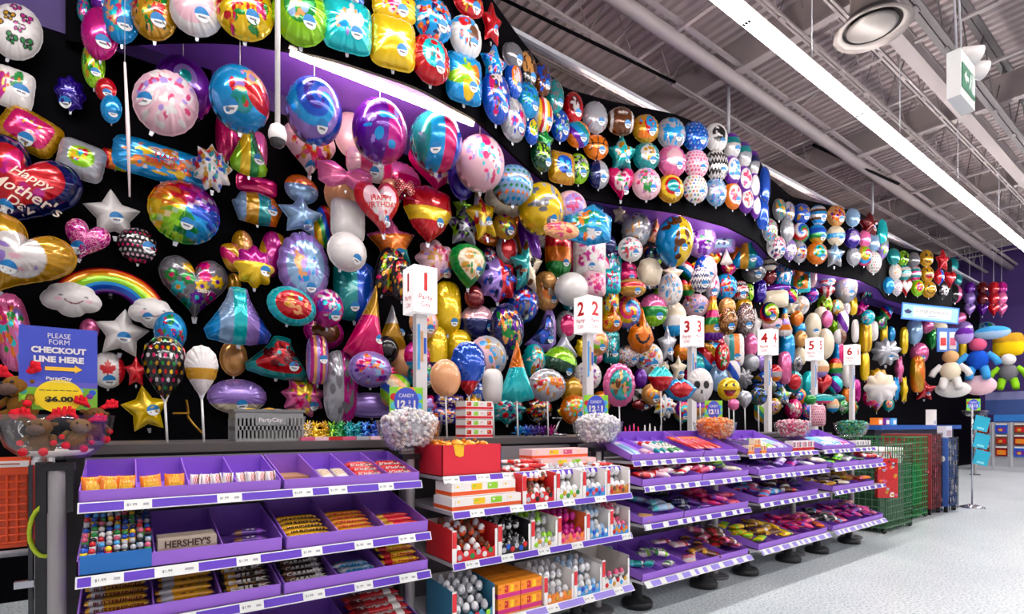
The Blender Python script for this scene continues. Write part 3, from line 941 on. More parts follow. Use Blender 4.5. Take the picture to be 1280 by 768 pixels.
b(112, 412, 24, 26, 'round', 'plain', 'pink', 'small pink round balloon peeking from behind the checkout sign', st=None)
b(153, 415, 66, 56, 'star', 'plain', 'white', 'plain white star balloon under the rainbow arch balloon', roll=-6, st=(0.1, -0.3))
b(135, 463, 42, 44, 'round', 'maple', 'white red', 'white and red maple leaf flag balloon', st=(0.1, -0.6))
b(170, 464, 28, 36, 'star', 'plain', 'red', 'small red star balloon behind the black dotted stick balloon', st=None)
b(182, 510, 58, 54, 'star', 'plain', 'yellow', 'shiny yellow star balloon below the red star', roll=8, st=(0.3, -0.15))
# party popper
b(144, 200, 30, 24, 'square', 'vstripe', 'red orange lime yellow', 'striped end of the party popper balloon', st=None)
b(204, 205, 118, 44, 'pillow', 'print', 'sky orange white gold yellow orange', 'long blue popper balloon with orange and white discs', roll=-4, st=None, text=('HAPPY\nBIRTHDAY', 'red', 0.16, 0.12, 0.2))
b(265, 210, 52, 58, 'burst', 'fine', 'white teal red gold blue', 'white starburst balloon with coloured stars at the popper tip', st=None)
b(231, 266, 88, 76, 'oval', 'pixels', 'red orange yellow lime green sky blue purple magenta', 'big round balloon of rainbow squares', roll=-14, st=(0.15, -0.5))
b(229, 112, 74, 76, 'bubble', 'rings', 'purple purple purple lilac teal', 'purple bubble balloon with rainbow rim behind the pale flowered bubble', st=None, strings=0.3)
b(208, 129, 78, 82, 'oval', 'fine', 'palepink white white rose lilac white palepink', 'pale pink oval bubble balloon speckled with flowers', roll=-20, Y=4.2, st=(-0.55, -0.45), thick=0.8)
b(285, 170, 30, 60, 'tall', 'plain', 'rose', 'pink tall balloon behind the green gown', st=None)
b(322, 188, 24, 46, 'tall', 'plain', 'pink', 'narrow pink balloon beside the green gown', st=None)
b(311, 188, 46, 62, 'bell', 'vstripe', 'lime yellow green lime', 'green and yellow gown balloon', st=(0.5, -0.4))
b(300, 125, 76, 78, 'bubble', 'big', 'sky red peach green lilac teal', 'round bubble balloon in sky blue with red and green print', Y=4.15, strings=0.25, st=(-0.4, -0.6))
b(321, 232, 50, 22, 'pillow', 'plain', 'rose', 'pink frosting shaped balloon on the cupcake', st=None)
b(322, 261, 62, 40, 'cup', 'vstripe', 'paleblue gold teal orange', 'cupcake wrapper balloon in blue, gold and teal', st=(0.55, -0.1))
b(377, 237, 40, 34, 'round', 'top', 'paleblue orange', 'pale blue head shaped round balloon with orange top', st=None)
b(376, 268, 54, 46, 'star', 'plain', 'paleblue', 'pale blue star shaped balloon with soft points', st=(0.3, -0.6))
b(387, 190, 62, 58, 'heart', 'print', 'palepink red gold magenta rose', 'pale pink heart balloon with red and gold print', st=(0.0, -0.7))
b(393, 140, 66, 76, 'bubble', 'swirl', 'blue sky lilac blue indigo', 'blue and lilac swirled bubble balloon', Y=4.15, strings=0.2, st=(0.1, -0.7))
b(440, 170, 40, 52, 'oval', 'plain', 'palepink', 'pale pink oval balloon between two bubbles', st=None)
b(475, 165, 62, 70, 'bubble', 'halves', 'purple magenta lilac sky purple', 'purple and magenta glittering bubble balloon', Y=4.15, strings=0.2, st=None)
b(545, 178, 58, 68, 'bubble', 'vstripe', 'teal sky rose blue', 'bubble balloon with teal, pink and blue upright bands', Y=4.2, strings=0.2, st=(-0.3, -0.55))
b(545, 214, 60, 46, 'heart', 'rim', 'palepink hotpink lilac purple cream', 'hot pink edged heart balloon under the banded bubble', st=(0.5, -0.3))
b(600, 205, 54, 62, 'bubble', 'print', 'palepink hotpink white lilac aqua rose white', 'pale pink bubble balloon with white and hot pink print', Y=4.25, strings=0.15, st=None)
b(577, 222, 30, 50, 'round', 'plain', 'indigo', 'indigo balloon behind the pale pink bubble', st=None)
b(641, 232, 46, 44, 'bubble', 'dots', 'paleblue orange sky green', 'pale blue bubble balloon with coloured dots', Y=4.3, st=None)
b(633, 252, 48, 34, 'oval', 'disc', 'cream yellow yellow', 'yellow and cream oval balloon below the dotted bubble', st=(-0.4, 0.1))
b(500, 226, 48, 42, 'round', 'top', 'rose pink', 'pink round balloon with darker collar', st=None)
b(462, 207, 52, 36, 'tall', 'vstripe', 'palepink rose white hotpink', 'pink and white striped balloon lying above the bow balloon', st=(0.1, -0.6))
b(432, 222, 62, 30, 'bow', 'plain', 'pink', 'wide pink bow balloon', st=None)
b(428, 245, 40, 46, 'round', 'plain', 'peach', 'plain peach round balloon under the pink bow', st=None)
b(489, 236, 22, 22, 'round', 'plain', 'peach', 'small peach round balloon beside the spotted heart', st=None)
b(506, 234, 22, 18, 'bow', 'dots', 'red white', 'small red spotted bow balloon', st=None)
b(474, 261, 50, 58, 'heart', 'rim', 'palepink red white', 'red bordered heart balloon with pale centre', roll=10, st=(0.2, -0.55), text=('HAPPY\nBIRTHDAY', 'red', 0.1, 0.0, 0.25))
b(535, 268, 54, 64, 'shield', 'band', 'red yellow', 'red shield balloon with yellow band', st=(0.4, -0.35))
b(435, 276, 38, 46, 'pillow', 'plain', 'white', 'white pillow balloon beside the rainbow striped balloon', st=None)
b(405, 284, 26, 48, 'tall', 'diag', 'red orange yellow green blue', 'narrow rainbow striped balloon', roll=-12, st=None)
b(434, 315, 44, 44, 'oval', 'plain', 'white', 'white oval balloon above the deep blue pillow', roll=-20, st=(0.5, -0.3))
b(443, 364, 46, 66, 'pillow', 'halves', 'teal blue', 'teal and blue pillow balloon', st=(-0.1, -0.6))
b(490, 301, 54, 56, 'star', 'top', 'orange pink teal', 'star balloon in pink, orange and teal', roll=10, st=(0.1, -0.6))
b(243, 361, 84, 74, 'heart', 'flowers', 'grey yellow green purple rose aqua magenta gold teal', 'silver grey heart balloon covered in flowers', st=None, text=('baby', 'white', 0.1, 0.25, -0.15))
b(303, 306, 26, 34, 'oval', 'halves', 'gold peach', 'small gold and peach balloon above the yellow gown', st=None)
b(291, 322, 26, 34, 'tall', 'diag', 'gold rose', 'gold and pink sleeve shaped balloon', roll=20, st=None)
b(339, 318, 30, 56, 'tall', 'diag', 'magenta gold magenta', 'magenta and gold tall balloon', roll=-14, st=None)
b(318, 334, 50, 52, 'flower', 'top', 'yellow magenta', 'yellow and magenta flower balloon', st=(0.5, -0.2))
b(380, 335, 62, 84, 'scallop', 'rim', 'paleblue lilac peach lilac sky', 'lilac scalloped oval balloon with pale blue centre', st=(0.2, -0.6))
b(292, 355, 18, 26, 'oval', 'plain', 'gold', 'small gold oval balloon on top of the blue gown', st=None)
b(298, 395, 82, 70, 'bell', 'vstripe', 'sky paleblue aqua lilac blue', 'wide blue gown balloon', st=None)
b(365, 383, 60, 46, 'oval', 'rim', 'red aqua red gold peach', 'red oval balloon with aqua edge', roll=-14, st=None)
b(405, 415, 46, 38, 'oval', 'rim', 'brown magenta', 'dark brown oval balloon with magenta edge', roll=-14, st=None)
b(292, 448, 34, 44, 'round', 'plain', 'tan', 'tan round balloon on the lilac balloon', st=None)
b(297, 496, 72, 42, 'oval', 'top', 'lilac lilac cream', 'large lilac oval balloon near the grey basket', st=(0.1, -0.5))
b(349, 447, 78, 52, 'bell', 'rim', 'red teal darkred', 'red gown balloon with teal hem', roll=-8, st=(0.45, -0.35))
b(380, 495, 54, 52, 'burst', 'print', 'pink hotpink yellow rose green', 'pink starburst balloon beside the basket', st=(0.4, -0.5))
b(397, 450, 26, 56, 'tall', 'vstripe', 'lilac magenta peach', 'narrow lilac and magenta balloon', st=(0.4, 0.0))
b(426, 484, 38, 80, 'tall', 'halves', 'silver magenta grey grey', 'tall silver and magenta balloon', st=None)
b(462, 404, 46, 88, 'cone', 'top', 'hotpink gold', 'hot pink gown shaped cone balloon with gold top', roll=-10, st=(0.5, -0.4))
b(490, 410, 34, 50, 'cone', 'top', 'gold white', 'gold balloon wearing a striped party hat tip', st=(0.6, -0.2))
b(484, 437, 26, 30, 'round', 'plain', 'black', 'plain black round balloon', st=None)
b(523, 424, 26, 22, 'round', 'plain', 'black', 'black round balloon behind register sign one pole', st=None)
b(503, 455, 24, 36, 'oval', 'plain', 'peach', 'plain peach oval balloon beneath the black round one', st=None)
b(463, 462, 48, 40, 'oval', 'print', 'lilac paleblue rose orange purple', 'lilac oval balloon with mixed print', st=None)
b(480, 466, 30, 18, 'flower', 'plain', 'hotpink', 'small hot pink flower balloon', st=None)
b(465, 507, 74, 28, 'oval', 'plain', 'lilac', 'long lilac oval balloon behind the candy bowl', st=None)
b(486, 340, 30, 54, 'tall', 'fine', 'black gold rose lime orange', 'narrow black balloon with gaudy pattern', roll=-16, st=None)
b(502, 350, 22, 46, 'tall', 'fine', 'black gold red', 'narrow black and gold balloon next to register sign one', st=None)
b(545, 326, 46, 46, 'flower', 'print', 'palepink rose gold orange lilac', 'pale pink flower balloon with gold print', st=(0.5, -0.6))
b(585, 333, 42, 50, 'drop', 'rim', 'cream green tan gold', 'green edged teardrop balloon with cream picture', st=(0.4, -0.3))
b(560, 385, 30, 58, 'tall', 'plain', 'yellow', 'plain yellow tall balloon beside register sign one', st=(0.3, -0.6))
b(578, 258, 22, 24, 'star', 'plain', 'lime', 'small lime star balloon', st=None)
b(580, 282, 42, 44, 'star', 'print', 'silver lime purple black', 'silver star balloon with lime and purple', st=None)
b(602, 268, 34, 54, 'star', 'print', 'yellow gold red white', 'bright yellow star balloon', roll=15, st=(0.2, -0.4))
b(617, 298, 42, 18, 'oval', 'print', 'orange red peach', 'long orange and red oval balloon', st=None)
b(634, 312, 24, 34, 'oval', 'rim', 'red silver', 'red and silver rimmed oval balloon', st=None)
b(612, 322, 20, 22, 'round', 'print', 'navy silver red', 'dark navy round balloon with silver and red', st=None)
b(622, 350, 48, 50, 'flower', 'halves', 'lilac red navy blue', 'lilac and red flower balloon', st=None)
b(650, 292, 16, 48, 'tall', 'plain', 'orange', 'narrow orange balloon above the teal star', roll=14, st=None)
b(662, 300, 22, 50, 'tall', 'plain', 'purple', 'dark purple tall balloon above the teal star', roll=14, st=None)
b(676, 262, 52, 58, 'ball', 'halves', 'yellow yellow silver grey', 'round yellow balloon with half silver print', Y=4.35, st=(0.3, -0.6))
b(657, 242, 20, 18, 'round', 'plain', 'gold', 'small gold round balloon behind the yellow ball', st=None)
b(689, 245, 16, 16, 'round', 'plain', 'red', 'small red round balloon under the purple ledge', st=None)
b(712, 262, 38, 40, 'bubble', 'disc', 'palepink lilac rose', 'pale pink bubble balloon with lilac panel', Y=4.5, st=None)
b(727, 253, 16, 30, 'cone', 'hstripe', 'blue white orange', 'little blue and white party hat balloon', st=None)
b(658, 332, 36, 58, 'star', 'halves', 'teal cream brown black', 'teal star balloon with cream half', st=None)
b(680, 292, 14, 32, 'tall', 'fine', 'silver gold red white', 'thin silver balloon with gold and red pattern', st=None)
b(698, 316, 30, 54, 'tall', 'top', 'orange red green', 'orange tall balloon with green base', st=(0.4, -0.5))
b(718, 320, 20, 54, 'tall', 'plain', 'hotpink', 'narrow hot pink tall balloon before the gift balloon', roll=8, st=None)
b(737, 322, 36, 48, 'square', 'print', 'white magenta magenta palepink', 'white gift balloon with magenta bow', st=(0.0, -0.5))
b(702, 288, 40, 20, 'oval', 'print', 'peach red rose', 'peach and red oval balloon', st=None)
b(683, 364, 30, 44, 'oval', 'disc', 'tan orange orange cream', 'tan oval balloon with orange panel', st=(0.4, -0.5))
b(686, 350, 16, 18, 'round', 'plain', 'tan', 'small tan round balloon', st=None)
b(714, 362, 38, 38, 'ball', 'plain', 'white', 'plain white ball balloon above register sign two', st=None)
b(711, 380, 14, 14, 'round', 'plain', 'teal', 'small teal round balloon under the white ball', st=None)
b(653, 380, 36, 44, 'bubble', 'print', 'blue grey red white navy', 'blue bubble balloon with grey and red print', st=None)
b(598, 404, 40, 40, 'round', 'top', 'navy palepink', 'dark round balloon with pale pink top', st=(0.5, -0.3))
b(593, 372, 22, 26, 'round', 'plain', 'darkred', 'dark red round balloon', st=None)
b(634, 412, 38, 58, 'oval', 'print', 'navy orange green tan purple', 'dark oval balloon with orange and green print', st=None)
b(618, 392, 14, 14, 'round', 'plain', 'silver', 'small silver round balloon', st=None)
b(675, 413, 36, 46, 'crescent', 'rim', 'navy lilac blue', 'navy crescent balloon with lilac edge', st=(0.5, -0.5))
b(708, 408, 24, 34, 'oval', 'rim', 'rose silver', 'silver and rose oval balloon below register sign two', st=None)
b(705, 432, 32, 28, 'cone', 'plain', 'silver', 'silver cone balloon with pinkish sheen', st=None)
b(728, 435, 16, 24, 'flower', 'plain', 'yellow', 'small yellow flower balloon beside register pole two', st=None)
b(545, 440, 26, 56, 'tall', 'top', 'yellow yellow navy', 'yellow tall balloon with navy base next to the sign one pole', st=None)
b(574, 434, 28, 38, 'tall', 'plain', 'yellow', 'short yellow tall balloon above the blue stick balloon', st=None)
b(572, 460, 16, 22, 'round', 'plain', 'gold', 'small gold round balloon by the blue stick balloon', st=None)
b(610, 446, 42, 46, 'oval', 'halves', 'palepink silver sky gold', 'pale pink and silver oval balloon', roll=20, st=None)
b(600, 434, 22, 16, 'oval', 'plain', 'blue', 'small blue oval balloon', st=None)
b(667, 452, 26, 40, 'bubble', 'print', 'aqua silver red white gold', 'aqua bubble balloon with silver print behind the orange balloon', st=None)
b(700, 456, 38, 40, 'oval', 'top', 'darkgreen lime black', 'dark green oval balloon with lime top', roll=-20, st=(0.5, -0.3))
b(714, 488, 28, 30, 'oval', 'plain', 'gold', 'plain gold oval balloon beside the second candy card', st=None)
b(735, 470, 30, 32, 'round', 'print', 'white palepink lilac purple rose', 'white round balloon with lilac flowers', st=None)
b(594, 490, 22, 28, 'round', 'print', 'blue white paleblue', 'blue and white balloon low behind the red box', st=None)
b(562, 502, 34, 16, 'pillow', 'fine', 'indigo white gold', 'indigo pillow balloon with white pattern above the red box', st=None)
b(556, 520, 34, 18, 'pillow', 'fine', 'indigo silver orange white', 'indigo and silver pillow balloon under the first', st=None)
b(592, 512, 22, 34, 'flower', 'print', 'gold orange green yellow', 'gold flower balloon above the candy tower', st=None)
b(634, 512, 44, 34, 'flower', 'print', 'teal navy red silver', 'teal flower balloon above the blue tinsel', st=None)
b(674, 512, 30, 30, 'round', 'fine', 'black gold silver red', 'black balloon with gold pattern behind the round stick balloon', st=None)
b(701, 516, 16, 16, 'round', 'disc', 'black yellow', 'small black balloon with yellow centre', st=None)

# ---- balloons beyond register sign two
FAR = '''735 281 50 44 house print sky+white+orange+green+teal
744 262 18 12 oval plain sky
774 266 14 20 star plain cream
795 288 32 38 bubble print silver+grey+tan+white
788 312 26 26 round print white+teal+rose+red
809 314 9 9 round plain orange
820 286 16 30 cone print peach+red+white
816 318 18 16 round print navy+grey+green
843 302 40 54 bubble halves sky+yellow+brown
876 300 32 38 round print lilac+purple+green+white
901 299 30 30 square rim paleblue+lilac+silver+navy
747 300 26 14 oval plain darkred
761 306 16 20 round plain navy
748 336 24 30 tall diag palepink+hotpink+white
765 329 20 36 pillow print aqua+white+purple
785 335 18 12 oval plain rose
785 344 20 15 oval plain hotpink
812 340 28 30 cup plain cream
813 350 20 18 pillow vstripe lilac+sky+cream+blue
820 326 12 10 round plain lime
840 342 24 24 star plain cream
864 342 26 26 heart diag red+yellow+green+sky+white
882 338 24 32 round halves blue+palepink+white
893 326 14 16 heart diag yellow+red+orange
919 322 14 26 round plain orange
934 318 34 30 bell vstripe sky+gold+teal+blue
908 321 14 18 cone plain white
743 355 24 26 pillow print palepink+magenta+hotpink
764 352 20 26 pillow print aqua+purple+red
762 376 20 34 tall print yellow+aqua+red
764 398 24 30 flame print orange+red+yellow
790 360 30 20 oval hstripe tan+red+gold+tan
825 368 16 20 flower plain lime
838 362 26 34 oval print white+silver+sky+peach
860 364 18 24 heart hstripe red+gold+green+rose
876 350 22 26 round zigzag white+navy
889 358 18 32 oval print silver+white+rose
907 359 24 28 round print sky+red+gold+navy
785 390 28 36 round swirl hotpink+yellow+lilac+sky+orange
817 388 30 34 round top green+pink+lime
815 372 8 8 round plain pink
801 414 28 48 flame smile orange
843 399 26 36 oval top white+cream+sky
870 382 28 24 round print palepink+lilac+gold+sky
891 398 24 48 bell hstripe orange+yellow+rose+green+gold+purple
908 396 20 36 oval glitter brown+gold
834 430 20 38 star plain silver
764 434 18 34 pillow print teal+white+black+aqua
785 446 24 24 ball confetti white+black+red+sky+gold
811 448 30 32 round print white+sky+red+gold
853 440 18 18 round print orange+red+gold
888 448 26 32 pillow diag gold+sky+red
901 432 16 26 oval print rose+white+gold
915 438 14 28 round plain silver
744 447 16 14 round halves aqua+pink
801 473 14 20 round plain purple
800 495 15 14 pillow diag white+black
803 506 22 12 oval plain darkred
831 508 26 26 burst print white+yellow+red+sky
898 473 20 28 round plain paleblue
848 461 18 28 star plain cream
828 460 14 14 round plain cream
862 470 14 16 flower plain hotpink
918 470 10 24 tall diag blue+white
942 340 26 22 oval plain grey
961 345 16 18 round plain darkred
962 330 16 16 round hstripe cream+black+white
978 342 22 30 cup print sky+white+palepink
986 336 14 16 round plain pink
1000 353 22 22 square rim orange+aqua+green
1012 346 16 26 oval plain palepink
1000 339 10 10 round plain orange
1034 351 18 14 oval hstripe paleblue+red+white
1057 361 26 32 bubble print silver+white+paleblue
1083 361 22 22 star print black+lime+rose+aqua
925 364 18 22 oval zigzag red+black+white
935 366 12 18 tall print lime+black
950 364 14 24 tall plain indigo
972 361 28 10 oval plain purple
970 374 26 18 pillow plain cream
987 384 18 18 star plain cream
1001 382 18 20 round print white+silver+tan
1031 382 16 22 oval print lime+brown
1046 384 14 16 round print gold+white+aqua
1056 386 12 16 oval plain white
1066 382 10 20 tall plain yellow
1077 385 16 16 star plain magenta
1034 366 16 14 heart vstripe red+white
909 384 18 20 round plain tan
930 384 18 18 round plain gold
910 402 20 28 oval glitter brown+tan
932 399 20 34 oval glitter brown+silver
944 406 16 34 star plain white
966 406 30 14 oval plain palepink
981 403 16 30 bell hstripe sky+peach+lilac+orange+white
996 398 14 16 round plain orange
999 411 14 14 round plain sky
1016 408 18 28 oval plain cream
1026 392 14 14 round plain cream
1034 399 12 18 oval plain pink
1045 411 16 20 heart plain lime
1054 403 12 24 tall diag white+purple
984 436 16 34 tall plain sky
1001 424 14 18 oval plain tan
1000 446 14 20 oval plain cream
1031 430 20 32 oval plain cream
1050 421 14 16 round halves white+brown
1048 442 12 24 tall halves sky+rose
938 432 16 26 oval plain pink
917 438 22 34 pillow vstripe white+teal+orange+white
903 446 16 30 oval print red+white+green
938 454 20 20 ball plain silver
951 452 14 18 round plain lilac
952 465 20 18 crescent diag gold+blue
917 464 14 22 tall diag white+blue
928 473 24 24 burst plain grey
995 455 14 18 round print grey+black+silver
981 460 14 34 tall plain pink
953 484 30 20 round fine darkgreen+blue+brown
972 481 22 14 star plain blue
992 478 20 24 round rim red+teal
1011 481 18 28 oval plain aqua
1027 482 22 22 heart plain red
1044 461 16 22 round hstripe red+gold+green+purple
1059 469 14 26 oval plain white
1044 481 16 18 oval diag aqua+purple
1070 489 10 24 tall plain magenta
1058 495 10 16 round plain orange
1039 498 30 9 oval plain teal
1082 421 14 34 tall vstripe yellow+gold
1069 414 8 24 tall plain white
1092 414 10 20 tall plain white
1081 458 10 30 tall plain yellow
1105 417 8 22 tall plain yellow
1114 418 9 16 oval plain sky
1130 426 9 28 tall plain yellow
1107 440 34 30 burst plain silver
1143 414 18 28 round plain paleblue
1158 408 16 14 round plain pink
1174 410 18 13 oval plain cream
1196 402 20 18 heart plain pink
1149 442 20 22 round plain pink
1165 424 12 20 oval plain green
1203 433 9 24 tall plain yellow
1205 414 20 20 round plain lilac
1238 412 34 20 oval print paleblue+blue+green
1147 468 16 38 tall diag orange+gold
1155 487 26 22 star plain red
1120 486 9 24 twist plain sky
1130 487 9 26 twist plain yellow
1124 462 10 28 twist plain pink
1097 470 22 16 flower plain gold
1110 486 20 22 flower plain white'''
AUTO_DESC = lambda sh, pt, cs: None
for line in FAR.split('\n'):
    px, py, w, h, sh, pt, cs = line.split()
    px, py, w, h = map(int, (px, py, w, h))
    sm = w < 18
    b(px, py, w * 1.06, h * 1.06, sh, pt, cs.split('+'), None, st=None if (sm or (px * 7 + py) % 3 == 0) else (0.3, -0.45), tabs='hanging_tab')

# ---- rainbow arch balloon with two smiling clouds
def rainbow():
    p = at(138, 372, 4.72); d = depth(p)
    r = empty('rainbow_balloon', p)
    s = d / F / 1.13
    mb = MB()
    bands = ['red', 'orange', 'yellow', 'lime', 'sky', 'blue', 'purple']
    R0, n, q = 66 * s, 40, 28
    dr = 38 * s
    vs, fs, cs = [], [], []
    for i in range(n + 1):
        a = PI * 0.02 + PI * 0.96 * i / n
        for k in range(q):
            fr = k / q * 2 * PI
            rad = R0 - dr / 2 + dr / 2 * math.cos(fr)
            y = -0.065 * math.sin(fr)
            vs.append((-rad * math.cos(a), y, rad * math.sin(a) * 0.92 - 20 * s))
    for i in range(n):
        for k in range(q):
            fs.append((i * q + k, (i + 1) * q + k, (i + 1) * q + (k + 1) % q, i * q + (k + 1) % q))
            t = (1 - math.cos((k + 0.5) / q * 2 * PI)) / 2
            cs.append(bands[min(6, int(t * 7))])
    fs += [tuple(range(q)), tuple(n * q + k for k in range(q))[::-1]]; cs += ['red', 'red']
    mb.add(vs, fs, cs, True)
    mb.build('arch', 'foil', r)
    for (dx, dz, w, h, sd) in ((-41, -11, 62, 40, 1), (48, -17, 54, 38, 2)):
        W, Hh = w * s, h * d / F
        me = balloon_mesh('cloud', 'cloud', 'cheek', ['white'], W, Hh, 0.17, 72, 22, sd)
        c = link('cloud', me, None, r, (dx * s, -0.09, dz * d / F))
        if sd == 2: sticker_mesh('cloud', W, Hh, 0.17, -0.2, -0.4, 0.03).build('price_sticker', 'card', c)
    MB().box(-0.01, 0.01, 0.04, p.y * 0 + 0.17, 0.02, 0.04, 'silver').build('hanging_tab', 'foil', r)
    tag(r, 'rainbow arch balloon standing on two smiling white clouds', 'balloon', 'foil balloons on the display wall')
rainbow()

# ---- the bulkhead: rows of small balloons
w_ = wave_balloon
BULK = '''105 12 16 30 oval print teal+rose+blue
130 4 30 24 oval plain purple
117 80 26 56 oval print lime+gold+green
125 42 42 62 round glitter magenta+rose
152 20 42 66 round print sky+peach+rose+aqua
132 112 24 28 round plain red
139 136 24 34 round plain sky
193 18 52 62 round print gold+red+green+peach+darkgreen
246 13 60 62 round rim palepink+white
306 14 66 70 round fine yellow+red+green+rose+orange
376 19 62 74 round disc lime+green+paleblue+tan+cream
434 33 54 62 pillow big aqua+white+lilac+peach+sky
436 -4 34 24 round plain blue
491 54 50 62 pillow plain yellow
493 8 48 34 pillow print yellow+white+rose
541 25 44 54 round fine sky+orange+red+white+navy
538 75 44 58 round disc red+aqua+teal+white+red
580 99 40 58 pillow big sky+yellow+orange+lime
582 47 36 50 round big white+brown+sky+red
586 5 34 32 round print red+darkred+gold
614 28 24 48 star plain red
617 80 30 46 star print sky+white+blue+red
620 122 32 62 round print blue+brown+white+rose
641 70 24 30 round plain grey
642 100 20 46 oval disc blue+orange+white
641 150 30 52 round print silver+blue+white+rose
659 88 22 46 round big black+brown+tan
660 125 26 42 round print sky+green+blue
678 99 20 40 round print brown+blue
679 144 22 42 round vstripe white+yellow+red
664 163 17 34 oval disc blue+yellow+green
680 176 22 40 star plain green
677 196 24 36 round print darkgreen+lime+black
694 121 20 40 round print teal+grey
700 157 22 38 round print blue+green+white
702 210 30 38 pillow disc gold+blue+sky+navy
723 211 24 36 round print lime+black+silver+darkgreen
717 135 22 38 round disc red+darkred+white
722 168 28 32 round diag teal+orange+purple+sky
744 147 28 38 round stitch silver+red
745 184 28 30 round basket orange
748 218 24 34 round halves navy+silver
776 152 32 34 oval laces brown+white
777 192 34 46 star disc teal+aqua+gold+white
776 230 30 40 heart disc hotpink+palepink+rose+green
807 161 30 34 round big gold+orange+red+sky
808 196 30 34 round disc teal+white+gold
808 230 32 38 round print palepink+rose+green+lilac
839 167 32 38 round print silver+sky+sky
840 202 32 38 round disc pink+palepink
838 236 30 34 round rings gold+yellow+red+teal+teal
869 171 30 36 round dots blue+sky+paleblue
870 205 28 34 round dots palepink+magenta+hotpink
869 236 28 34 round dots white+red+green+blue+gold
895 172 26 34 round disc white+black+black+white
896 207 26 38 round zigzag black+white
895 240 24 34 round fine paleblue+white+lilac+sky
915 182 20 30 round hstripe purple+teal+white+white
930 193 18 30 round hstripe purple+teal+silver+white
942 204 14 30 round hstripe purple+navy+silver+white
915 213 20 36 round rim white+purple+sky
930 225 18 34 round rim white+purple+rose
942 233 14 34 round rim white+purple
916 245 20 32 round rim white+orange+rose
932 250 18 32 round rim white+purple+red
944 258 12 30 round rim white+purple
956 232 12 44 tall plain blue
953 268 14 36 tall plain blue
962 288 18 28 round fine silver+sky+rose+lime
970 309 22 28 round fine white+navy+rose
974 262 16 26 round print grey+teal+gold
986 265 14 24 round print silver+gold+blue
984 288 16 28 round print silver+white
987 312 16 26 round print lilac+white
1002 267 20 24 round print blue+gold+grey
1001 291 19 24 round swirl white+red+green+blue
999 315 18 26 round print silver+red+blue+gold
1023 269 20 24 round hstripe sky+white+brown
1022 293 21 24 round hstripe sky+blue+green+gold
1021 317 24 26 round disc orange+aqua+green+gold
1045 270 21 25 round print tan+red+orange+purple
1045 295 21 24 round band cream+sky
1043 318 24 30 star disc silver+paleblue
1066 272 17 22 round plain paleblue
1065 298 19 24 round disc indigo+lilac+silver
1067 321 16 22 round plain silver
1086 280 24 28 star plain darkred
1081 299 14 22 round plain pink
1080 320 18 24 round swirl gold+sky+rose+lime
1092 304 14 22 round plain paleblue
1092 328 18 26 round dots white+rose+green
1103 290 12 30 round plain aqua
1104 308 12 28 round print lilac+lime
1117 321 15 20 round plain teal
1129 323 13 18 round print lime+black
1142 325 15 18 round plain grey
1158 323 16 20 round smile gold
1178 325 16 26 star plain red
1192 332 12 18 round plain teal
1119 340 14 20 round print white+peach
1131 341 15 19 round hstripe teal+white
1144 342 14 19 round hstripe rose+silver+teal
1159 343 15 20 round grin gold
1174 346 12 18 round halves red+blue
1187 350 15 20 heart plain red
1198 348 9 18 round plain teal
1111 357 13 20 round plain sky
1121 359 13 20 round dots white+purple
1132 360 15 20 heart rim white+red
1147 360 15 20 round disc lime+orange+magenta
1161 362 17 20 round smile gold
1178 364 14 18 round print black+white
1194 367 16 22 round halves black+pink'''
for line in BULK.split('\n'):
    px, py, w, h, sh, pt, cs = line.split()
    px, py, w, h = map(int, (px, py, w, h))
    tx = None
    if (px, py) in ((808, 196), (869, 171), (870, 205)): tx = ('1', 'navy' if px == 808 else ('blue' if px == 869 else 'magenta'), 0.36, 0.1, 0.3)
    w_(px, py, w * 1.04, h, sh, pt, cs.split('+'), None, st=(0.35, -0.45) if w >= 20 else None, tabs='hanging_tab', text=tx)
# solid colours on the far end panel
for px, cc in ((1212, 'purple lilac lilac'), (1228, 'darkred darkred purple'), (1242, 'red red red'), (1252, 'magenta pink pink')):
    for r, (py, c) in enumerate(zip((360, 373, 388), cc.split())):
        p = atx(px, py, 19.2 + (0.45 if px in (1228, 1252) else 0.0))
        balloon(px, py, 14, 15 if r < 2 else 16, 'heart' if r == 2 else 'round', 'plain', c, None, pos=p, face=Vector((-0.95, -0.3, 0)).normalized(), st=None, strings=(2.6 if r == 0 else 0), zone='far', tabs='hanging_tab')

# ---- stick balloons standing on the counter
CZ = 1.12
def sb(px, py, w, h, shape, pat, cols, desc, Y=3.05, **kw):
    return balloon(px, py, w, h, shape, pat, cols, desc, pos=at(px, py, Y), stick=CZ, zone='stick', tabs=None, **kw)
sb(206, 461, 56, 80, 'drop', 'dots', 'black gold red white green yellow rose', 'black teardrop stick balloon with coloured dots', Y=3.0, st=None)
sb(252, 465, 42, 64, 'drop', 'band', 'white gold', 'white teardrop stick balloon with gold band', Y=2.95, st=None)
b(213, 415, 42, 50, 'bubble', 'print', 'sky red green blue', 'blue and red bubble balloon above the black stick balloon', Y=4.4, st=None)
sb(557, 473, 38, 46, 'oval', 'plain', 'peach', 'plain peach stick balloon over the red box', Y=2.95, st=None)
sb(586, 462, 44, 68, 'drop', 'top', 'blue blue red', 'blue and red teardrop stick balloon', Y=3.0, st=None)
sb(616, 483, 26, 42, 'tall', 'plain', 'white', 'white tall stick balloon', Y=3.05, st=None)
sb(646, 466, 44, 74, 'cone', 'top', 'aqua orange', 'orange and aqua cone stick balloon', Y=3.0, st=None)
sb(684, 482, 46, 40, 'oval', 'print', 'silver red orange gold white', 'silver oval stick balloon with red and gold print', Y=3.05, st=None)
sb(774, 482, 40, 54, 'scallop', 'rim', 'teal pink brown tan green', 'pink scalloped stick balloon with teal and brown centre', Y=2.95, st=None)
sb(826, 474, 32, 32, 'lips', 'top', 'red aqua red', 'aqua and red lips stick balloon', Y=3.0, st=None)
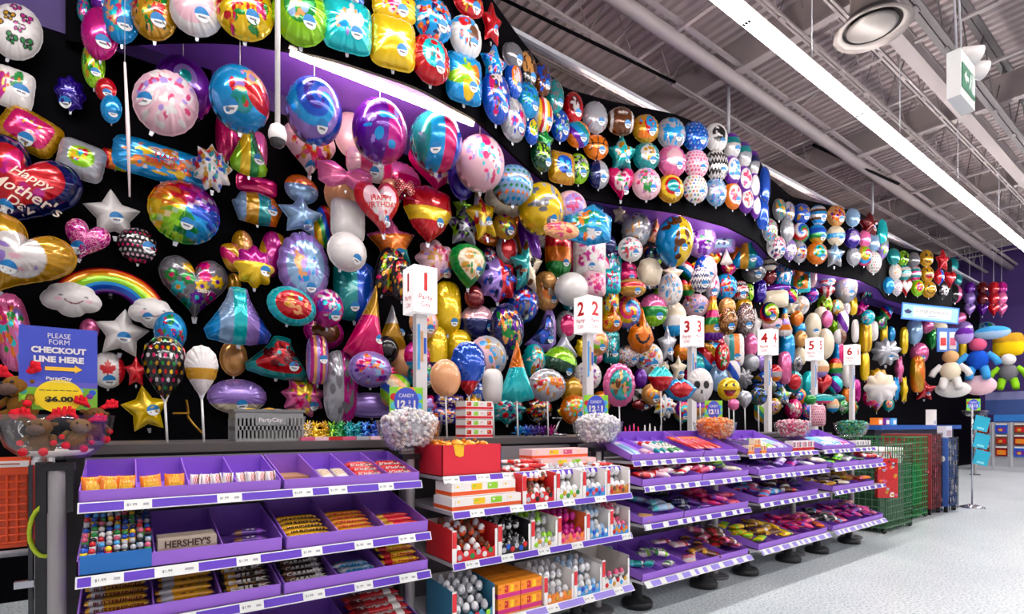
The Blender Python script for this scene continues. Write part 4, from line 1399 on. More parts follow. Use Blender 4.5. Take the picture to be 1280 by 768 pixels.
sb(850, 488, 42, 28, 'lips', 'rim', 'red sky', 'red lips stick balloon with pale rim', Y=2.95, st=None)
sb(875, 482, 32, 42, 'oval', 'skull', 'white', 'white skull stick balloon over the orange candy bowl', Y=2.95, st=None)
sb(911, 487, 28, 28, 'round', 'grin', 'yellow', 'yellow laughing face stick balloon', Y=2.95, st=None)
sb(917, 506, 14, 14, 'round', 'plain', 'pink', 'small plain pink stick balloon below the laughing face', Y=2.9, st=None)
sb(931, 500, 18, 22, 'drop', 'plain', 'silver', 'silver teardrop stick balloon', Y=2.95, st=None)
sb(948, 496, 22, 22, 'round', 'fine', 'darkgreen brown blue', 'dark green patterned stick balloon', Y=2.95, st=None)
sb(1028, 499, 30, 12, 'oval', 'top', 'aqua teal rose', 'aqua oval stick balloon near the green candy bowl', Y=2.95, st=None)
sb(1013, 500, 16, 12, 'oval', 'plain', 'green', 'green oval stick balloon before the green candy bowl', Y=2.95, st=None)
sb(1022, 520, 20, 26, 'pillow', 'dots', 'palepink magenta red', 'pink pillow stick balloon with magenta spots', Y=2.9, st=None)

# ---- more balloons hanging in the gaps of the dense middle of the wall
def top_edge(px):
    lo, hi = 0, 520
    return np.interp(px, [380, 450, 560, 640, 700, 760, 850, 930, 960, 1000, 1060, 1100], [215, 215, 225, 250, 275, 285, 305, 320, 335, 345, 365, 380])
_rg = random.Random(21)
_F = [('round', 'print'), ('round', 'disc'), ('oval', 'print'), ('star', 'print'), ('heart', 'rim'), ('pillow', 'big'), ('bubble', 'print'), ('tall', 'diag'), ('round', 'swirl'), ('flower', 'rim'), ('oval', 'top'), ('round', 'fine')]
_C = ['red', 'hotpink', 'magenta', 'orange', 'yellow', 'gold', 'lime', 'green', 'teal', 'aqua', 'sky', 'blue', 'purple', 'lilac', 'white', 'cream', 'silver', 'navy', 'rose', 'palepink', 'peach', 'tan']
_occ = [(e['px'], e['py'], e['w'] / 2, e['h'] / 2) for e in ALLB if e['zone'] in ('wall', 'stick')] + [(x, y, w, h) for x, y, w, h in ((525, 365, 22, 32), (735, 395, 20, 26), (865, 415, 17, 22), (960, 428, 14, 18), (1018, 437, 13, 15), (1065, 444, 10, 14))]
_n = 0
for _ in range(5000):
    px, py = _rg.uniform(395, 1112), _rg.uniform(215, 515)
    s = np.interp(px, [395, 560, 700, 850, 1000, 1110], [34, 31, 26, 22, 18, 14]) * _rg.uniform(0.85, 1.2)
    if py < top_edge(px) + s * 0.6: continue
    if any(((px - a) / (c + s * 0.22)) ** 2 + ((py - q) / (d + s * 0.22)) ** 2 < 1 for a, q, c, d in _occ): continue
    sh, pt = _rg.choice(_F)
    cs = _rg.sample(_C, 4)
    b(px, py, s, s * _rg.uniform(1.0, 1.25), sh, pt, cs, None, st=(0.3, -0.45) if s > 20 else None)
    _occ.append((px, py, s / 2, s / 2)); _n += 1
    if _n >= 110: break
# white tie on the graduation style balloon
# ------------------------------------------------------------------ checkout counter behind the candy shelves
DG = lin((70, 66, 70)); PV = lin((158, 106, 218)); PVD = lin((142, 92, 206)); RAIL = lin((238, 236, 242)); RV = lin((92, 44, 190)); GREY = lin((150, 148, 150))
ct = empty('checkout_counter', (2.9, 3.0, 0))
MB().box(-3.15, 3.65, -0.24, 0.42, 1.08, CZ, lin((92, 86, 86))).build('worktop', 'steel', ct)
MB().box(-3.1, 3.6, -0.2, 0.4, 0.0, 1.08, lin((54, 50, 54))).build('cabinet', 'steel', ct)
tag(ct, 'long dark grey checkout counter behind the candy shelves', 'counter')

SHZ = [(0.945, 0.725, 0.556, 0.27), (0.955, 0.80, 0.564, 0.262), (0.975, 0.825, 0.595, 0.25), (0.975, 0.82, 0.61, 0.26), (0.975, 0.82, 0.61, 0.26)]
SHX = [(-0.13, 1.09), (1.2, 2.41), (2.52, 3.70), (3.83, 4.96), (5.06, 6.2)]
SHY = (2.21, 2.12, 2.12, 2.12)
BACKY = 2.66
SHLAB = ['purple candy shelf unit with empty corner box beside the plush toy bowl', 'candy shelf unit stacked with chocolate egg boxes and a red box', 'candy shelf unit behind the second bowl of white sweets with five long red bars',
         'candy shelf unit by the orange sweets bowl with yellow packets on its base', 'last candy shelf unit next to the green wire bins']
# price tags: (fraction along the rail) per shelf
def tag_fr(i, Y, spans):
    x0, x1 = SHX[i]
    return [((ratio(a) * Y - x0) / (x1 - x0), (ratio(q) * Y - x0) / (x1 - x0)) for a, q in spans]
TAGPX = {(0, 0): [(155, 190), (271, 302), (365, 390), (410, 433), (472, 491)], (0, 1): [(114, 155), (193, 248), (295, 325), (376, 402), (442, 465), (497, 518)], (0, 2): [(130, 170), (210, 245), (299, 329), (378, 405), (442, 465), (498, 520)],
         (1, 0): [(553, 573), (594, 611), (627, 643), (671, 685), (718, 730)], (1, 1): [(586, 604), (636, 653), (668, 683), (702, 717), (742, 756)], (1, 2): [(580, 598), (625, 641), (671, 686), (713, 727), (776, 787)], (1, 3): [(640, 656), (681, 696), (727, 740), (765, 776)]}
TAGS_OLD = [[(0.21, 0.34), (0.53, 0.64), (0.70, 0.78), (0.86, 0.94)], [(0.13, 0.25), (0.33, 0.46), (0.54, 0.64), (0.75, 0.83), (0.9, 0.96)], [(0.1, 0.2), (0.36, 0.49), (0.62, 0.72), (0.83, 0.92)], [(0.2, 0.3), (0.5, 0.6), (0.75, 0.85)]]
def gondola(i):
    x0, x1 = SHX[i]
    r = empty('candy_shelf_unit', ((x0 + x1) / 2, BACKY, 0))
    L = (x1 - x0) / 2
    MB().box(-L - 0.005, L + 0.005, 0.0, 0.03, 0.1, 1.07, lin((128, 124, 128))).build('back_panel', 'steel', r)
    for s in (-1, 1):
        MB().box(s * (L - 0.018) - 0.02, s * (L - 0.018) + 0.02, -0.05, 0.0, 0.04, 1.02, GREY).build('upright_post', 'steel', r)
        MB().lathe([(0.0, 0.0), (0.10, 0.0), (0.105, 0.03), (0.09, 0.05), (0.035, 0.06), (0.03, SHZ[i][3] - 0.02)], 'black', 18, (s * (L - 0.22), -0.30, 0)).build('foot', 'plastic', r)
    for k, z in enumerate(SHZ[i]):
        yf = SHY[k] - BACKY
        base = k == 3
        sh = MB().box(-L, L, yf, -0.02, z - 0.016, z, lin((180, 176, 180)) if not base else lin((226, 224, 228)))
        so = sh.build('shelf', 'steel', r)
        # tilted rail on the front edge
        hh = 0.034
        t = 0.014 if not base else 0.03
        rm = MB()
        P = lambda f, q: (-L + 2 * L * f, yf - 0.003 - t * (1 - q), z - 0.03 + hh * q)
        rm.add([P(0, 0), P(1, 0), P(1, 1), P(0, 1)], [(0, 1, 2, 3)], RAIL)
        rm.add([P(0, 0), P(1, 0), (L, yf, z - 0.03), (-L, yf, z - 0.03)], [(0, 3, 2, 1)], RAIL)
        tg = tag_fr(i, SHY[k], TAGPX[(i, k)]) if (i, k) in TAGPX else [(a, a + 0.045) for a in [0.03 + 0.105 * q + 0.03 * math.sin(q * 5 + i + k) for q in range(9)]]
        cur = 0.004
        Q = lambda f, q: (-L + 2 * L * f, yf - 0.0045 - t * (1 - q), z - 0.03 + hh * q)
        for a, bb in tg + [(0.996, 1.0)]:
            if a > cur: rm.add([Q(cur, 0.12), Q(a, 0.12), Q(a, 0.9), Q(cur, 0.9)], [(0, 1, 2, 3)], RV if not base else lin((150, 132, 226)))
            cur = bb
        rm.build('price_rail', 'card', so)
        for a, bb in tg:
            tm = MB().add([Q(a, 0.02), Q(bb, 0.02), Q(bb, 1.0), Q(a, 1.0)], [(0, 1, 2, 3)], lin((236, 238, 236)))
            if i < 2 or k < 2:
                c0 = Vector(Q((a + bb) / 2, 0.5)); wd = (bb - a) * 2 * L
                put_text(tm, '$1.99', lin((70, 70, 80)), c0 + Vector((-wd * 0.22, 0, 0)), (1, 0, 0), Vector((0, t, hh)).normalized(), height=0.0105 if i < 2 else 0.014, off=0.001)
                q0_ = c0 + Vector((wd * 0.28, -0.001, 0)); ez_ = Vector((0, t, hh)).normalized() * 0.004
                tm.add([q0_ - ez_ - Vector((wd * 0.1, 0, 0)), q0_ - ez_ + Vector((wd * 0.1, 0, 0)), q0_ + ez_ + Vector((wd * 0.1, 0, 0)), q0_ + ez_ - Vector((wd * 0.1, 0, 0))], [(0, 1, 2, 3)], lin((168, 168, 174)))
            tm.build('price_tag', 'card', so)
    return tag(r, SHLAB[i], 'shelf unit', 'candy shelf units along the checkout')
for i in range(5): gondola(i)

# ---- purple cardboard trays
SLOPE = {}
def rise(cell, y):
    s, y0 = SLOPE.get((round(cell[0], 4), round(cell[4], 4)), (0.0, 0.0))
    return (y - y0) * s
def tray(xa, xb, z, yf, yb, cells, label, fh=0.04, bh=0.125, group='purple cardboard candy trays', c=PV, slope=0.0, dh=1.0):
    r = empty('candy_tray', ((xa + xb) / 2, yf, z + 0.001))
    L = (xb - xa) / 2; D = yb - yf; t = 0.004
    mb = MB()
    mb.box(-L, L, 0, D, 0, t, c); mb.box(-L, L, 0, t, 0, fh, c); mb.box(-L, L, D - t, D, 0, bh, PVD)
    def side(x):
        return mb.add([(x - t / 2, 0, 0), (x - t / 2, D, 0), (x - t / 2, D, bh), (x - t / 2, 0.0, fh), (x + t / 2, 0, 0), (x + t / 2, D, 0), (x + t / 2, D, bh), (x + t / 2, 0.0, fh)],
                      [(0, 3, 2, 1), (4, 5, 6, 7), (3, 7, 6, 2), (0, 1, 5, 4), (0, 4, 7, 3), (1, 2, 6, 5)], c)
    side(-L + t / 2); side(L - t / 2)
    mb.build('tray_body', 'card', r)
    for k in range(1, cells):
        x = -L + 2 * L * k / cells
        d_ = MB()
        d_.add([(x - t / 2, t, t), (x - t / 2, D - t, t), (x - t / 2, D - t, bh * 0.97 * dh), (x - t / 2, t, fh * 0.98 * dh), (x + t / 2, t, t), (x + t / 2, D - t, t), (x + t / 2, D - t, bh * 0.97 * dh), (x + t / 2, t, fh * 0.98 * dh)],
               [(0, 3, 2, 1), (4, 5, 6, 7), (3, 7, 6, 2), (0, 1, 5, 4), (0, 4, 7, 3), (1, 2, 6, 5)], c)
        d_.build('divider', 'card', r)
    tag(r, label, 'tray', group)
    r.rotation_euler = (math.atan(slope), 0, 0)
    for k in range(cells): SLOPE[(round(xa + 2 * L * k / cells + 0.006, 4), round(z + 0.006, 4))] = (slope, yf)
    w = 2 * L / cells
    return [(xa + w * k + 0.006, xa + w * (k + 1) - 0.006, yf + 0.008, yb - 0.008, z + 0.006) for k in range(cells)]

# ---- sweets
_PK = {}
def pack_mesh(kind, l, w, h, cols, text=None, tcol='white', seed=0, tw=0.8, th=None):
    """wrapped bar lying flat, long side along x: pillow body with crimped ends, printed band"""
    key = (kind, l, w, h, tuple(map(str, cols)), text, str(tcol))
    if key in _PK: return _PK[key]
    mb = MB()
    rng = random.Random(seed + len(_PK))
    if kind in ('bar', 'bag'):
        nx, nc = 14, 12
        vs, fs, cs = [], [], []
        for i in range(nx + 1):
            f = -1 + 2 * i / nx
            e = 1 - abs(f) ** 6
            crimp = abs(f) > 0.86
            hh = h / 2 * (0.12 + 0.88 * e) if not crimp else h * 0.05
            ww = w / 2 * (1.0 if crimp else (0.96 if kind == 'bar' else 1.0 - 0.08 * e))
            for k in range(nc):
                a = 2 * PI * k / nc
                ca, sa = math.cos(a), math.sin(a)
                q = 0.6 if kind == 'bar' else 0.9
                vs.append((f * l / 2, ww * math.copysign(abs(ca) ** q, ca), hh * math.copysign(abs(sa) ** q, sa) + h / 2 + (0.004 * math.sin(i * 9) if crimp else 0)))
        for i in range(nx):
            for k in range(nc):
                fs.append((i * nc + k, i * nc + (k + 1) % nc, (i + 1) * nc + (k + 1) % nc, (i + 1) * nc + k))
                u = (i + 0.5) / nx
                c = cols[0]
                if len(cols) > 1 and (0.08 < u < 0.3): c = cols[1]
                if len(cols) > 2 and (0.72 < u < 0.88): c = cols[2]
                if len(cols) > 3 and k in (1, 2, 3) and 0.35 < u < 0.7 and (i + k) % 2: c = cols[3]
                cs.append(c)
        mb.add(vs, fs, cs, True)
        if text: put_text(mb, text, tcol, (l * 0.04, 0, h), (1, 0, 0), (0, 1, 0), width=l * tw, height=th or w * 0.5, bold=0.03, off=0.0015)
        if text and kind == 'bar': put_text(mb, text, tcol, (l * 0.04, -w * 0.475, h * 0.52), (1, 0, 0), (0, 0, 1), width=l * tw, height=h * 0.55, bold=0.03, off=0.002)
    else:
        mb.box(-l / 2, l / 2, -w / 2, w / 2, 0, h, cols[0])
        if len(cols) > 1: mb.box(-l / 2 - 0.0006, l / 2 + 0.0006, -w / 2 - 0.0006, w / 2 + 0.0006, h * 0.08, h * 0.36, cols[1])
        if len(cols) > 2:
            for k in range(4):
                x = -l / 2 + l * (k + 0.5) / 4
                cc = cols[2 + k % (len(cols) - 2)]
                mb.box(x - l * 0.08, x + l * 0.08, -w / 2 - 0.0012, -w / 2, h * 0.42, h * 0.88, cc)
                mb.ball((x - l * 0.04, -w / 2, h * 0.7), (l * 0.045, 0.0015, h * 0.16), cols[2 + (k + 1) % (len(cols) - 2)], 8, 5)
        if text: put_text(mb, text, tcol, (0, -w / 2, h * 0.62), (1, 0, 0), (0, 0, 1), width=l * tw, height=th or h * 0.4, bold=0.03, off=0.002)
    me = mb.mesh({'bar': 'candy_bar', 'bag': 'candy_bag'}.get(kind, 'candy_box'))
    me.materials.append(M['gloss'] if kind in ('bar', 'bag') else M['card'])
    _PK[key] = me
    return me

ORD = ['first', 'second', 'third', 'fourth', 'fifth', 'sixth', 'seventh', 'eighth', 'ninth', 'tenth', 'eleventh', 'twelfth']
def put(me, name, x, y, z, rz=0, rx=0, ry=0, label='', cat='candy', group=None):
    o = link(name, me, None)
    o.location = (x, y, z); o.rotation_euler = (rx, ry, rz)
    return tag(o, label, cat, group)

def stack_bars(cell, cols, text=None, tcol='white', n=3, what='candy bar', group=None, rows=1, kind='bar', h=0.024, lift=0.02, yoff=0.03, along=True, w=0.045, jitter=0.06, l=None, tilt=0.0, back=0.05, tw=0.8, base=0.0, th=None):
    """bars side by side from the front of a compartment to its back, each row raised a little behind the one before"""
    xa, xb, ya, yb, z = cell
    L = (l or (xb - xa) * 0.92)
    me = pack_mesh(kind, L, w, h, cols, text, tcol, tw=tw, th=th)
    rg = random.Random(int(xa * 997 + z * 31))
    for k in range(n):
        y = ya + yoff + k * back
        o = put(me, 'candy_bar' if kind == 'bar' else ('candy_bag' if kind == 'bag' else 'candy_box'), (xa + xb) / 2 + rg.uniform(-0.006, 0.006), y, z + k * lift + 0.001 + base + rise(cell, y), rz=rg.uniform(-jitter, jitter), rx=tilt,
                label='%s, %s from the front' % (what, ORD[k]) if n > 1 else what, group=group or what)

def stand_bags(cell, cols, n, what, kind='bag', hgt=0.085, wd=0.06, thick=0.026, text=None, tcol='white', y0=0.05, lean=0.28, tw=0.7, dy=0.0):
    """small bags standing up side by side, leaning back"""
    xa, xb, ya, yb, z = cell
    me = pack_mesh(kind, hgt, wd, thick, cols, text, tcol, tw=tw)
    rg = random.Random(int(xa * 991))
    for k in range(n):
        x = xa + (xb - xa) * (k + 0.5) / n
        o = link('candy_bag', me, None)
        # stand on the short end: local x up
        m = Matrix.Translation((x, ya + y0 + dy * (k % 2), z + wd * 0.5 + rise(cell, ya + y0))) @ Matrix.Rotation(-lean + rg.uniform(-0.08, 0.08), 4, 'X') @ Matrix.Rotation(rg.uniform(-0.12, 0.12), 4, 'Y') @ Matrix.Rotation(rg.uniform(-0.3, 0.3), 4, 'Z')
        flat = Matrix(((0, 1, 0, 0), (0, 0, -1, thick / 2), (1, 0, 0, 0), (0, 0, 0, 1)))
        # text must read along x: keep bags upright by laying width along x
        up = Matrix(((1, 0, 0, 0), (0, 0, -1, thick / 2), (0, 1, 0, 0), (0, 0, 0, 1)))
        o.matrix_world = m @ up
        tag(o, '%s, %s along its compartment' % (what, ORD[k]), 'candy', what)

Z1 = SHZ[0]
TY = [(SHY[0] + 0.014, 2.60), (SHY[1] + 0.014, 2.56), (SHY[2] + 0.014, 2.56), (SHY[3] + 0.014, 2.56)]
OR, YE = lin((246, 130, 24)), lin((250, 196, 30))
# unit one, top shelf
c = tray(-0.128, 0.49, Z1[0], *TY[0], 4, 'purple tray of orange packets and white bags on the shelf beside the toy bowl', bh=0.10, slope=0.06)
stand_bags(c[0], [OR, OR, OR, YE], 3, 'orange and yellow packet in the tray corner by the toy bowl', hgt=0.052, wd=0.075, thick=0.022, text='Reese', tcol=YE)
stand_bags(c[1], [OR, OR, OR, YE], 2, 'orange and yellow packet in the second top compartment', hgt=0.062, wd=0.072, thick=0.022, text='Reese', tcol=YE)
stand_bags(c[2], [lin((236, 226, 224)), 'white', 'brown', 'red'], 4, 'white bag with brown and red print in the third top compartment', hgt=0.036, wd=0.066, thick=0.02)
stand_bags(c[3], [lin((236, 226, 224)), 'white', 'brown', 'red'], 4, 'white bag with brown and red print in the fourth top compartment', hgt=0.036, wd=0.066, thick=0.02)
c = tray(0.50, 1.088, Z1[0], *TY[0], 4, 'purple tray of white wrappers and red bars beside the first sweets bowl', bh=0.10, slope=0.06)
stack_bars(c[0], ['white', 'green', 'lime'], None, n=1, what='white and green flat candy packet lying alone in its compartment', w=0.05, h=0.012)
o = MB().box(c[0][0], c[0][1], c[0][2] + 0.15, c[0][3], c[0][4], c[0][4] + 0.03, lin((190, 140, 90))).build('cardboard_insert', 'card'); tag(o, 'bare brown cardboard insert behind the green and white packet', 'cardboard')
me = pack_mesh('bar', 0.15, 0.052, 0.024, [lin((238, 230, 214)), 'white', 'cream', 'tan'])
for k in range(2):
    put(me, 'candy_bar', c[1][0] + 0.04 + 0.062 * k, c[1][2] + 0.09, c[1][4] + 0.022, rz=PI / 2, rx=0.0, ry=-0.25, label='cream coloured candy wrapper lying lengthways, %s in its compartment' % ORD[k], group='cream wrappers')
RB = lin((216, 26, 36))
stack_bars(c[2], [RB, RB, 'darkred', 'white'], 'KitKat', 'white', 4, 'red and white candy bar third compartment from the sweets bowl', h=0.03, w=0.06, lift=0.012, back=0.055)
stack_bars(c[3], [RB, 'red', 'darkred', 'darkred'], 'KitKat', 'white', 4, 'red candy bar in the end compartment of the first shelf unit', h=0.03, w=0.06, lift=0.012, back=0.055)
# unit one, second shelf
bx = empty('candy_display_box', (-0.027, SHY[1] + 0.012, Z1[1] + 0.006))
m_ = MB().box(-0.093, 0.093, 0.0, 0.40, 0, 0.03, lin((20, 70, 150))).box(-0.093, 0.093, -0.002, 0.0, 0.0, 0.06, lin((30, 110, 190)))
m_.build('carton', 'card', bx)
rg = random.Random(4)
cols_ = ['red', 'sky', 'white', 'yellow', 'black', 'green', 'blue', 'silver', 'rose', 'navy']
tag(bx, 'blue carton packed with tiny bright candy toys on the second shelf', 'box')
tiny = []
for k, cc in enumerate(cols_):
    mb = MB().tube([(0, 0, 0), (0, 0, 0.03)], [0.009, 0.010], cc, 8).ball((0, 0, 0.036), (0.0095, 0.0095, 0.010), cols_[(k + 3) % 10], 8, 6)
    me = mb.mesh('candy_toy'); me.materials.append(M['gloss']); tiny.append(me)
for r_ in range(11):
    for q in range(9):
        o = link('candy_toy', rg.choice(tiny), None)
        o.location = (-0.111 + q * 0.021 + rg.uniform(-0.002, 0.002), SHY[1] + 0.03 + r_ * 0.035, Z1[1] + 0.036 + r_ * 0.011 + rg.uniform(0, 0.006))
        tag(o, 'tiny bright candy toy standing packed in the blue carton', 'candy', 'tiny candy toys in the blue carton')
c = tray(-0.128, 0.478, Z1[1], *TY[1], 3, 'purple tray holding the blue toy carton and brown bars on the second shelf', bh=0.13, fh=0.05)
stack_bars(c[1], [lin((176, 160, 146)), lin((160, 140, 126))], "HERSHEY'S", lin((60, 32, 22)), 2, 'beige chocolate bar with dark letters on the second shelf', kind='box', h=0.045, w=0.05, lift=0.0, tw=0.78, back=0.07, base=0.034, th=0.025)
stack_bars(c[2], [lin((74, 34, 120)), 'brown', 'purple', 'white'], None, n=3, what='dark purple candy bar in the shaded second shelf compartment', l=0.12)
c = tray(0.488, 1.085, Z1[1], *TY[1], 3, 'purple tray of gold and red bars at the end of the second shelf', bh=0.10, fh=0.05, slope=0.1)
G1, G2 = lin((238, 178, 30)), lin((228, 150, 24))
stack_bars(c[0], [G1, G1, 'gold'], 'WUNDERBAR', lin((50, 24, 20)), 6, 'yellow candy bar with dark letters on the second shelf', w=0.042, lift=0.006, back=0.045)
stack_bars(c[1], [G2, G2, 'gold'], 'CRUNCHIE', 'red', 6, 'golden candy bar with red letters on the second shelf', w=0.042, lift=0.006, back=0.045)
stack_bars(c[2], [RB, 'gold', 'red'], None, 'white', 4, 'red candy bar with gold end on the second shelf', w=0.042, lift=0.006, back=0.05)
# unit one, third shelf
c = tray(-0.128, 0.47, Z1[2], *TY[2], 3, 'purple tray of yellow and dark bars on the third shelf', bh=0.09, fh=0.045, slope=0.09)
stack_bars(c[0], [lin((214, 160, 30)), 'silver', 'gold'], 'BUTTERFINGER', lin((110, 30, 20)), 5, 'yellow and silver candy bar on the third shelf', w=0.045, lift=0.009, back=0.045)
stack_bars(c[1], [lin((222, 160, 26)), 'silver', 'gold', 'darkred'], None, 'white', 5, 'gold wrapped candy bar heaped on the third shelf', w=0.045, lift=0.009, back=0.045)
stack_bars(c[2], [lin((48, 28, 24)), 'gold', 'brown', 'gold'], 'MILK', 'white', 5, 'dark brown candy bar with gold end on the third shelf', w=0.045, lift=0.009, back=0.045)
c = tray(0.48, 1.085, Z1[2], *TY[2], 3, 'purple tray of brown, blue and yellow bars at the end of the third shelf', bh=0.09, fh=0.045, slope=0.09)
stack_bars(c[0], [lin((52, 34, 30)), 'brown', 'silver'], 'CARAMILK', 'white', 6, 'dark candy bar with white letters on the third shelf', w=0.045, lift=0.008, back=0.045)
stack_bars(c[1], [lin((150, 170, 190)), 'silver', 'paleblue', 'sky'], 'AERO', lin((20, 130, 190)), 3, 'silvery blue candy bar on the third shelf', l=0.15, lift=0.006)
stack_bars(c[2], [lin((246, 200, 24)), 'red', 'gold'], 'Oh Henry!', 'red', 7, 'yellow and red candy bar piled high on the third shelf', w=0.045, lift=0.016, back=0.04)
# unit one, base
c = tray(-0.128, 1.085, Z1[3], *TY[3], 4, 'purple tray on the base of the first shelf unit', bh=0.11)
stack_bars(c[3], [lin((190, 20, 34)), 'darkred', 'white', 'white'], 'Twizzlers', 'white', 6, 'red candy bag on the base of the first shelf unit', kind='bag', w=0.07, h=0.04, lift=0.018, back=0.055)
stack_bars(c[2], [lin((60, 30, 90)), 'purple', 'darkred'], None, n=3, what='dark purple candy bag in the base tray', kind='bag', w=0.07, h=0.03)
stack_bars(c[1], [lin((40, 40, 60)), 'grey'], None, n=3, what='dark candy bag low in the base tray', kind='bag', w=0.07, h=0.03)

# ------------------------------------------------------------------ unit two: boxes and chocolate eggs
Z2 = SHZ[1]
REDB = lin((226, 36, 58))
p0 = SHY[0] + 0.01
r = empty('red_box', (1.375, p0, Z2[0] + 0.001))
mb = MB().box(-0.17, 0.17, 0, 0.3, 0, 0.004, REDB).box(-0.17, 0.17, 0, 0.004, 0, 0.15, REDB).box(-0.17, 0.17, 0.296, 0.3, 0, 0.15, REDB).box(-0.17, -0.166, 0, 0.3, 0, 0.15, REDB).box(0.166, 0.17, 0, 0.3, 0, 0.15, REDB)
mb.box(-0.168, 0.168, 0.004, 0.296, 0.09, 0.094, lin((150, 80, 30)))
mb.build('box_body', 'card', r)
mb = MB().add([(-0.11, -0.001, 0.15), (-0.05, -0.001, 0.148), (-0.055, -0.004, 0.095), (-0.075, -0.004, 0.09), (-0.1, -0.004, 0.1)], [(0, 4, 3, 2, 1)], YE).build('paper_flap', 'card', r)
tag(r, 'plain red open box filled with orange wrapped sweets', 'box')
rg = random.Random(9)
sw = []
for cc in ((250, 170, 30), (255, 200, 60), (240, 140, 20)):
    mb = MB().ball((0, 0, 0), (0.026, 0.02, 0.017), lin(cc), 10, 6)
    for s in (-1, 1): mb.add([(s * 0.022, 0, 0), (s * 0.05, -0.014, 0.008), (s * 0.052, 0, -0.004), (s * 0.05, 0.014, 0.008)], [(0, 1, 2), (0, 2, 3)], lin(cc))
    me = mb.mesh('wrapped_sweet'); me.materials.append(M['gloss']); sw.append(me)
for q in range(34):
    o = link('wrapped_sweet', rg.choice(sw), None)
    o.location = (1.375 + rg.uniform(-0.14, 0.14), p0 + rg.uniform(0.03, 0.27), Z2[0] + 0.135 + rg.uniform(-0.01, 0.025)); o.rotation_euler = (rg.uniform(-0.4, 0.4), rg.uniform(-0.4, 0.4), rg.uniform(0, 6))
    tag(o, 'twist wrapped orange sweet heaped in the plain red box', 'sweet', 'orange sweets in the red box')

KW = lin((246, 240, 236)); KO = lin((236, 90, 30))
def carton(x0, x1, y0, d_, z, h, cols, label, group='small printed candy cartons'):
    me = pack_mesh('box', x1 - x0, d_, h, cols)
    return put(me, 'candy_carton', (x0 + x1) / 2, y0 + d_ / 2, z + 0.001, label=label, cat='carton', group=group)
carton(1.60, 1.66, p0 + 0.16, 0.16, Z2[0], 0.1, [lin((40, 140, 210)), 'sky'], 'plain blue carton behind the red box')
PK_ = lin((250, 206, 206))
carton(1.88, 2.31, p0 + 0.09, 0.12, Z2[0] + 0.0, 0.05, [PK_, KO, PK_, 'yellow', 'lime'], 'long pink carton with yellow pictures, lower of the pair')
carton(1.84, 2.27, p0 + 0.12, 0.12, Z2[0] + 0.052, 0.055, [PK_, KO, PK_, 'yellow', 'rose'], 'long pink carton with yellow pictures, upper of the pair')
me = pack_mesh('bar', 0.16, 0.035, 0.02, [lin((226, 40, 40)), 'white', 'red', 'white'])
rg = random.Random(3)
for q in range(14):
    put(me, 'candy_bar', 1.72 + rg.uniform(-0.05, 0.10), p0 + 0.03 + 0.02 * (q % 7), Z2[0] + 0.001 + 0.018 * (q // 5), rz=rg.uniform(-0.5, 0.5), label='red and white candy stick in the loose heap beside the pink cartons', group='heap of red and white candy sticks')
for q in range(3):
    put(me, 'candy_bar', 2.31 + 0.02 * (q % 2), p0 + 0.04 + 0.04 * q, Z2[0] + 0.001, rz=0.1 * q, label='red candy stick at the end of the egg shelf, %s from the front' % ORD[q], group='red sticks at the shelf end')
# tower carton of red and white packs on the counter
for k in range(4):
    zz = CZ + 0.002 + 0.058 * k
    p = at(597, 540, 2.82)
    me = pack_mesh('box', 0.2, 0.12, 0.055, [lin((244, 240, 238)), lin((226, 40, 50)), 'red', 'lime', 'white'])
    put(me, 'candy_carton', p.x, 2.86, zz, label='red and white carton in the counter tower behind the red box, %s from the bottom' % ORD[k], cat='carton', group='tower of red and white cartons')

# shelf two: white cartons
q0 = SHY[1] + 0.006
carton(1.205, 1.60, q0, 0.18, Z2[1], 0.062, [KW, KO, KW, 'yellow', 'lime'], 'long white carton with yellow pictures, lower of the two on the egg shelf')
carton(1.215, 1.58, q0 + 0.02, 0.16, Z2[1] + 0.064, 0.066, [KW, KO, KW, 'yellow', 'lime'], 'long white carton with yellow pictures, upper of the two on the egg shelf')

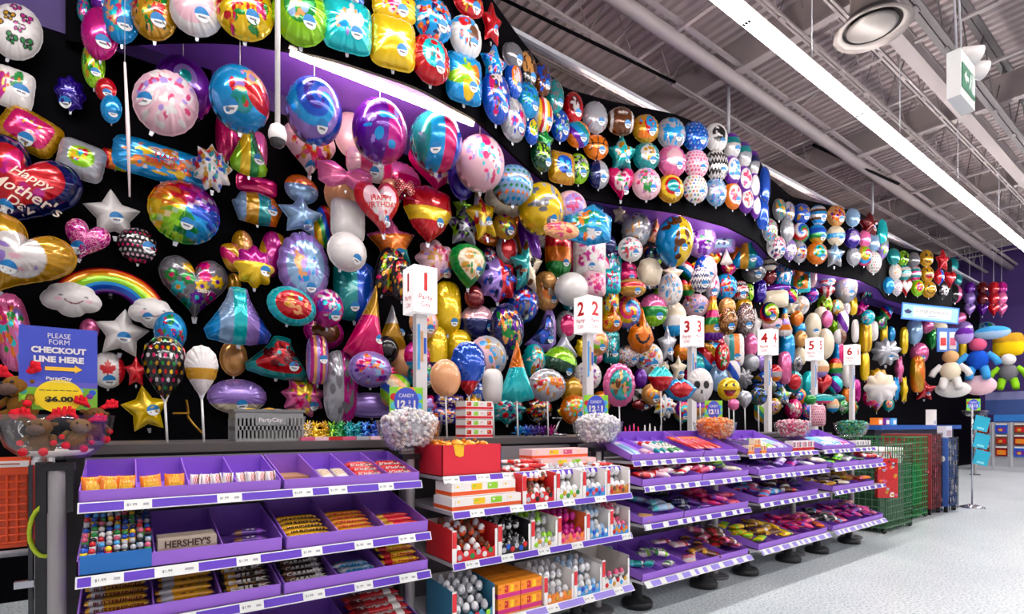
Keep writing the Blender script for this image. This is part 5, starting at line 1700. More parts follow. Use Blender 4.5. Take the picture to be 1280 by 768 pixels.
_EG = {}
def egg_mesh(ca, cb):
    if (str(ca), str(cb)) not in _EG:
        pr = [(0.0005, 0.0), (0.012, 0.003), (0.019, 0.012), (0.022, 0.024), (0.021, 0.036), (0.016, 0.048), (0.009, 0.055), (0.0005, 0.058)]
        mb = MB().lathe(pr, [ca, ca, ca, cb, cb, cb, cb], 14)
        mb.ball((0, -0.0205, 0.03), (0.008, 0.003, 0.008), ca, 8, 6)
        me = mb.mesh('chocolate_egg'); me.materials.append(M['gloss']); _EG[(str(ca), str(cb))] = me
    return _EG[(str(ca), str(cb))]
def egg_box(x0, x1, y0, z, h, cside, cfront, cegg, label, n=4, rows=4, d_=0.26, elabel='', tall=1.0):
    r = empty('egg_display_box', ((x0 + x1) / 2, y0, z + 0.001))
    L = (x1 - x0) / 2; t = 0.003
    mb = MB().box(-L, L, 0, d_, 0, t, cside).box(-L, L, d_ - t, d_, 0, h * 1.12, lin((200, 196, 192)))
    for s in (-1, 1):
        xx = s * (L - t / 2)
        mb.add([(xx - t / 2, 0, 0), (xx - t / 2, d_, 0), (xx - t / 2, d_, h * 1.12), (xx - t / 2, 0, h), (xx + t / 2, 0, 0), (xx + t / 2, d_, 0), (xx + t / 2, d_, h * 1.12), (xx + t / 2, 0, h)],
               [(0, 3, 2, 1), (4, 5, 6, 7), (3, 7, 6, 2), (0, 1, 5, 4), (0, 4, 7, 3), (1, 2, 6, 5)], cside)
    mb.build('carton', 'card', r)
    fr = MB()
    fw_ = 0.022
    fr.box(-L, -L + fw_, -0.003, 0, 0, h, lin((244, 240, 238))); fr.box(-L, -L + fw_, -0.0045, -0.003, h * 0.45, h * 0.95, lin((226, 44, 52)))
    fr.box(L - fw_ * 0.6, L, -0.003, 0, 0, h * 0.9, lin((244, 240, 238)))
    # low picture front, wavy top edge
    k = 10
    top = [(-L + fw_ + (2 * L - 1.6 * fw_) * q / k, h * (0.30 + 0.10 * math.sin(q * 2.1))) for q in range(k + 1)]
    fr.prism([(-L + fw_, 0), (L - 0.6 * fw_, 0)] + top[::-1], -0.003, 0, cfront[0])
    for q in range(6):
        fr.ball((-L + fw_ + (2 * L - 2 * fw_) * (q + 0.5) / 6, -0.003, h * (0.14 + 0.1 * (q % 2))), (0.014, 0.0015, 0.014), cfront[1 + q % (len(cfront) - 1)], 8, 5)
    fr.build('picture_front', 'card', r)
    tag(r, label, 'display box', 'egg display boxes')
    me = [egg_mesh(a, bb) for a, bb in cegg]
    rg = random.Random(int(x0 * 1000))
    for tier in range(2):
        for rr in range(rows):
            for q in range(n):
                if tier == 1 and rr == 0: continue
                o = link('chocolate_egg', rg.choice(me), None)
                o.scale = (0.86, 0.86, 0.9)
                o.location = (x0 + 0.012 + (x1 - x0 - 0.024) * (q + 0.5) / n, y0 + 0.03 + rr * 0.05, z + 0.006 + tier * 0.062 + rr * 0.016 + (0.04 if h > 0.15 else 0.018))
                o.rotation_euler = (rg.uniform(-0.15, 0.15), rg.uniform(-0.15, 0.15), rg.uniform(-0.6, 0.6))
                tag(o, elabel, 'chocolate egg', elabel)
WH, OG = lin((240, 240, 242)), lin((232, 90, 40))
egg_box(1.61, 1.83, q0, Z2[1], 0.15, lin((222, 40, 44)), [RB, 'silver', 'white', 'black'], [(OG, 'brown'), (OG, WH)], 'red display box of orange capped eggs beside the white cartons', elabel='orange capped chocolate egg in the red box of the upper egg shelf', n=5)
egg_box(1.835, 2.02, q0, Z2[1], 0.15, KW, ['white', 'lime', 'gold', 'green'], [(WH, 'silver'), (WH, WH)], 'white display box with green pictures on the upper egg shelf', elabel='white chocolate egg in the green pictured display box')
egg_box(2.025, 2.21, q0, Z2[1], 0.15, KW, [lin((60, 150, 220)), 'red', 'blue', 'rose'], [(WH, 'silver'), (WH, WH)], 'white display box with blue pictures on the upper egg shelf', elabel='white chocolate egg in the blue pictured box of the upper egg shelf')
egg_box(2.215, 2.405, q0, Z2[1], 0.15, KW, [lin((200, 110, 40)), 'red', 'brown', 'gold'], [(WH, 'silver'), (WH, WH)], 'white display box with orange pictures at the end of the upper egg shelf', elabel='white chocolate egg in the orange pictured end box')
for (a, bb, cs, cf, ce, lb, el) in (
    (1.205, 1.455, lin((214, 34, 40)), [RB, 'silver', 'white', 'green'], [(OG, 'brown'), (OG, WH)], 'red display box of brown and orange eggs on the lower egg shelf', 'orange and brown chocolate egg in the red box of the lower egg shelf'),
    (1.46, 1.66, lin((40, 34, 38)), ['black', 'silver', 'blue', 'red'], [('silver', 'grey'), (WH, 'black')], 'black display box of silver eggs on the lower egg shelf', 'silver chocolate egg in the black display box'),
    (1.665, 1.84, KW, ['white', 'lime', 'gold', 'silver'], [(WH, 'silver'), (WH, 'lime')], 'white and lime display box on the lower egg shelf', 'white chocolate egg in the white and lime display box'),
    (1.845, 2.05, lin((240, 120, 60)), [lin((240, 130, 100)), 'hotpink', 'rose', 'orange'], [('magenta', 'magenta'), ('hotpink', 'magenta')], 'orange and pink display box of magenta eggs on the lower egg shelf', 'magenta chocolate egg in the orange and pink display box'),
    (2.055, 2.235, KW, [lin((60, 150, 220)), 'silver', 'blue', 'white'], [(WH, 'paleblue'), (WH, WH)], 'white and blue display box on the lower egg shelf', 'white and pale blue chocolate egg in the lower shelf box'),
    (2.24, 2.405, KW, [lin((60, 150, 220)), 'red', 'gold', 'orange'], [(WH, 'silver'), (WH, 'rose')], 'blue and red pictured display box at the lower shelf end', 'white and rose chocolate egg in the lower shelf end box')):
    egg_box(a, bb, q0, Z2[2], 0.15, cs, cf, ce, lb, elabel=el)
# base of unit two
egg_box(1.205, 1.44, q0, Z2[3], 0.17, lin((50, 120, 150)), [lin((60, 140, 170)), 'red', 'blue', 'lime'], [(WH, 'silver'), ('silver', WH)], 'teal sided display box of silver eggs on the base shelf', elabel='silver chocolate egg in the teal sided base box')
OB, MG = lin((250, 150, 30)), lin((214, 40, 130))
for rr in range(3):
    for ti in range(2):
        for q in range(2):
            me = pack_mesh('box', 0.135, 0.1, 0.075, [OB, MG, OB, 'red', 'yellow'])
            put(me, 'candy_carton', 1.535 + 0.14 * q, q0 + 0.06 + 0.11 * rr, Z2[3] + 0.002 + 0.077 * ti, label='orange and magenta carton, %s row, %s layer, %s of two columns' % (ORD[rr], ('bottom', 'top')[ti], ('first', 'second')[q]), cat='carton', group='orange and magenta cartons on the base shelf')
egg_box(1.75, 1.955, q0, Z2[3], 0.15, KW, [lin((240, 140, 50)), 'white', 'orange', 'gold'], [(WH, 'silver'), (WH, WH)], 'white and orange display box of tall eggs on the base shelf', elabel='white chocolate egg in the orange fronted base box')
egg_box(1.96, 2.17, q0, Z2[3], 0.15, KW, [lin((80, 160, 220)), 'white', 'blue', 'silver'], [(WH, 'paleblue'), (WH, WH)], 'white and blue display box of eggs on the base shelf', elabel='white chocolate egg in the blue fronted base box')
egg_box(2.175, 2.40, q0, Z2[3], 0.17, lin((206, 200, 194)), [lin((230, 226, 220)), 'red', 'sky', 'gold'], [(WH, 'rose'), (WH, 'sky')], 'nearly empty grey display box at the end of the base shelf', rows=1, elabel='chocolate egg left in the nearly empty end box')

# ------------------------------------------------------------------ units three to five
def gon(i, k, parts):
    """parts: (x fraction a, b, cells, label)"""
    x0, x1 = SHX[i]
    out = []
    for a, bb, n, lb in parts:
        out.append(tray(x0 + (x1 - x0) * a + 0.002, x0 + (x1 - x0) * bb - 0.002, SHZ[i][k], *TY[k], n, lb, fh=0.045, bh=(0.07, 0.075, 0.09, 0.10)[k], slope=(0.32, 0.12, 0.1, 0.12)[k], dh=0.45 if k == 0 else 0.8))
    return out
def lay(cell, cols, n, what, l=0.24, w=0.05, h=0.034, lift=0.012, kind='bar', x=None, ry=-0.3):
    """packets lying lengthways from front to back, next to each other"""
    xa, xb, ya, yb, z = cell
    me = pack_mesh(kind, l, w, h, cols)
    for k in range(n):
        put(me, 'candy_bar' if kind == 'bar' else 'candy_bag', xa + (xb - xa) * (k + 0.5) / n, ya + l * 0.56, z + 0.006 + rise(cell, ya + l * 0.56), rz=PI / 2 + 0.05 * (-1) ** k, ry=ry, label=what + (', %s across' % ORD[k] if n > 1 else ''), group=what)
def heap(cell, colsets, n, what, l=0.14, w=0.08, h=0.04, seed=1, top=0.06, kind='bag'):
    n = int(n * 1.05)
    xa, xb, ya, yb, z = cell
    ms = [pack_mesh(kind, l, w, h, cs) for cs in colsets]
    rg = random.Random(seed)
    for k in range(n):
        f = k / max(1, n - 1)
        yy = ya + 0.06 + f * (yb - ya - 0.16) + rg.uniform(-0.02, 0.02)
        put(rg.choice(ms), 'candy_bag', rg.uniform(xa + 0.04, xb - 0.04), yy, z + 0.004 + rg.uniform(0.0, top) + rise(cell, yy), rz=rg.uniform(-0.8, 0.8), ry=rg.uniform(-0.3, 0.3), rx=rg.uniform(-0.2, 0.2),
            label=what, group=what)
t = gon(2, 0, [(0, 0.64, 5, 'purple tray with empty and sparsely filled compartments behind the second sweets bowl'), (0.64, 1.0, 2, 'purple tray end beside the five long red bars')])
lay(t[0][0], [lin((150, 190, 230)), 'paleblue', 'white'], 2, 'pale blue candy packet in the top tray of the third unit', w=0.05)
lay(t[0][1], ['palepink', 'rose'], 1, 'pink candy packet alone in its compartment', l=0.1)
lay(t[0][2], ['white', 'teal', 'red'], 2, 'slim teal and red candy packet in the top tray', w=0.035)
lay(t[0][3], ['white', 'green', 'teal', 'green'], 2, 'white and green striped candy packet in the top tray', w=0.05)
x0, x1 = SHX[2]
cell = (x0 + (x1 - x0) * 0.60, x0 + (x1 - x0) * 0.88, TY[0][0] + 0.01, TY[0][1] - 0.02, SHZ[2][0] + 0.03)
SLOPE[(round(cell[0], 4), round(cell[4], 4))] = (0.32, TY[0][0])
lay((cell[0], cell[1], cell[2], cell[3], cell[4]), [lin((214, 60, 56)), 'red', 'orange', 'rose'], 5, 'long red candy bar laid across the top tray of the third unit', l=0.27, w=0.055, h=0.025)
t = gon(2, 1, [(0, 0.52, 3, 'purple tray with red and white packets on the third unit second shelf'), (0.52, 1, 3, 'purple tray with a lime packet on the third unit second shelf')])
heap(t[0][0], [['red', 'darkred', 'white', 'white']], 7, 'red candy packet in the first second-shelf compartment of the third unit', seed=1)
heap(t[0][1], [['palepink', 'red', 'white', 'red']], 7, 'pink and red candy packet in the middle compartment of the third unit', seed=2)
heap(t[0][2], [['white', 'red', 'rose', 'red']], 7, 'white and red candy packet in the inner compartment of the third unit', seed=3)
heap(t[1][0], [['rose', 'red', 'white']], 6, 'rose candy packet next to the lime packet', seed=4)
heap(t[1][1], [['lime', 'green', 'lime', 'white']], 3, 'bright lime candy packet on the second shelf of the third unit', seed=5, l=0.15, w=0.08)
heap(t[1][2], [['cream', 'white', 'silver']], 4, 'pale candy packet at the second shelf end of the third unit', seed=6)
t = gon(2, 2, [(0, 0.35, 2, 'purple tray with a brown card front on the third unit'), (0.35, 1, 4, 'purple tray with hot pink packets on the third unit third shelf')])
heap(t[0][0], [['tan', 'cream']], 2, 'tan card packet in the third shelf corner', seed=7, l=0.12, w=0.1, h=0.02)
heap(t[0][1], [['paleblue', 'aqua', 'silver']], 5, 'pale blue packet beside the tan card', seed=8)
heap(t[1][0], [['navy', 'black', 'silver', 'white']], 5, 'dark navy packet on the third unit third shelf', seed=9)
heap(t[1][1], [['purple', 'navy']], 4, 'dark purple packet on the third unit third shelf', seed=10)
heap(t[1][2], [['hotpink', 'rose', 'magenta'], ['magenta', 'purple', 'rose']], 9, 'hot pink packet heaped on the third unit third shelf', seed=11)
heap(t[1][3], [['rose', 'purple', 'red']], 5, 'rose packet at the third shelf end of the third unit', seed=12)
t = gon(2, 3, [(0, 1, 5, 'long purple tray on the base of the third unit, two compartments nearly empty')])
heap(t[0][0], [['teal', 'aqua', 'white']], 3, 'teal packet lying in the base tray corner', seed=13, l=0.12, w=0.07)
heap(t[0][1], [['white', 'green', 'lime', 'black']], 5, 'white and green packet in the base tray', seed=14, l=0.12, w=0.06)
heap(t[0][2], [['palepink', 'white', 'red', 'red']], 3, 'pale pink pack with red dots in the base tray', seed=15, l=0.13, w=0.1, h=0.03)
heap(t[0][3], [['brown', 'gold', 'darkred']], 4, 'brown packet deep in the base tray', seed=16)
heap(t[0][4], [['darkred', 'rose', 'white'], ['rose', 'palepink', 'white'], ['brown', 'red', 'white']], 16, 'dark red and pink packet heaped at the base tray end', seed=17, top=0.09)

for i, (nm) in ((3, 'fourth'), (4, 'fifth')):
    t = gon(i, 0, [(0, 0.62, 4, 'purple top tray of the %s unit' % nm)])
    if i == 3:
        lay(t[0][0], [lin((60, 40, 120)), 'purple'], 2, 'dark purple packet in the top tray of the fourth unit', w=0.06)
        lay(t[0][1], [lin((70, 30, 120)), 'white', 'purple'], 3, 'purple and white slim packet in the top tray of the fourth unit', w=0.04)
        lay(t[0][2], ['white', 'lime', 'green'], 2, 'white and lime packet in the top tray of the fourth unit', w=0.05)
        lay(t[0][3], ['paleblue', 'lilac', 'white'], 3, 'pale lilac packet in the top tray of the fourth unit', w=0.04)
        x0 = SHX[3][0]
        for q in range(3):
            carton(x0 + 0.01 + 0.09 * q, x0 + 0.09 + 0.09 * q, SHY[0] - 0.0, 0.05, SHZ[3][0] + 0.05 * (q == 1), 0.07, ['cream', 'orange', 'gold', 'peach', 'red'], 'small tan and gold carton leaning at the front corner, %s along' % ORD[q], group='tan cartons on the fourth unit')
        x1 = SHX[3][1]
        for q in range(4):
            carton(x1 - 0.40 + 0.098 * q, x1 - 0.31 + 0.098 * q, SHY[0] + 0.02, 0.07, SHZ[3][0], 0.09, ['white', 'red', 'rose', 'navy', 'white'], 'small red and white carton standing in the row, %s along' % ORD[q], group='red and white cartons on the fourth unit')
    else:
        lay(t[0][0], ['sky', 'blue', 'white'], 2, 'sky blue packet in the top tray of the fifth unit', w=0.06)
        lay(t[0][1], ['sky', 'white', 'aqua'], 3, 'sky blue and white packet in the top tray of the fifth unit', w=0.045)
        lay(t[0][2], ['white', 'sky', 'paleblue'], 3, 'white and sky packet in the top tray of the fifth unit', w=0.045)
        lay(t[0][3], ['lilac', 'magenta', 'white'], 2, 'lilac packet in the top tray of the fifth unit', w=0.06)
        x1 = SHX[4][1]
        for q in range(3):
            carton(x1 - 0.38 + 0.12 * q, x1 - 0.27 + 0.12 * q, SHY[0] + 0.02, 0.1, SHZ[4][0], 0.07, ['white', 'grey', 'silver', 'navy', 'white'], 'white carton near the wire bins, %s along' % ORD[q], group='white cartons on the fifth unit')
    t = gon(i, 1, [(0, 0.5, 3, 'purple second shelf tray of the %s unit' % nm), (0.5, 1, 3, 'second purple second shelf tray of the %s unit' % nm)])
    A = [[['green', 'white', 'lime']], [['lime', 'green', 'white']], [['silver', 'white', 'green']], [['darkgreen', 'green']], [['red', 'white', 'darkred']], [['red', 'darkred', 'white']]]
    if i == 3: A = [[['purple', 'lilac']], [['purple', 'navy']], [['lilac', 'purple', 'white']], [['purple', 'magenta']], [['white', 'silver']], [['cream', 'white']]]
    for q in range(6):
        heap(t[q // 3][q % 3], A[q], 4, '%s packet in the second shelf tray of the %s unit' % (A[q][0][0] + ' and ' + A[q][0][1] + (' dusky' if q % 2 else ''), nm), seed=20 + q + i)
    t = gon(i, 2, [(0, 0.85 if i == 3 else 0.8, 4, 'purple third shelf tray of the %s unit' % nm)])
    for q, cs in enumerate([[['rose', 'sky', 'white']], [['sky', 'lilac', 'white']], [['brown', 'white', 'red']], [['navy', 'purple']]] if i == 3 else [[['gold', 'white']], [['cream', 'black', 'white']], [['gold', 'yellow']], [['orange', 'rose']]]):
        heap(t[0][q], cs, 6, '%s and %s packet on the third shelf of the %s unit' % (cs[0][0], cs[0][1], nm), seed=40 + q + i, top=0.07)
    t = gon(i, 3, [(0, 0.55, 3, 'purple base tray of the %s unit' % nm), (0.55, 1, 2, 'second purple base tray of the %s unit' % nm)])
    B_ = [[['yellow', 'lime', 'black'], ['lime', 'yellow']], [['gold', 'brown', 'white'], ['brown', 'gold']], [['yellow', 'gold', 'green']], [['magenta', 'hotpink', 'white'], ['hotpink', 'purple']], [['rose', 'magenta', 'cream'], ['orange', 'rose']]]
    if i == 4: B_ = [[['black', 'grey', 'white']], [['teal', 'orange', 'aqua'], ['rose', 'sky']], [['magenta', 'purple', 'rose']], [['purple', 'magenta', 'palepink']], [['rose', 'darkred', 'peach'], ['magenta', 'rose']]]
    for q in range(5):
        heap(t[q // 3][q % 3], B_[q], 9, '%s and %s packet heaped on the base of the %s unit' % (B_[q][0][0], B_[q][0][1], nm), seed=60 + q + i, top=0.08)
# ------------------------------------------------------------------ sweets bowls on posts between the units
def bowl_stand(x, y, rim, R, label, sign=True):
    r = empty('bowl_stand', (x, y, 0))
    MB().lathe([(0.0, 0.0), (0.10, 0.0), (0.105, 0.012), (0.09, 0.022), (0.027, 0.03)], lin((90, 88, 92)), 24).build('base_plate', 'steel', r)
    MB().lathe([(0.026, 0.02), (0.026, rim - 0.19)], lin((168, 164, 164)), 20).build('post', 'steel', r)
    mb = MB()
    for s in (-1, 1): mb.box(s * 0.036 - 0.009, s * 0.036 + 0.009, -0.012, 0.012, rim - 0.34, rim - 0.17, lin((26, 24, 28)))
    mb.box(-0.05, 0.05, -0.03, 0.03, rim - 0.19, rim - 0.165, lin((26, 24, 28)))
    mb.build('clamp', 'plastic', r)
    pr = [(0.03, -0.155), (R * 0.55, -0.145), (R * 0.82, -0.105), (R * 0.95, -0.05), (R, 0.0), (R + 0.006, 0.004), (R - 0.004, 0.003), (R * 0.93, -0.05), (R * 0.80, -0.10), (R * 0.53, -0.138), (0.0, -0.148)]
    MB().lathe(pr, 'white', 40, (0, 0, rim)).build('bowl', 'glass', r)
    return tag(r, label, 'bowl', 'clear sweets bowls on posts')

def fill(x, y, rim, R, cols, name, label, n=520, s=0.011, dome=0.05, floor_=-0.135, kind='ball', seed=1):
    """the loose sweets of one bowl: nobody could count them"""
    rg = random.Random(seed)
    mb = MB()
    def Rz(z): return R * np.interp(z, [-0.14, -0.1, -0.05, 0.0, 0.06], [0.5, 0.78, 0.92, 0.97, 0.97]) - s * 1.6 - 0.004
    for q in range(n):
        if q < n * 0.42:      # top dome
            a, f = rg.uniform(0, 2 * PI), math.sqrt(rg.uniform(0, 1))
            rr = f * (R * 0.96 - 2 * s); z = 0.004 + dome * (1 - f * f) + rg.uniform(-0.012, 0.006)
        else:                 # against the bowl side
            a = rg.uniform(0, 2 * PI); z = rg.uniform(floor_ + s, 0.0); rr = Rz(z) - rg.uniform(0, 0.012)
        p = (rr * math.cos(a), rr * math.sin(a), z)
        m = Matrix.Translation(p) @ Euler((rg.uniform(0, 6), rg.uniform(0, 6), 0)).to_matrix().to_4x4()
        c = cols[rg.randrange(len(cols))]
        k = s * rg.uniform(0.85, 1.15)
        if kind == 'ball': mb.ball((0, 0, 0), (k * 1.15, k * 0.95, k * 0.9), c, 7, 5, m)
        else:
            mb.ball((0, 0, 0), (k, k * 0.7, k * 0.7), c, 7, 5, m)
            for t in (-1, 1): mb.add([(t * k * 0.9, 0, 0), (t * k * 1.8, -k * 0.7, 0), (t * k * 1.8, k * 0.7, k * 0.3)], [(0, 1, 2)], c, m=m)
    core = [(0.0, floor_ + 0.01), (R * 0.35, floor_ + 0.015), (R * 0.56, -0.1), (R * 0.68, -0.05), (R * 0.72, -0.005), (R * 0.5, dome * 0.5), (0.0, dome * 0.75)]
    mb.lathe(core, cols[1], 20)
    o = mb.build(name, 'gloss', None, (x, y, rim))
    return tag(o, label, 'sweets', None, 'stuff')

BX = [-0.2, 1.145, 2.465, 3.765, 5.01, 6.27]
RIM = 1.232
bowl_stand(BX[0], 2.45, RIM, 0.165, 'clear bowl of brown plush toys on a grey post under the checkout sign')
bowl_stand(BX[1], 2.45, RIM - 0.01, 0.165, 'clear bowl of white sweets on a post beside the plain red box')
bowl_stand(BX[2], 2.45, RIM - 0.01, 0.165, 'clear bowl of white sweets on a post beneath register sign two')
bowl_stand(BX[3], 2.45, RIM - 0.01, 0.165, 'clear bowl of orange sweets on a post behind the long red bars')
bowl_stand(BX[4], 2.45, RIM - 0.01, 0.165, 'clear bowl of pinkish sweets on a post below register sign five')
bowl_stand(BX[5], 2.45, RIM - 0.01, 0.165, 'clear bowl of green sweets on a post by the green wire bins')
WS = lin((236, 232, 234))
fill(BX[1], 2.45, RIM - 0.01, 0.165, [WS, lin((222, 218, 222)), lin((196, 192, 198)), WS, lin((206, 204, 210)), lin((222, 206, 190)), lin((214, 184, 192))], 'white_sweets', 'white wrapped sweets heaped in the bowl beside the red box', 640, 0.0115, 0.05, seed=1)
fill(BX[2], 2.45, RIM - 0.01, 0.165, [WS, lin((222, 218, 222)), lin((196, 192, 198)), WS, lin((190, 176, 206))], 'white_sweets', 'white wrapped sweets heaped in the bowl beneath register sign two', 600, 0.0115, 0.045, seed=2)
fill(BX[3], 2.45, RIM - 0.01, 0.165, [lin((236, 150, 84)), 'orange', 'tan', lin((220, 120, 60))], 'orange_sweets', 'orange sweets heaped in the bowl under the skull stick balloon', 480, 0.0115, 0.03, seed=3)
fill(BX[4], 2.45, RIM - 0.01, 0.165, [lin((206, 150, 160)), 'rose', 'silver', 'palepink'], 'pink_sweets', 'pinkish sweets heaped in the bowl below register sign five', 420, 0.011, 0.02, seed=4)
fill(BX[5], 2.45, RIM - 0.01, 0.165, [lin((20, 130, 90)), 'green', 'teal', 'darkgreen'], 'green_sweets', 'green sweets heaped in the bowl by the wire bins', 420, 0.011, 0.02, seed=5)

# ---- candy price cards behind the bowls
def price_card(x, y, z, w, h, label, rz):
    r = empty('price_card', (x, y, z), rz)
    BL, LG = lin((66, 82, 200)), lin((140, 210, 50))
    mb = MB().box(-w / 2, w / 2, 0, 0.003, 0, h, LG)
    rg = random.Random(int(x * 100))
    for q, cc in enumerate(('sky', 'orange', 'yellow', 'red', 'aqua', 'lime', 'orange', 'sky')):
        a = q / 8 * 2 * PI + 0.4
        mb.ball((w * 0.40 * math.cos(a), -0.0005, h / 2 + h * 0.40 * math.sin(a)), (w * 0.11, 0.0008, w * 0.11), cc, 12, 6)
    mb.build('card', 'card', r)
    n = 28
    c_ = MB().add([(w * 0.37 * math.cos(2 * PI * k / n), -0.002, h / 2 + h * 0.5 * math.sin(2 * PI * k / n) * 0.97) for k in range(n)], [tuple(range(n))], BL)
    c_.build('blue_disc', 'card', r)
    t = MB()
    put_text(t, 'CANDY', 'white', (0, -0.002, h * 0.70), (1, 0, 0), (0, 0, 1), width=w * 0.46, height=h * 0.13, bold=0.01)
    put_text(t, '12', 'white', (-w * 0.15, -0.002, h * 0.40), (1, 0, 0), (0, 0, 1), height=h * 0.27, bold=0.05)
    put_text(t, 'FOR', 'white', (w * 0.07, -0.002, h * 0.33), (1, 0, 0), (0, 0, 1), height=h * 0.07)
    put_text(t, '$', 'white', (w * 0.09, -0.002, h * 0.47), (1, 0, 0), (0, 0, 1), height=h * 0.14, bold=0.02)
    put_text(t, '1', 'white', (w * 0.24, -0.002, h * 0.40), (1, 0, 0), (0, 0, 1), height=h * 0.27, bold=0.05)
    t.build('lettering', 'card', r)
    return tag(r, label, 'price card')
for px, w, lab in ((508, 0.17, 'bright twelve for one dollar candy card standing in the bowl beside the red box'), (745, 0.165, 'bright twelve for one dollar candy card in the bowl beneath register sign two'),
                   (892, 0.15, 'bright twelve for one dollar candy card over the orange sweets bowl')):
    p = at(px, 505 if px < 700 else 512, 2.50)
    price_card(p.x, p.y, 1.25, w, 0.145 if px < 700 else 0.15, lab, -0.25 if px < 700 else -0.5)

# ---- checkout sign standing in the toy bowl
p = at(72, 509, 2.46)
r = empty('checkout_sign', (p.x + 0.004, 2.47, p.z - 0.01), 0.03)
w, h = 0.213, 0.292
BL = lin((64, 80, 196))
mb = MB().box(-w / 2, w / 2, 0, 0.004, 0, h, BL)
mb.box(-w / 2, w / 2, -0.0008, 0, 0, h * 0.27, lin((120, 180, 40)))
rg = random.Random(5)
for q in range(16):
    mb.ball((rg.uniform(-w * 0.45, w * 0.45), -0.001, rg.uniform(0.012, h * 0.245)), (0.0105, 0.0008, 0.0105), ('red', 'sky', 'orange', 'lime', 'purple', 'teal', 'yellow', 'blue')[q % 8], 12, 6)
mb.box(-w / 2, w / 2, -0.0012, 0, h * 0.27, h * 0.34, lin((96, 86, 190)))
mb.build('board', 'card', r)
n = 32
MB().add([(w * 0.31 * math.cos(2 * PI * k / n), -0.003, h * 0.165 + h * 0.20 * math.sin(2 * PI * k / n)) for k in range(n)], [tuple(range(n))], lin((250, 216, 10))).build('yellow_disc', 'card', r)
t = MB()
T_ = lambda s, z, wd, ht, c='white', b_=0.015, x=0: put_text(t, s, c, (x, -0.003, z), (1, 0, 0), (0, 0, 1), width=wd, height=ht, bold=b_)
T_('PLEASE', h * 0.895, w * 0.29, h * 0.06, b_=0.0); T_('FORM', h * 0.82, w * 0.26, h * 0.06, b_=0.0)
T_('CHECKOUT', h * 0.72, w * 0.70, h * 0.075, b_=0.05); T_('LINE HERE', h * 0.61, w * 0.64, h * 0.075, b_=0.05)
T_('PartyCity', h * 0.375, w * 0.33, h * 0.05, b_=0.03)
t.box(-w * 0.16, w * 0.16, -0.0035, -0.003, h * 0.335, h * 0.339, 'white')
for q in range(6): t.box(-w * 0.25 + w * 0.085 * q, -w * 0.185 + w * 0.085 * q, -0.0045, -0.0035, h * 0.231, h * 0.239, lin((90, 76, 30)))
T_('$6.00', h * 0.125, w * 0.36, h * 0.075, 'black', 0.05)
t.build('lettering', 'card', r)
MB().prism([(-w * 0.18, h * 0.475), (w * 0.20, h * 0.475), (w * 0.20, h * 0.45), (w * 0.30, h * 0.498), (w * 0.20, h * 0.546), (w * 0.20, h * 0.52), (-w * 0.18, h * 0.52)], -0.005, -0.003, lin((252, 196, 40))).build('arrow', 'card', r)
tag(r, 'blue checkout line sign with yellow arrow standing behind the plush toys', 'sign')

# ---- plush moose toys in the bowl
FUR, MUZ, RED_ = lin((110, 76, 42)), lin((100, 78, 70)), lin((216, 34, 48))
def moose(x, y, z, rz, s, label, tilt=0.0, roll=0.0, fur=FUR):
    r = empty('plush_moose', (x, y, z)); r.rotation_euler = (tilt, roll, rz); r.scale = (s, s, s)
    MB().ball((0, 0, 0.05), (0.048, 0.042, 0.055), fur, 16, 12).build('body', 'plush', r)
    hd = MB().ball((0, -0.018, 0.125), (0.045, 0.04, 0.038), fur, 16, 12).build('head', 'plush', r)
    MB().ball((0, -0.055, 0.112), (0.034, 0.026, 0.022), MUZ, 14, 10).build('muzzle', 'plush', hd)
    for q in (-1, 1):
        MB().ball((q * 0.02, -0.052, 0.137), 0.0055, 'black', 8, 6).build('eye', 'gloss', hd)
        MB().ball((q * 0.048, -0.01, 0.138), (0.016, 0.006, 0.009), fur, 10, 6).build('ear', 'plush', hd)
        an = MB().tube([(q * 0.022, -0.01, 0.158), (q * 0.045, -0.01, 0.175), (q * 0.075, -0.012, 0.178)], [0.010, 0.012, 0.010], RED_, 10)
        for a, hgt in ((0.045, 0.205), (0.062, 0.212), (0.08, 0.206)): an.tube([(q * a, -0.011, 0.176), (q * (a + 0.004), -0.011, hgt)], [0.010, 0.007], RED_, 8)
        an.ball((q * 0.083, -0.012, 0.181), 0.011, RED_, 8, 6)
        an.build('antler', 'plush', hd)
        MB().tube([(q * 0.03, -0.02, 0.03), (q * 0.035, -0.06, 0.018)], [0.018, 0.016], fur, 10).build('leg', 'plush', r)
        MB().ball((q * 0.036, -0.07, 0.018), (0.018, 0.014, 0.018), RED_, 12, 8).build('hoof', 'plush', r)
        MB().tube([(q * 0.042, -0.01, 0.082), (q * 0.058, -0.035, 0.06)], [0.014, 0.012], fur, 10).build('arm', 'plush', r)
        MB().ball((q * 0.06, -0.042, 0.055), 0.013, RED_, 10, 6).build('hoof', 'plush', r)
    tag(r, label, 'plush toy', 'plush moose toys in the clear bowl')
    return r
bz = RIM - 0.135
moose(BX[0] - 0.035, 2.415, bz - 0.0, 0.0 - 0.35, 0.78, 'brown plush moose facing the front of the bowl')
moose(BX[0] + 0.045, 2.425, bz + 0.015, 0.1, 0.7, 'brown plush moose holding a white tag, leaning in the middle of the bowl', 0.0, 0.25, lin((122, 92, 52)))
moose(BX[0] + 0.085, 2.50, bz + 0.045, 0.5, 0.78, 'brown plush moose turned aside at the counter side of the bowl', 0.1, 0.1)
moose(BX[0] - 0.09, 2.50, bz + 0.12, -0.7, 0.95, 'golden brown plush moose perched high on the bowl rim beside the sign', 0.0, -0.1, lin((130, 88, 34)))
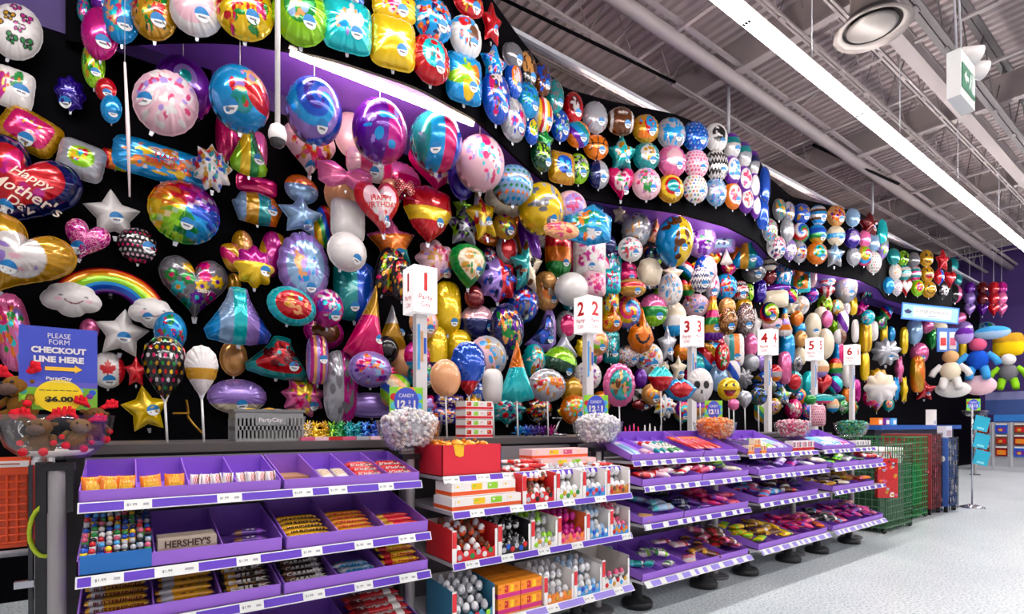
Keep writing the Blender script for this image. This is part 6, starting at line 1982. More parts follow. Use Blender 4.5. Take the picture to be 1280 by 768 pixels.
# white paper lining at the bottom of the bowl
o = MB().lathe([(0.0, -0.142), (0.085, -0.136), (0.112, -0.118), (0.109, -0.118), (0.08, -0.131), (0.0, -0.137)], lin((226, 214, 206)), 30).build('paper_lining', 'card', None, (BX[0], 2.45, RIM))
o.scale = (0.93, 0.93, 1)
tag(o, 'pale paper lining inside the plush toy bowl', 'paper')

# ------------------------------------------------------------------ register signs on poles
SGN = [(525, 365, 3.66, 'one'), (735, 395, 3.7, 'two'), (865, 415.5, 3.75, 'three'), (960, 428.5, 3.8, 'four'), (1018, 437, 3.9, 'five'), (1065, 444, 4.0, 'six')]
M['sign_white'] = paint_mat('lit_sign_plastic', 0.4)
_b = [n for n in M['sign_white'].node_tree.nodes if n.type == 'BSDF_PRINCIPLED'][0]
_b.inputs['Emission Color'].default_value = (1, 0.96, 0.95, 1); _b.inputs['Emission Strength'].default_value = 0.55
for k, (px, py, Y, word) in enumerate(SGN):
    p = at(px, py, Y)
    r = empty('register_sign', (p.x, p.y, 0))
    s, hh = 0.095, 0.172
    MB().box(-s, s, -s, s, p.z - hh, p.z + hh, lin((246, 240, 240))).build('light_box', 'sign_white', r)
    RC, PC = lin((214, 40, 44)), lin((206, 84, 100))
    for org, ex in (((0, -s, 0), (1, 0, 0)), ((-s, 0, 0), (0, -1, 0))):
        org = Vector(org); t = MB()
        put_text(t, str(k + 1), RC, org + Vector((0, 0, p.z + 0.055)), ex, (0, 0, 1), height=0.135, bold=0.03)
        put_text(t, 'Party', PC, org + Vector((0, 0, p.z - 0.065)), ex, (0, 0, 1), width=0.115, bold=0.01)
        put_text(t, 'City', PC, org + Vector((0, 0, p.z - 0.118)), ex, (0, 0, 1), width=0.08, bold=0.01)
        t.build('lettering', 'card', r)
    MB().box(-0.045, 0.045, -0.03, 0.03, 0.02, p.z - hh, lin((228, 222, 224))).build('pole', 'plastic', r)
    q = MB()
    z0 = p.z - hh - 0.42
    for a, c in enumerate(('sky', 'tan', 'blue')):
        q.box(-0.035 + a * 0.026, -0.015 + a * 0.026, -0.034, -0.0305, z0 + 0.06 * a, z0 + 0.34 - 0.05 * a, c)
    q.build('printed_strip', 'card', r)
    MB().lathe([(0.0, 0.0), (0.15, 0.0), (0.15, 0.015), (0.05, 0.03)], 'grey', 20).build('base_plate', 'steel', r)
    tag(r, 'white lit register sign number %s on a pole' % word, 'sign', 'register signs along the checkout')

# registers' low dark cabinets behind the counter
for k, (px, py, Y, word) in enumerate(SGN):
    p = at(px, py, Y)
    o = MB().box(-0.5, 0.42, -0.3, 0.1, 0, 0.98, lin((46, 42, 46))).box(-0.52, 0.44, -0.32, 0.12, 0.98, 1.01, lin((74, 70, 74))).build('register_desk', 'steel', None, (p.x + 0.0, p.y + 0.52, 0))
    tag(o, 'low dark register desk behind register sign %s' % word, 'desk', 'register desks')

# ------------------------------------------------------------------ things on the counter
# grey shopping basket
p = at(334, 558, 2.95)
r = empty('shopping_basket', (p.x, 2.98, CZ + 0.001), 0.0)
GB = lin((150, 152, 152))
mb = MB()
W2, D2, Hb = 0.155, 0.11, 0.145
def wallx(y, n_, sgn):
    mb.box(-W2, W2, y - 0.003, y + 0.003, 0, 0.012, GB); mb.box(-W2, W2, y - 0.003, y + 0.003, 0.055, 0.075, GB); mb.box(-W2, W2, y - 0.003, y + 0.003, 0.115, Hb, GB)
    for q in range(n_ + 1):
        x = -W2 + 2 * W2 * q / n_
        mb.box(x - 0.0045, x + 0.0045, y - 0.003, y + 0.003, 0.012, 0.115, GB)
wallx(-D2, 17, 1); wallx(D2, 17, 1)
for x in (-W2, W2):
    mb.box(x - 0.003, x + 0.003, -D2, D2, 0, 0.012, GB); mb.box(x - 0.003, x + 0.003, -D2, D2, 0.055, 0.075, GB); mb.box(x - 0.003, x + 0.003, -D2, D2, 0.115, Hb, GB)
    for q in range(11): mb.box(x - 0.003, x + 0.003, -D2 + 2 * D2 * q / 10 - 0.0045, -D2 + 2 * D2 * q / 10 + 0.0045, 0.012, 0.115, GB)
mb.box(-W2, W2, -D2, D2, 0, 0.004, GB)
mb.build('basket_body', 'plastic', r)
mb = MB()
for y in (-1, 1): mb.box(-W2 - 0.012, W2 + 0.012, y * D2 - 0.01, y * D2 + 0.01, Hb, Hb + 0.014, lin((120, 122, 122)))
for x in (-1, 1): mb.box(x * W2 - 0.01, x * W2 + 0.01, -D2, D2, Hb, Hb + 0.014, lin((120, 122, 122)))
mb.build('rim', 'plastic', r)
mb = MB().box(-0.07, 0.075, -D2 - 0.006, -D2 - 0.003, 0.08, 0.125, GB)
put_text(mb, 'PartyCity', 'white', (0.0, -D2 - 0.006, 0.103), (1, 0, 0), (0, 0, 1), width=0.11, bold=0.02)
mb.build('name_plate', 'plastic', r)
tag(r, 'grey slotted plastic shopping basket on the counter under the lilac balloon', 'basket')
rg = random.Random(8)
for q, (cc, nm) in enumerate((('black', 'black'), ('yellow', 'yellow'), ('sky', 'sky blue'), ('gold', 'gold'), ('navy', 'dark blue'), ('silver', 'silver'), ('magenta', 'magenta'), ('brown', 'brown'))):
    me = pack_mesh('bag', 0.1, 0.06, 0.03, [cc, 'white' if q % 2 else 'black', cc])
    put(me, 'candy_bag', p.x - 0.10 + 0.03 * q, 2.93 + 0.05 * (q % 3), CZ + 0.125 + 0.012 * (q % 2), rz=rg.uniform(-0.8, 0.8), ry=rg.uniform(-0.3, 0.3), label='small %s packet lying on top in the grey basket' % nm, cat='packet', group='packets in the grey basket')

# rows of spiky foil balloon weights
rows = [('cream', 'yellow'), ('yellow', 'gold'), ('gold', 'yellow'), ('lime', 'green'), ('green', 'green'), ('teal', 'aqua'), ('teal', 'sky'), ('blue', 'sky'), ('blue', 'navy'), ('navy', 'blue')]
for q, cs in enumerate(rows):
    for rr in range(3):
        me = MB()
        rg = random.Random(q * 7 + rr)
        for s in range(11):
            a, e = rg.uniform(0, 2 * PI), rg.uniform(-0.2, 1.2)
            d_ = Vector((math.cos(a) * math.cos(e), math.sin(a) * math.cos(e), math.sin(e)))
            me.tube([(0, 0, 0.02), Vector((0, 0, 0.02)) + d_ * 0.036], [0.008, 0.001], cs[s % 2], 5)
        me.ball((0, 0, 0.017), 0.017, cs[0], 8, 6)
        px = 383 + q * 33 / 3.2 + 0
        pp = at(px, 550, 2.98 + rr * 0.06)
        o = me.build('balloon_weight', 'foil', None, (pp.x, 2.97 + rr * 0.055, CZ + 0.001 + rr * 0.028))
        if rr: MB().box(-0.02, 0.02, -0.02, 0.02, -rr * 0.028, 0.0, cs[0]).build('weight_block', 'foil', o)
        w1 = WORD.get(cs[0], cs[0])
        tag(o, 'spiky %s foil balloon weight in the rainbow rows beside the basket' % w1, 'balloon weight', 'spiky foil balloon weights ' + w1)
for q, (cc, nm) in enumerate((('sky', 'sky blue'), ('blue', 'blue'), ('indigo', 'indigo'), ('purple', 'purple'), ('magenta', 'magenta'))):
    me = MB(); rg = random.Random(q)
    for s in range(26):
        a, e = rg.uniform(0, 2 * PI), rg.uniform(-0.1, 1.3)
        d_ = Vector((math.cos(a) * math.cos(e), math.sin(a) * math.cos(e), math.sin(e)))
        me.tube([(0, 0, 0.02), Vector((0, 0, 0.02)) + d_ * rg.uniform(0.05, 0.075)], [0.007, 0.001], cc, 4)
    me.ball((0, 0, 0.02), 0.02, cc, 8, 6)
    pp = at(648 + q * 10, 543, 3.1)
    o = me.build('balloon_weight', 'foil', None, (pp.x, 3.1, CZ + 0.001)); tag(o, 'shaggy %s tinsel balloon weight behind the pink cartons' % nm, 'balloon weight', 'tinsel balloon weights behind the pink cartons')
# flat pink and white strip packs in front of the weights
for q, cc in enumerate(('rose', 'palepink', 'red', 'rose', 'silver', 'palepink')):
    pp = at(384 + q * 17, 553, 2.86)
    me = pack_mesh('box', 0.07, 0.04, 0.018, [cc])
    put(me, 'candy_box', pp.x, 2.86, CZ + 0.001, label='flat %s box in the row before the spiky weights, %s from the basket' % (WORD.get(cc, cc), ORD[q]), cat='box', group='flat boxes before the spiky weights')
# open acrylic display easel
p = at(700, 545, 3.0)
o = MB().tube([(-0.06, 0, 0.005), (0.0, 0.02, 0.09), (0.03, 0.02, 0.13), (-0.05, 0.03, 0.13)], 0.008, 'silver', 6).tube([(-0.06, 0, 0.008), (0.06, 0.0, 0.006)], 0.008, 'silver', 6).build('display_easel', 'chrome', None, (p.x, 3.0, CZ + 0.003)); tag(o, 'small empty silver display easel on the counter beside the second bowl', 'easel')
# gold dangling spiral decoration
p = at(238, 510, 3.3)
o = MB().tube([at(216, 517, 3.3), at(236, 517, 3.3), at(233, 500, 3.3), at(235, 522, 3.3), at(243, 532, 3.3), at(254, 543, 3.3)], 0.006, 'gold', 6).build('hanging_streamer', 'foil'); tag(o, 'thin gold foil streamer dangling behind the white stick balloon', 'streamer')
# pink and white spiky things in a clear tub
for q, (px, cc) in enumerate(((782, 'hotpink'), (787, 'magenta'), (792, 'hotpink'), (798, 'hotpink'), (806, 'white'), (812, 'white'), (819, 'white'), (826, 'silver'))):
    pp = at(px, 541, 2.95)
    o = MB().tube([(0, 0, 0.0), (0.004 * (q % 3 - 1), 0, 0.07 + 0.012 * (q % 3))], [0.014, 0.003], cc, 8).build('party_horn', 'gloss', None, (pp.x, 2.95, CZ + 0.001)); tag(o, 'slim upright %s party horn on the counter behind the third unit' % WORD.get(cc, cc), 'party horn', 'party horns on the counter ' + cc)

# long white drop ribbon on the far wall side of the bulkhead
a, bb = at(156, 78, 3.9), at(162, 246, 3.9)
o = MB().tube([a, (a + bb) / 2 + Vector((0.004, 0, 0)), bb], [0.006, 0.011, 0.005], lin((236, 214, 214)), 8).tube([a, (a.x, a.y, 5.2)], 0.002, 'silver', 4).build('hanging_ribbon', 'plastic'); tag(o, 'long pale ribbon tube hanging before the party popper balloon', 'ribbon')

# ------------------------------------------------------------------ orange carts at the near end
r = empty('shopping_cart', (-0.335, 2.95, 0))
OC = lin((234, 78, 20))
mb = MB()
def grid_panel(x0, x1, y0, y1, z0, z1, n_, m_):
    for q in range(n_ + 1):
        f = q / n_
        mb.tube([(x0 + (x1 - x0) * f, y0 + (y1 - y0) * f, z0), (x0 + (x1 - x0) * f, y0 + (y1 - y0) * f, z1)], 0.006, OC, 5, smooth=False)
    for q in range(m_ + 1):
        z = z0 + (z1 - z0) * q / m_
        mb.tube([(x0, y0, z), (x1, y1, z)], 0.006, OC, 5, smooth=False)
grid_panel(-0.42, 0.0, 0, 0, 0.72, 1.0, 14, 9); grid_panel(-0.42, 0.0, 0.5, 0.5, 0.72, 1.0, 14, 9); grid_panel(0.0, 0.0, 0, 0.5, 0.72, 1.0, 14, 9)
mb.box(-0.42, 0.0, 0.0, 0.5, 0.70, 0.715, OC); mb.box(-0.42, 0.0, 0.004, 0.008, 0.72, 1.0, lin((214, 70, 18)))
mb.box(-0.42, 0.01, -0.012, 0.012, 1.0, 1.07, OC); mb.box(0.0, 0.012, 0, 0.5, 1.0, 1.05, OC)
mb.build('basket_body', 'plastic', r)
mb = MB().box(-0.42, 0.008, -0.016, -0.013, 1.03, 1.055, 'white')
mb.box(-0.11, -0.02, -0.0168, -0.016, 1.039, 1.046, lin((190, 120, 100)))
mb.build('handle_label', 'card', r)
MB().tube([(0.03, -0.02, 0.16), (0.03, -0.02, 1.05), (0.03, 0.1, 1.09)], 0.016, 'silver', 10).tube([(-0.42, -0.02, 0.68), (0.03, -0.02, 0.68)], 0.014, 'silver', 10).tube([(0.03, -0.02, 0.16), (-0.42, -0.02, 0.2)], 0.014, 'silver', 10).tube([(0.03, 0.5, 0.16), (0.03, 0.5, 1.05)], 0.016, 'silver', 10).build('frame', 'steel', r)
for y in (0.0, 0.5):
    for x in (-0.03, -0.38):
        MB().lathe([(0.0, -0.018), (0.05, -0.018), (0.062, -0.012), (0.062, 0.012), (0.05, 0.018), (0.0, 0.018)], lin((40, 38, 40)), 18, m=Matrix.Translation((x, y, 0.065)) @ Matrix.Rotation(PI / 2, 4, 'X')).build('wheel', 'plastic', r)
        MB().box(x - 0.02, x + 0.02, y - 0.022, y + 0.022, 0.085, 0.19, 'silver').build('fork', 'chrome', r)
tag(r, 'orange plastic shopping cart with chrome frame beside the bowl post', 'cart')
r = empty('queue_barrier', (-0.28, 2.66, 0))
MB().box(0.0, 0.05, 0.0, 0.05, 0.0, 1.06, lin((34, 34, 38))).box(-0.018, -0.006, -0.01, 0.04, 0.0, 1.05, lin((52, 52, 58))).build('panel', 'plastic', r)
MB().box(-0.006, 0.0, 0.0, 0.04, 0.75, 1.05, lin((196, 36, 20))).build('red_edge', 'plastic', r)
t_ = MB()
n = 20
t_.tube([(0.03 + 0.045 * math.cos(2 * PI * k / n), -0.008, 0.80 + 0.095 * math.sin(2 * PI * k / n)) for k in range(n + 1)], 0.008, lin((196, 220, 40)), 8, cap=False)
t_.build('lime_ring', 'plastic', r)
MB().box(-0.055, 0.0, -0.03, -0.005, 0.60, 0.625, 'silver').build('bracket', 'chrome', r)
tag(r, 'dark narrow cart barrier with lime ring behind the toy bowl post', 'barrier')

# ------------------------------------------------------------------ the far end: wire bins, racks, counter
def wire_bin(x0, x1, y0, y1, h_, c, label, nx, ny, nz):
    r = empty('wire_bin', ((x0 + x1) / 2, y0, 0))
    L, D = (x1 - x0) / 2, y1 - y0
    for nm, pts in (('front_grid', ((-L, 0), (L, 0), nx)), ('rear_grid', ((-L, D), (L, D), nx)), ('side_grid', ((-L, 0), (-L, D), ny)), ('side_grid', ((L, 0), (L, D), ny))):
        (ax, ay), (bx_, by), n_ = pts
        g_ = MB()
        for q in range(n_ + 1):
            f = q / n_
            g_.tube([(ax + (bx_ - ax) * f, ay + (by - ay) * f, 0.03), (ax + (bx_ - ax) * f, ay + (by - ay) * f, h_)], 0.005, c, 4, smooth=False)
        for q in range(nz + 1):
            z = 0.06 + (h_ - 0.06) * q / nz
            g_.tube([(ax, ay, z), (bx_, by, z)], 0.005, c, 4, smooth=False)
        g_.build(nm, 'steel', r)
    MB().box(-L, L, 0, D, 0.06, 0.07, c).build('base_grid', 'steel', r)
    for sx in (-1, 1):
        for sy in (0, 1):
            MB().ball((sx * (L - 0.02), 0.02 + sy * (D - 0.04), 0.03), 0.03, 'black', 10, 6).build('castor', 'plastic', r)
    tag(r, label, 'wire bin', 'green wire bins at the end of the checkout')
    return r
GW = lin((40, 130, 70))
wire_bin(6.75, 7.55, 2.3, 2.95, 0.98, lin((70, 110, 80)), 'open wire bin of white rolls right behind the last candy unit', 12, 10, 12)
wire_bin(7.65, 8.5, 2.42, 3.2, 1.05, GW, 'green wire bin holding green fabric nearest the red fabric bin', 12, 11, 14)
o = MB()
rg = random.Random(2)
for q in range(9):
    for k in range(5):
        o.ball((7.75 + q * 0.082, 2.52 + k * 0.14, 0.42 + 0.0 * k), (0.045, 0.075, 0.27 + 0.06 * rg.random()), lin((20 + rg.randrange(30), 100 + rg.randrange(50), 50 + rg.randrange(40))), 8, 6)
o = o.build('green_fabric', 'plush'); tag(o, 'bunched dark green fabric filling the wire bin', 'fabric', None, 'stuff')
me = MB().tube([(0, 0, 0), (0.0, 0.55, 0.0)], 0.045, lin((236, 236, 232)), 14).tube([(0, -0.001, 0), (0, 0.0, 0)], 0.02, 'lime', 10).mesh('paper_roll'); me.materials.append(M['card'])
for q in range(12):
    put(me, 'paper_roll', 6.84 + 0.105 * (q % 6) + 0.05 * (q // 6), 2.35, 0.80 + 0.095 * (q // 6), label='white rolled paper in the open wire bin behind the last candy unit', cat='paper roll', group='white paper rolls in the wire bin')
me = MB().box(-0.35, 0.35, 0, 0.5, 0, 0.68, lin((52, 92, 62))).mesh('storage_carton'); me.materials.append(M['card'])
put(me, 'storage_carton', 7.15, 2.37, 0.08, label='dark green carton filling the lower half of the white roll bin', cat='carton')
# red gift bag bundle hanging from the end unit
p = at(1107, 598, 2.16)
r = empty('hanging_gift_bag', (p.x + 0.06, p.y, p.z), -0.7)
mb = MB().box(-0.10, 0.10, 0, 0.05, -0.21, 0.2, lin((206, 26, 30)))
rg = random.Random(6)
for q in range(24): mb.ball((rg.uniform(-0.085, 0.085), -0.001, rg.uniform(-0.19, 0.18)), (0.018, 0.002, 0.014), rg.choice(['orange', 'gold', 'rose', 'silver', 'darkred', 'red']), 8, 5)
for q in range(12): mb.ball((-0.101, rg.uniform(0.008, 0.042), rg.uniform(-0.19, 0.18)), (0.002, 0.01, 0.014), rg.choice(['orange', 'gold', 'purple', 'darkred', 'red']), 8, 5)
mb.box(0.02, 0.06, -0.002, 0, -0.2, -0.15, 'white')
mb.build('bag_body', 'gloss', r)
MB().tube([(-0.05, 0.025, 0.2), (-0.03, 0.025, 0.26), (0.03, 0.025, 0.26), (0.05, 0.025, 0.2)], 0.005, 'red', 6).build('handle', 'plastic', r)
tag(r, 'bright red patterned gift bag hanging at the end of the candy units', 'gift bag')
# red and blue wrap towers
def tower(x0, x1, y0, y1, h_, cs, label, seed):
    r = empty('gift_wrap_bin', ((x0 + x1) / 2, y0, 0))
    L = (x1 - x0) / 2; D = y1 - y0
    mb = MB().box(-L, L, 0, D, 0.08, h_, cs[0])
    rg = random.Random(seed)
    for q in range(46):
        z = rg.uniform(0.12, h_ - 0.05)
        s_ = rg.uniform(0.02, 0.05)
        mb.ball((rg.uniform(-L + 0.04, L - 0.04), -0.001, z), (s_, 0.002, s_), rg.choice(cs[1:]), 6, 4)
        mb.ball((-L - 0.001, rg.uniform(0.04, D - 0.04), z), (0.002, s_, s_), rg.choice(cs[1:]), 6, 4)
    mb.build('wrap_body', 'card', r)
    g_ = MB()
    for q in range(9): g_.tube([(-L + 2 * L * q / 8, -0.012, 0.03), (-L + 2 * L * q / 8, -0.012, h_ + 0.02)], 0.004, 'black', 4)
    for q in range(13): g_.tube([(-L, -0.012, 0.06 + (h_ - 0.06) * q / 12), (L, -0.012, 0.06 + (h_ - 0.06) * q / 12)], 0.004, 'black', 4)
    g_.build('front_grid', 'steel', r)
    f_ = MB()
    for sx in (-1, 1):
        for sy in (0, 1): f_.box(sx * (L - 0.03) - 0.02, sx * (L - 0.03) + 0.02, sy * (D - 0.06) + 0.01, sy * (D - 0.06) + 0.05, 0, 0.08, 'black')
    f_.build('foot', 'steel', r)
    tag(r, label, 'gift wrap bin')
tower(8.65, 9.05, 2.42, 3.0, 1.08, [lin((150, 50, 56)), 'rose', 'darkred', lin((170, 80, 84))], 'dusky red gift wrap bin between the green bin and the blue one', 1)
tower(9.1, 9.5, 2.36, 2.95, 1.02, [lin((60, 100, 180)), 'white', 'paleblue', 'navy', 'white'], 'blue gift wrap bin with white snowflake blotches behind black wire', 2)
o = MB().box(-0.13, 0.13, 0, 0.1, 0, 0.16, lin((226, 226, 236))).box(-0.1, 0.1, -0.002, 0, 0.02, 0.1, lin((190, 160, 170))).build('pale_package', 'card', None, (9.3, 2.40, 1.03)); tag(o, 'pale boxed package standing on the blue gift wrap bin', 'package')
# teal gift cards on a short arm
r = empty('hanging_card_rack', (9.95, 2.30, 0))
MB().tube([(0.0, 0, 0.06), (0.0, 0, 1.45)], 0.012, 'silver', 8).build('pole', 'chrome', r)
MB().lathe([(0.0, 0.0), (0.15, 0.0), (0.15, 0.012), (0.012, 0.06)], 'silver', 16).build('base_plate', 'chrome', r)
for q, z in enumerate((1.33, 1.08, 0.84)): MB().tube([(0.0, 0, z), (-0.03, -0.1, z + 0.01)], 0.006, 'silver', 6).build('arm', 'chrome', r)
tag(r, 'slim chrome pole holding three teal cards past the blue wrap bin', 'rack')
for q, (z, nm) in enumerate(((1.22, 'topmost'), (0.97, 'middle'), (0.73, 'lowest'))):
    o = MB().box(-0.10, 0.10, -0.003, 0.003, -0.10, 0.11, lin((30, 168, 200))).box(-0.05, 0.05, -0.0045, -0.003, -0.08, -0.05, lin((140, 220, 230))).tube([(0, 0, 0.11), (0, 0, 0.125)], 0.004, 'silver', 5).build('hanging_gift_card', 'card', None, (9.92, 2.19, z))
    o.rotation_euler = (0, 0.25, -0.7)
    tag(o, 'teal card hanging from the chrome pole, %s of three' % nm, 'card', 'teal cards on the pole')
# blue edged counter
r = empty('service_counter', (11.2, 3.3, 0))
MB().box(-1.7, 2.3, 0, 0.5, 1.14, 1.2, lin((210, 212, 222))).build('worktop', 'steel', r)
MB().box(-1.7, 2.3, -0.012, 0.0, 1.13, 1.205, lin((44, 96, 180))).box(-1.712, -1.7, 0, 0.5, 1.13, 1.205, lin((44, 96, 180))).build('blue_edge', 'plastic', r)
MB().box(-1.65, 2.25, 0.1, 0.45, 0, 1.14, lin((40, 40, 50))).build('cabinet', 'steel', r)
tag(r, 'long counter with bright blue edge beneath the far plush wall', 'counter')
for q, (dx, cc, nm) in enumerate(((-1.3, 'orange', 'orange'), (-1.0, 'purple', 'purple'), (-0.7, 'sky', 'sky blue'), (1.3, 'white', 'white'))):
    o = MB().box(-0.09, 0.09, -0.06, 0.06, 0, 0.12 if q < 3 else 0.3, cc).box(-0.06, 0.06, -0.0615, -0.06, 0.02, 0.09, 'white' if q < 3 else 'silver').build('small_package', 'card', None, (11.2 + dx, 3.5, 1.201)); tag(o, 'small %s package standing on the blue edged counter' % nm, 'package')
# far bowl on its post
bowl_stand(16.6, 3.78, 1.56, 0.26, 'clear empty bowl on a tall grey post in front of the snack rack')
price_card(16.55, 3.8, 1.56, 0.3, 0.28, 'bright twelve for one dollar candy card on the far bowl post', -0.8)
# snack rack facing the shop
r = empty('snack_rack', (18.6, 3.4, 0), 0)
MB().box(0.0, 0.35, -1.4, 0.85, 0.12, 1.28, lin((176, 176, 184))).box(0.0, 0.4, -1.4, 0.85, 0.0, 0.12, lin((200, 200, 208))).box(-0.02, 0.36, -1.4, 0.85, 0.40, 0.42, lin((210, 210, 216))).build('rack_body', 'steel', r)
MB().box(-0.03, 0.0, -1.4, 0.45, 1.30, 1.48, lin((40, 120, 200))).build('blue_header', 'card', r)
for q in range(7):
    MB().box(-0.03, 0.0, 0.80 - q * 0.36, 0.84 - q * 0.36, 0.12, 1.28, lin((206, 206, 212))).build('upright_post', 'steel', r)
tag(r, 'grey snack rack with blue header hung with bags at the far end', 'rack')
for q in range(5):
    for k in range(3):
        cc = [('orange', 'darkred'), ('purple', 'blue'), ('red', 'brown')][(q + k) % 3]
        mb = MB().box(-0.015, 0.015, -0.12, 0.12, -0.13, 0.13, cc[1]).box(-0.017, -0.015, -0.09, 0.09, -0.09, 0.03, cc[0]).box(-0.018, -0.015, -0.11, 0.11, 0.09, 0.13, 'white')
        mb.ball((-0.016, 0.02, -0.04), (0.004, 0.05, 0.04), 'gold', 8, 6)
        o = mb.build('hanging_snack_bag', 'gloss', None, (18.545, 4.05 - q * 0.36, 1.12 - k * 0.30))
        tag(o, '%s and %s snack bag, %s row and %s column of the far snack rack' % (WORD.get(cc[0], cc[0]), WORD.get(cc[1], cc[1]), ('top', 'middle', 'bottom')[k], ORD[q]), 'snack bag', 'snack bags on the far rack')
# blue banner screen above the rack and black grid at the picture edge
o = MB().box(0, 0.05, -0.9, 0.6, 0, 0.62, lin((60, 86, 150))).box(-0.004, 0.0, -0.9, 0.6, 0.4, 0.62, lin((130, 130, 180))).box(0.0, 0.05, -0.9, -0.86, -1.5, 0.0, 'grey').box(0.0, 0.05, 0.56, 0.6, -1.5, 0.0, 'grey').build('blue_display_board', 'card', None, (19.4, 3.6, 1.5)); tag(o, 'blue and lilac display board rising behind the snack rack', 'display board')
r = empty('wire_display_rack', (11.75, 1.9, 0))
g_ = MB()
for q in range(6): g_.tube([(0.08 * q, 0.04 * q, 0.0), (0.08 * q, 0.04 * q, 1.65)], 0.008, 'black', 5)
for q in range(12): g_.tube([(0, 0, 0.05 + q * 0.14), (0.4, 0.2, 0.05 + q * 0.14)], 0.006, 'black', 5)
g_.build('wire_grid', 'steel', r)
MB().box(0.1, 0.4, 0.0, 0.16, 0.9, 1.25, lin((160, 60, 90))).build('hung_pack', 'card', r)
tag(r, 'black wire display rack at the edge of the aisle', 'rack')
# banner of congratulations and flat packs on the far wall
p = at(1163, 392, 4.0)
r = empty('hanging_banner', p); r.rotation_euler = (0, 0.08, -0.55)
wb, hb = 1.35, 0.36
MB().box(-wb / 2, wb / 2, 0, 0.01, -hb / 2, hb / 2, lin((40, 120, 210))).box(-wb / 2 + 0.03, wb / 2 - 0.03, -0.002, 0, -hb / 2 + 0.03, hb / 2 - 0.03, lin((150, 200, 240))).box(-wb * 0.30, wb * 0.36, -0.004, -0.002, -hb * 0.28, hb * 0.30, 'white').build('board', 'card', r)
t_ = MB()
put_text(t_, 'Congratulations', lin((90, 100, 120)), (0.04, -0.004, 0.03), (1, 0, 0), (0, 0, 1), width=wb * 0.56)
t_.box(-0.06, 0.14, -0.006, -0.004, -0.07, -0.05, lin((120, 160, 200)))
t_.build('lettering', 'card', r)
MB().prism([(-wb * 0.46, 0.0), (-wb * 0.39, 0.05), (-wb * 0.32, 0.0), (-wb * 0.36, -0.05), (-wb * 0.42, -0.05)], -0.006, -0.003, 'navy').build('graduation_cap', 'card', r)
tag(r, 'blue congratulations banner hanging below the far bulkhead', 'banner')
for q, px in enumerate((1179, 1191)):
    p = at(px, 425, 4.4)
    o = MB().box(-0.17, 0.17, 0, 0.03, -0.3, 0.3, lin((60, 110, 190))).box(-0.1, 0.1, -0.002, 0, -0.25, 0.2, 'white').box(-0.08, 0.08, -0.004, -0.002, -0.15, 0.05, ('red', 'rose')[q]).build('hanging_pack', 'card', None, p); o.rotation_euler = (0, 0, -0.5)
    tag(o, 'blue and white flat pack under the congratulations banner, %s along' % ORD[q], 'pack', 'blue packs under the banner')

# generic soft cushions on the far wall (plain shapes in the colours of the toys there)
def cushion(px, py, w, h, Y, cols, label, shape='oval'):
    p = at(px, py, Y); d = depth(p)
    W, Hh = w * d / F, h * d / F
    c = Vector((-p.x, -p.y, 0)).normalized()
    me = balloon_mesh('plush_cushion', shape, 'top' if len(cols) > 1 else 'plain', cols, W, Hh, min(W, Hh) * 0.5, 40, 9, int(px))
    me.materials.clear(); me.materials.append(M['plush'])
    o = link('hanging_plush_cushion', me, None)
    o.matrix_world = Matrix.Translation(p) @ Matrix.Rotation(math.atan2(c.x, -c.y), 4, 'Z')
    tag(o, label, 'plush cushion', None)
def doll(px, py, hpx, Y, cb, ca, ch, label):
    """plain soft doll sitting against the wall: round head, body, arms and legs"""
    p = at(px, py, Y); d = depth(p)
    k = hpx * d / F
    c = Vector((-p.x, -p.y, 0)).normalized()
    r = empty('hanging_plush_doll', p, math.atan2(c.x, -c.y))
    MB().ball((0, 0, 0), (0.24 * k, 0.2 * k, 0.27 * k), cb, 16, 12).build('body', 'plush', r)
    MB().ball((0, -0.03 * k, 0.40 * k), (0.19 * k, 0.18 * k, 0.18 * k), ch, 16, 12).build('head', 'plush', r)
    for q in (-1, 1):
        MB().tube([(q * 0.2 * k, 0, 0.15 * k), (q * 0.36 * k, -0.02 * k, 0.0), (q * 0.42 * k, -0.06 * k, -0.14 * k)], [0.09 * k, 0.085 * k, 0.08 * k], ca, 10).build('arm', 'plush', r)
        MB().tube([(q * 0.12 * k, 0, -0.2 * k), (q * 0.17 * k, -0.04 * k, -0.4 * k), (q * 0.18 * k, -0.12 * k, -0.5 * k)], [0.11 * k, 0.10 * k, 0.09 * k], ca, 10).build('leg', 'plush', r)
    tag(r, label, 'plush doll')
doll(1188, 464, 44, 4.1, 'cream', 'white', 'tan', 'cream plush doll hanging on the dark wall beyond the congratulations banner')
doll(1222, 450, 46, 3.95, 'blue', 'sky', 'rose', 'blue plush doll with rose head hanging near the far end')
doll(1260, 466, 40, 3.72, 'grey', 'lime', 'white', 'grey plush doll with white head at the far end of the wall')
cushion(1191, 487, 34, 20, 4.1, ['white'], 'white oval plush cushion under the cream doll')
cushion(1224, 482, 32, 24, 3.95, ['palepink'], 'pale pink oval plush cushion under the blue doll')
cushion(1260, 431, 28, 28, 3.75, ['yellow', 'gold'], 'yellow plush cushion above the grey doll', 'pillow')
cushion(1240, 416, 34, 16, 3.9, ['paleblue', 'sky'], 'pale blue oval plush cushion high on the far wall')
cushion(1205, 420, 18, 20, 4.1, ['lilac', 'purple'], 'small lilac plush cushion beside the blue flat packs')
cushion(1100, 485, 34, 40, 4.2, ['white', 'cream'], 'large white and cream plush cushion beyond register sign six', 'flower')

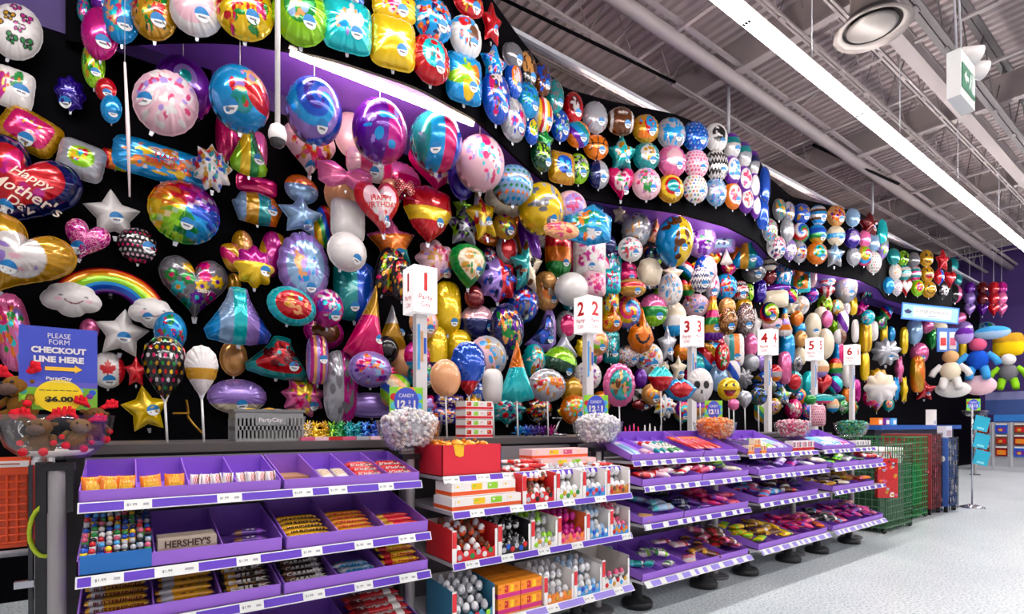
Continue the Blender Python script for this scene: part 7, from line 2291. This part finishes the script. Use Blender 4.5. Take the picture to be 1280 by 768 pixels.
# ------------------------------------------------------------------ labels for every balloon
MARK = [('the checkout sign', 72, 456), ('the rainbow arch balloon', 138, 365), ('register sign one', 525, 365), ('register sign two', 735, 395), ('register sign three', 865, 415), ('register sign four', 960, 428), ('register sign five', 1018, 437),
        ('register sign six', 1065, 444), ('the congratulations banner', 1163, 392)]
def where(px, py):
    n, x, y = min(MARK, key=lambda m: (m[1] - px) ** 2 + 1.4 * (m[2] - py) ** 2)
    dx, dy = px - x, py - y
    a = math.degrees(math.atan2(-dy, dx)) % 360
    s = ['right of', 'up right of', 'above', 'up left of', 'left of', 'down left of', 'below', 'down right of'][int((a + 22.5) // 45) % 8]
    r = math.hypot(dx, dy)
    q = 'just ' if r < 40 else ('well ' if r > 110 else '')
    return q + s + ' ' + n
W2_ = lambda c: WORD.get(c, c)
def base_desc(e):
    cs = e['cols']
    uq = []
    for c in cs:
        if c not in uq: uq.append(c)
    nm = W2_(uq[0]) + (' and ' + W2_(uq[1]) if len(uq) > 1 else '')
    pw = PATWORD[e['pat']]
    sz = 'tiny ' if max(e['w'], e['h']) < 17 else ''
    return (sz + nm + ' ' + (pw + ' ' if pw != 'plain' else ('plain ' if len(uq) == 1 else '')) + SHWORD[e['shape']] + ' balloon').replace('  ', ' ')
bulk = [e for e in ALLB if e['zone'] == 'bulk']
for e in bulk:
    q, n = on_wave(e['px'], e['py'])
    z = e['p'].z
    e['row'] = 'top row' if z > 4.72 else ('middle row' if z > 4.28 else 'bottom row')
    x = e['p'].x
    e['bay'] = ('wrapped round the near bulkhead end' if e['px'] < 160 else 'first bulkhead curve' if x < 4.1 else 'second bulkhead curve' if x < 9.2 else 'third bulkhead curve' if x < 13.6 else 'far bulkhead curve')
def assign():
    for e in ALLB:
        if e['desc']: e['label'] = e['desc']
        elif e['zone'] == 'bulk': e['label'] = base_desc(e) + (', ' + e['row'] + ' of the ' + e['bay'] if e['px'] >= 160 else ', ' + e['bay'])
        elif e['zone'] == 'far': e['label'] = base_desc(e) + ', hanging on the purple far wall'
        else: e['label'] = base_desc(e) + ', ' + where(e['px'], e['py'])
    key = lambda s: ' '.join(w.lower() for w in s.replace(',', ' ').split())
    by = {}
    for e in ALLB: by.setdefault(key(e['label']), []).append(e)
    for k, v in by.items():
        if len(v) < 2: continue
        xs = [e['px'] for e in v]; ys = [e['py'] for e in v]
        vert = max(ys) - min(ys) > max(xs) - min(xs)
        v.sort(key=lambda e: e['py'] if vert else e['px'])
        names = (['upper', 'lower'] if vert else ['left', 'right']) if len(v) == 2 else None
        for i, e in enumerate(v):
            e['label'] += (', %s of two' % names[i]) if names else (', %s from the %s' % (ORD[i], 'top' if vert else 'left'))
    for e in ALLB:
        w = e['label'].split()
        if len(w) > 16: e['label'] = ' '.join(w[:16])
        g = {'bulk': 'small foil balloons along the bulkhead', 'wall': 'foil balloons on the display wall', 'stick': 'stick balloons on the counter', 'far': 'solid balloons on the far wall'}[e['zone']]
        tag(e['o'], e['label'], 'balloon', g)
assign()

# ------------------------------------------------------------------ world, camera, exposure
wd = bpy.data.worlds.new('shop_light'); SC.world = wd; wd.use_nodes = True
bg = wd.node_tree.nodes['Background']; bg.inputs[0].default_value = (0.8, 0.82, 0.9, 1); bg.inputs[1].default_value = 0.3
cam = bpy.data.cameras.new('camera'); co = bpy.data.objects.new('camera', cam); COL.objects.link(co)
cam.sensor_width = 36.0; cam.lens = F / 1280 * 36.0; cam.shift_y = (HY - 384) / 1280; cam.clip_start = 0.05
co.location = (0, 0, H); co.rotation_euler = (PI / 2, 0, TH - PI / 2)
SC.camera = co
vs_ = SC.view_settings
SC.display_settings.display_device = 'sRGB'
vs_.view_transform = 'Standard'; vs_.look = 'None'; vs_.gamma = 1.0; vs_.exposure = 0.0; vs_.use_curve_mapping = False
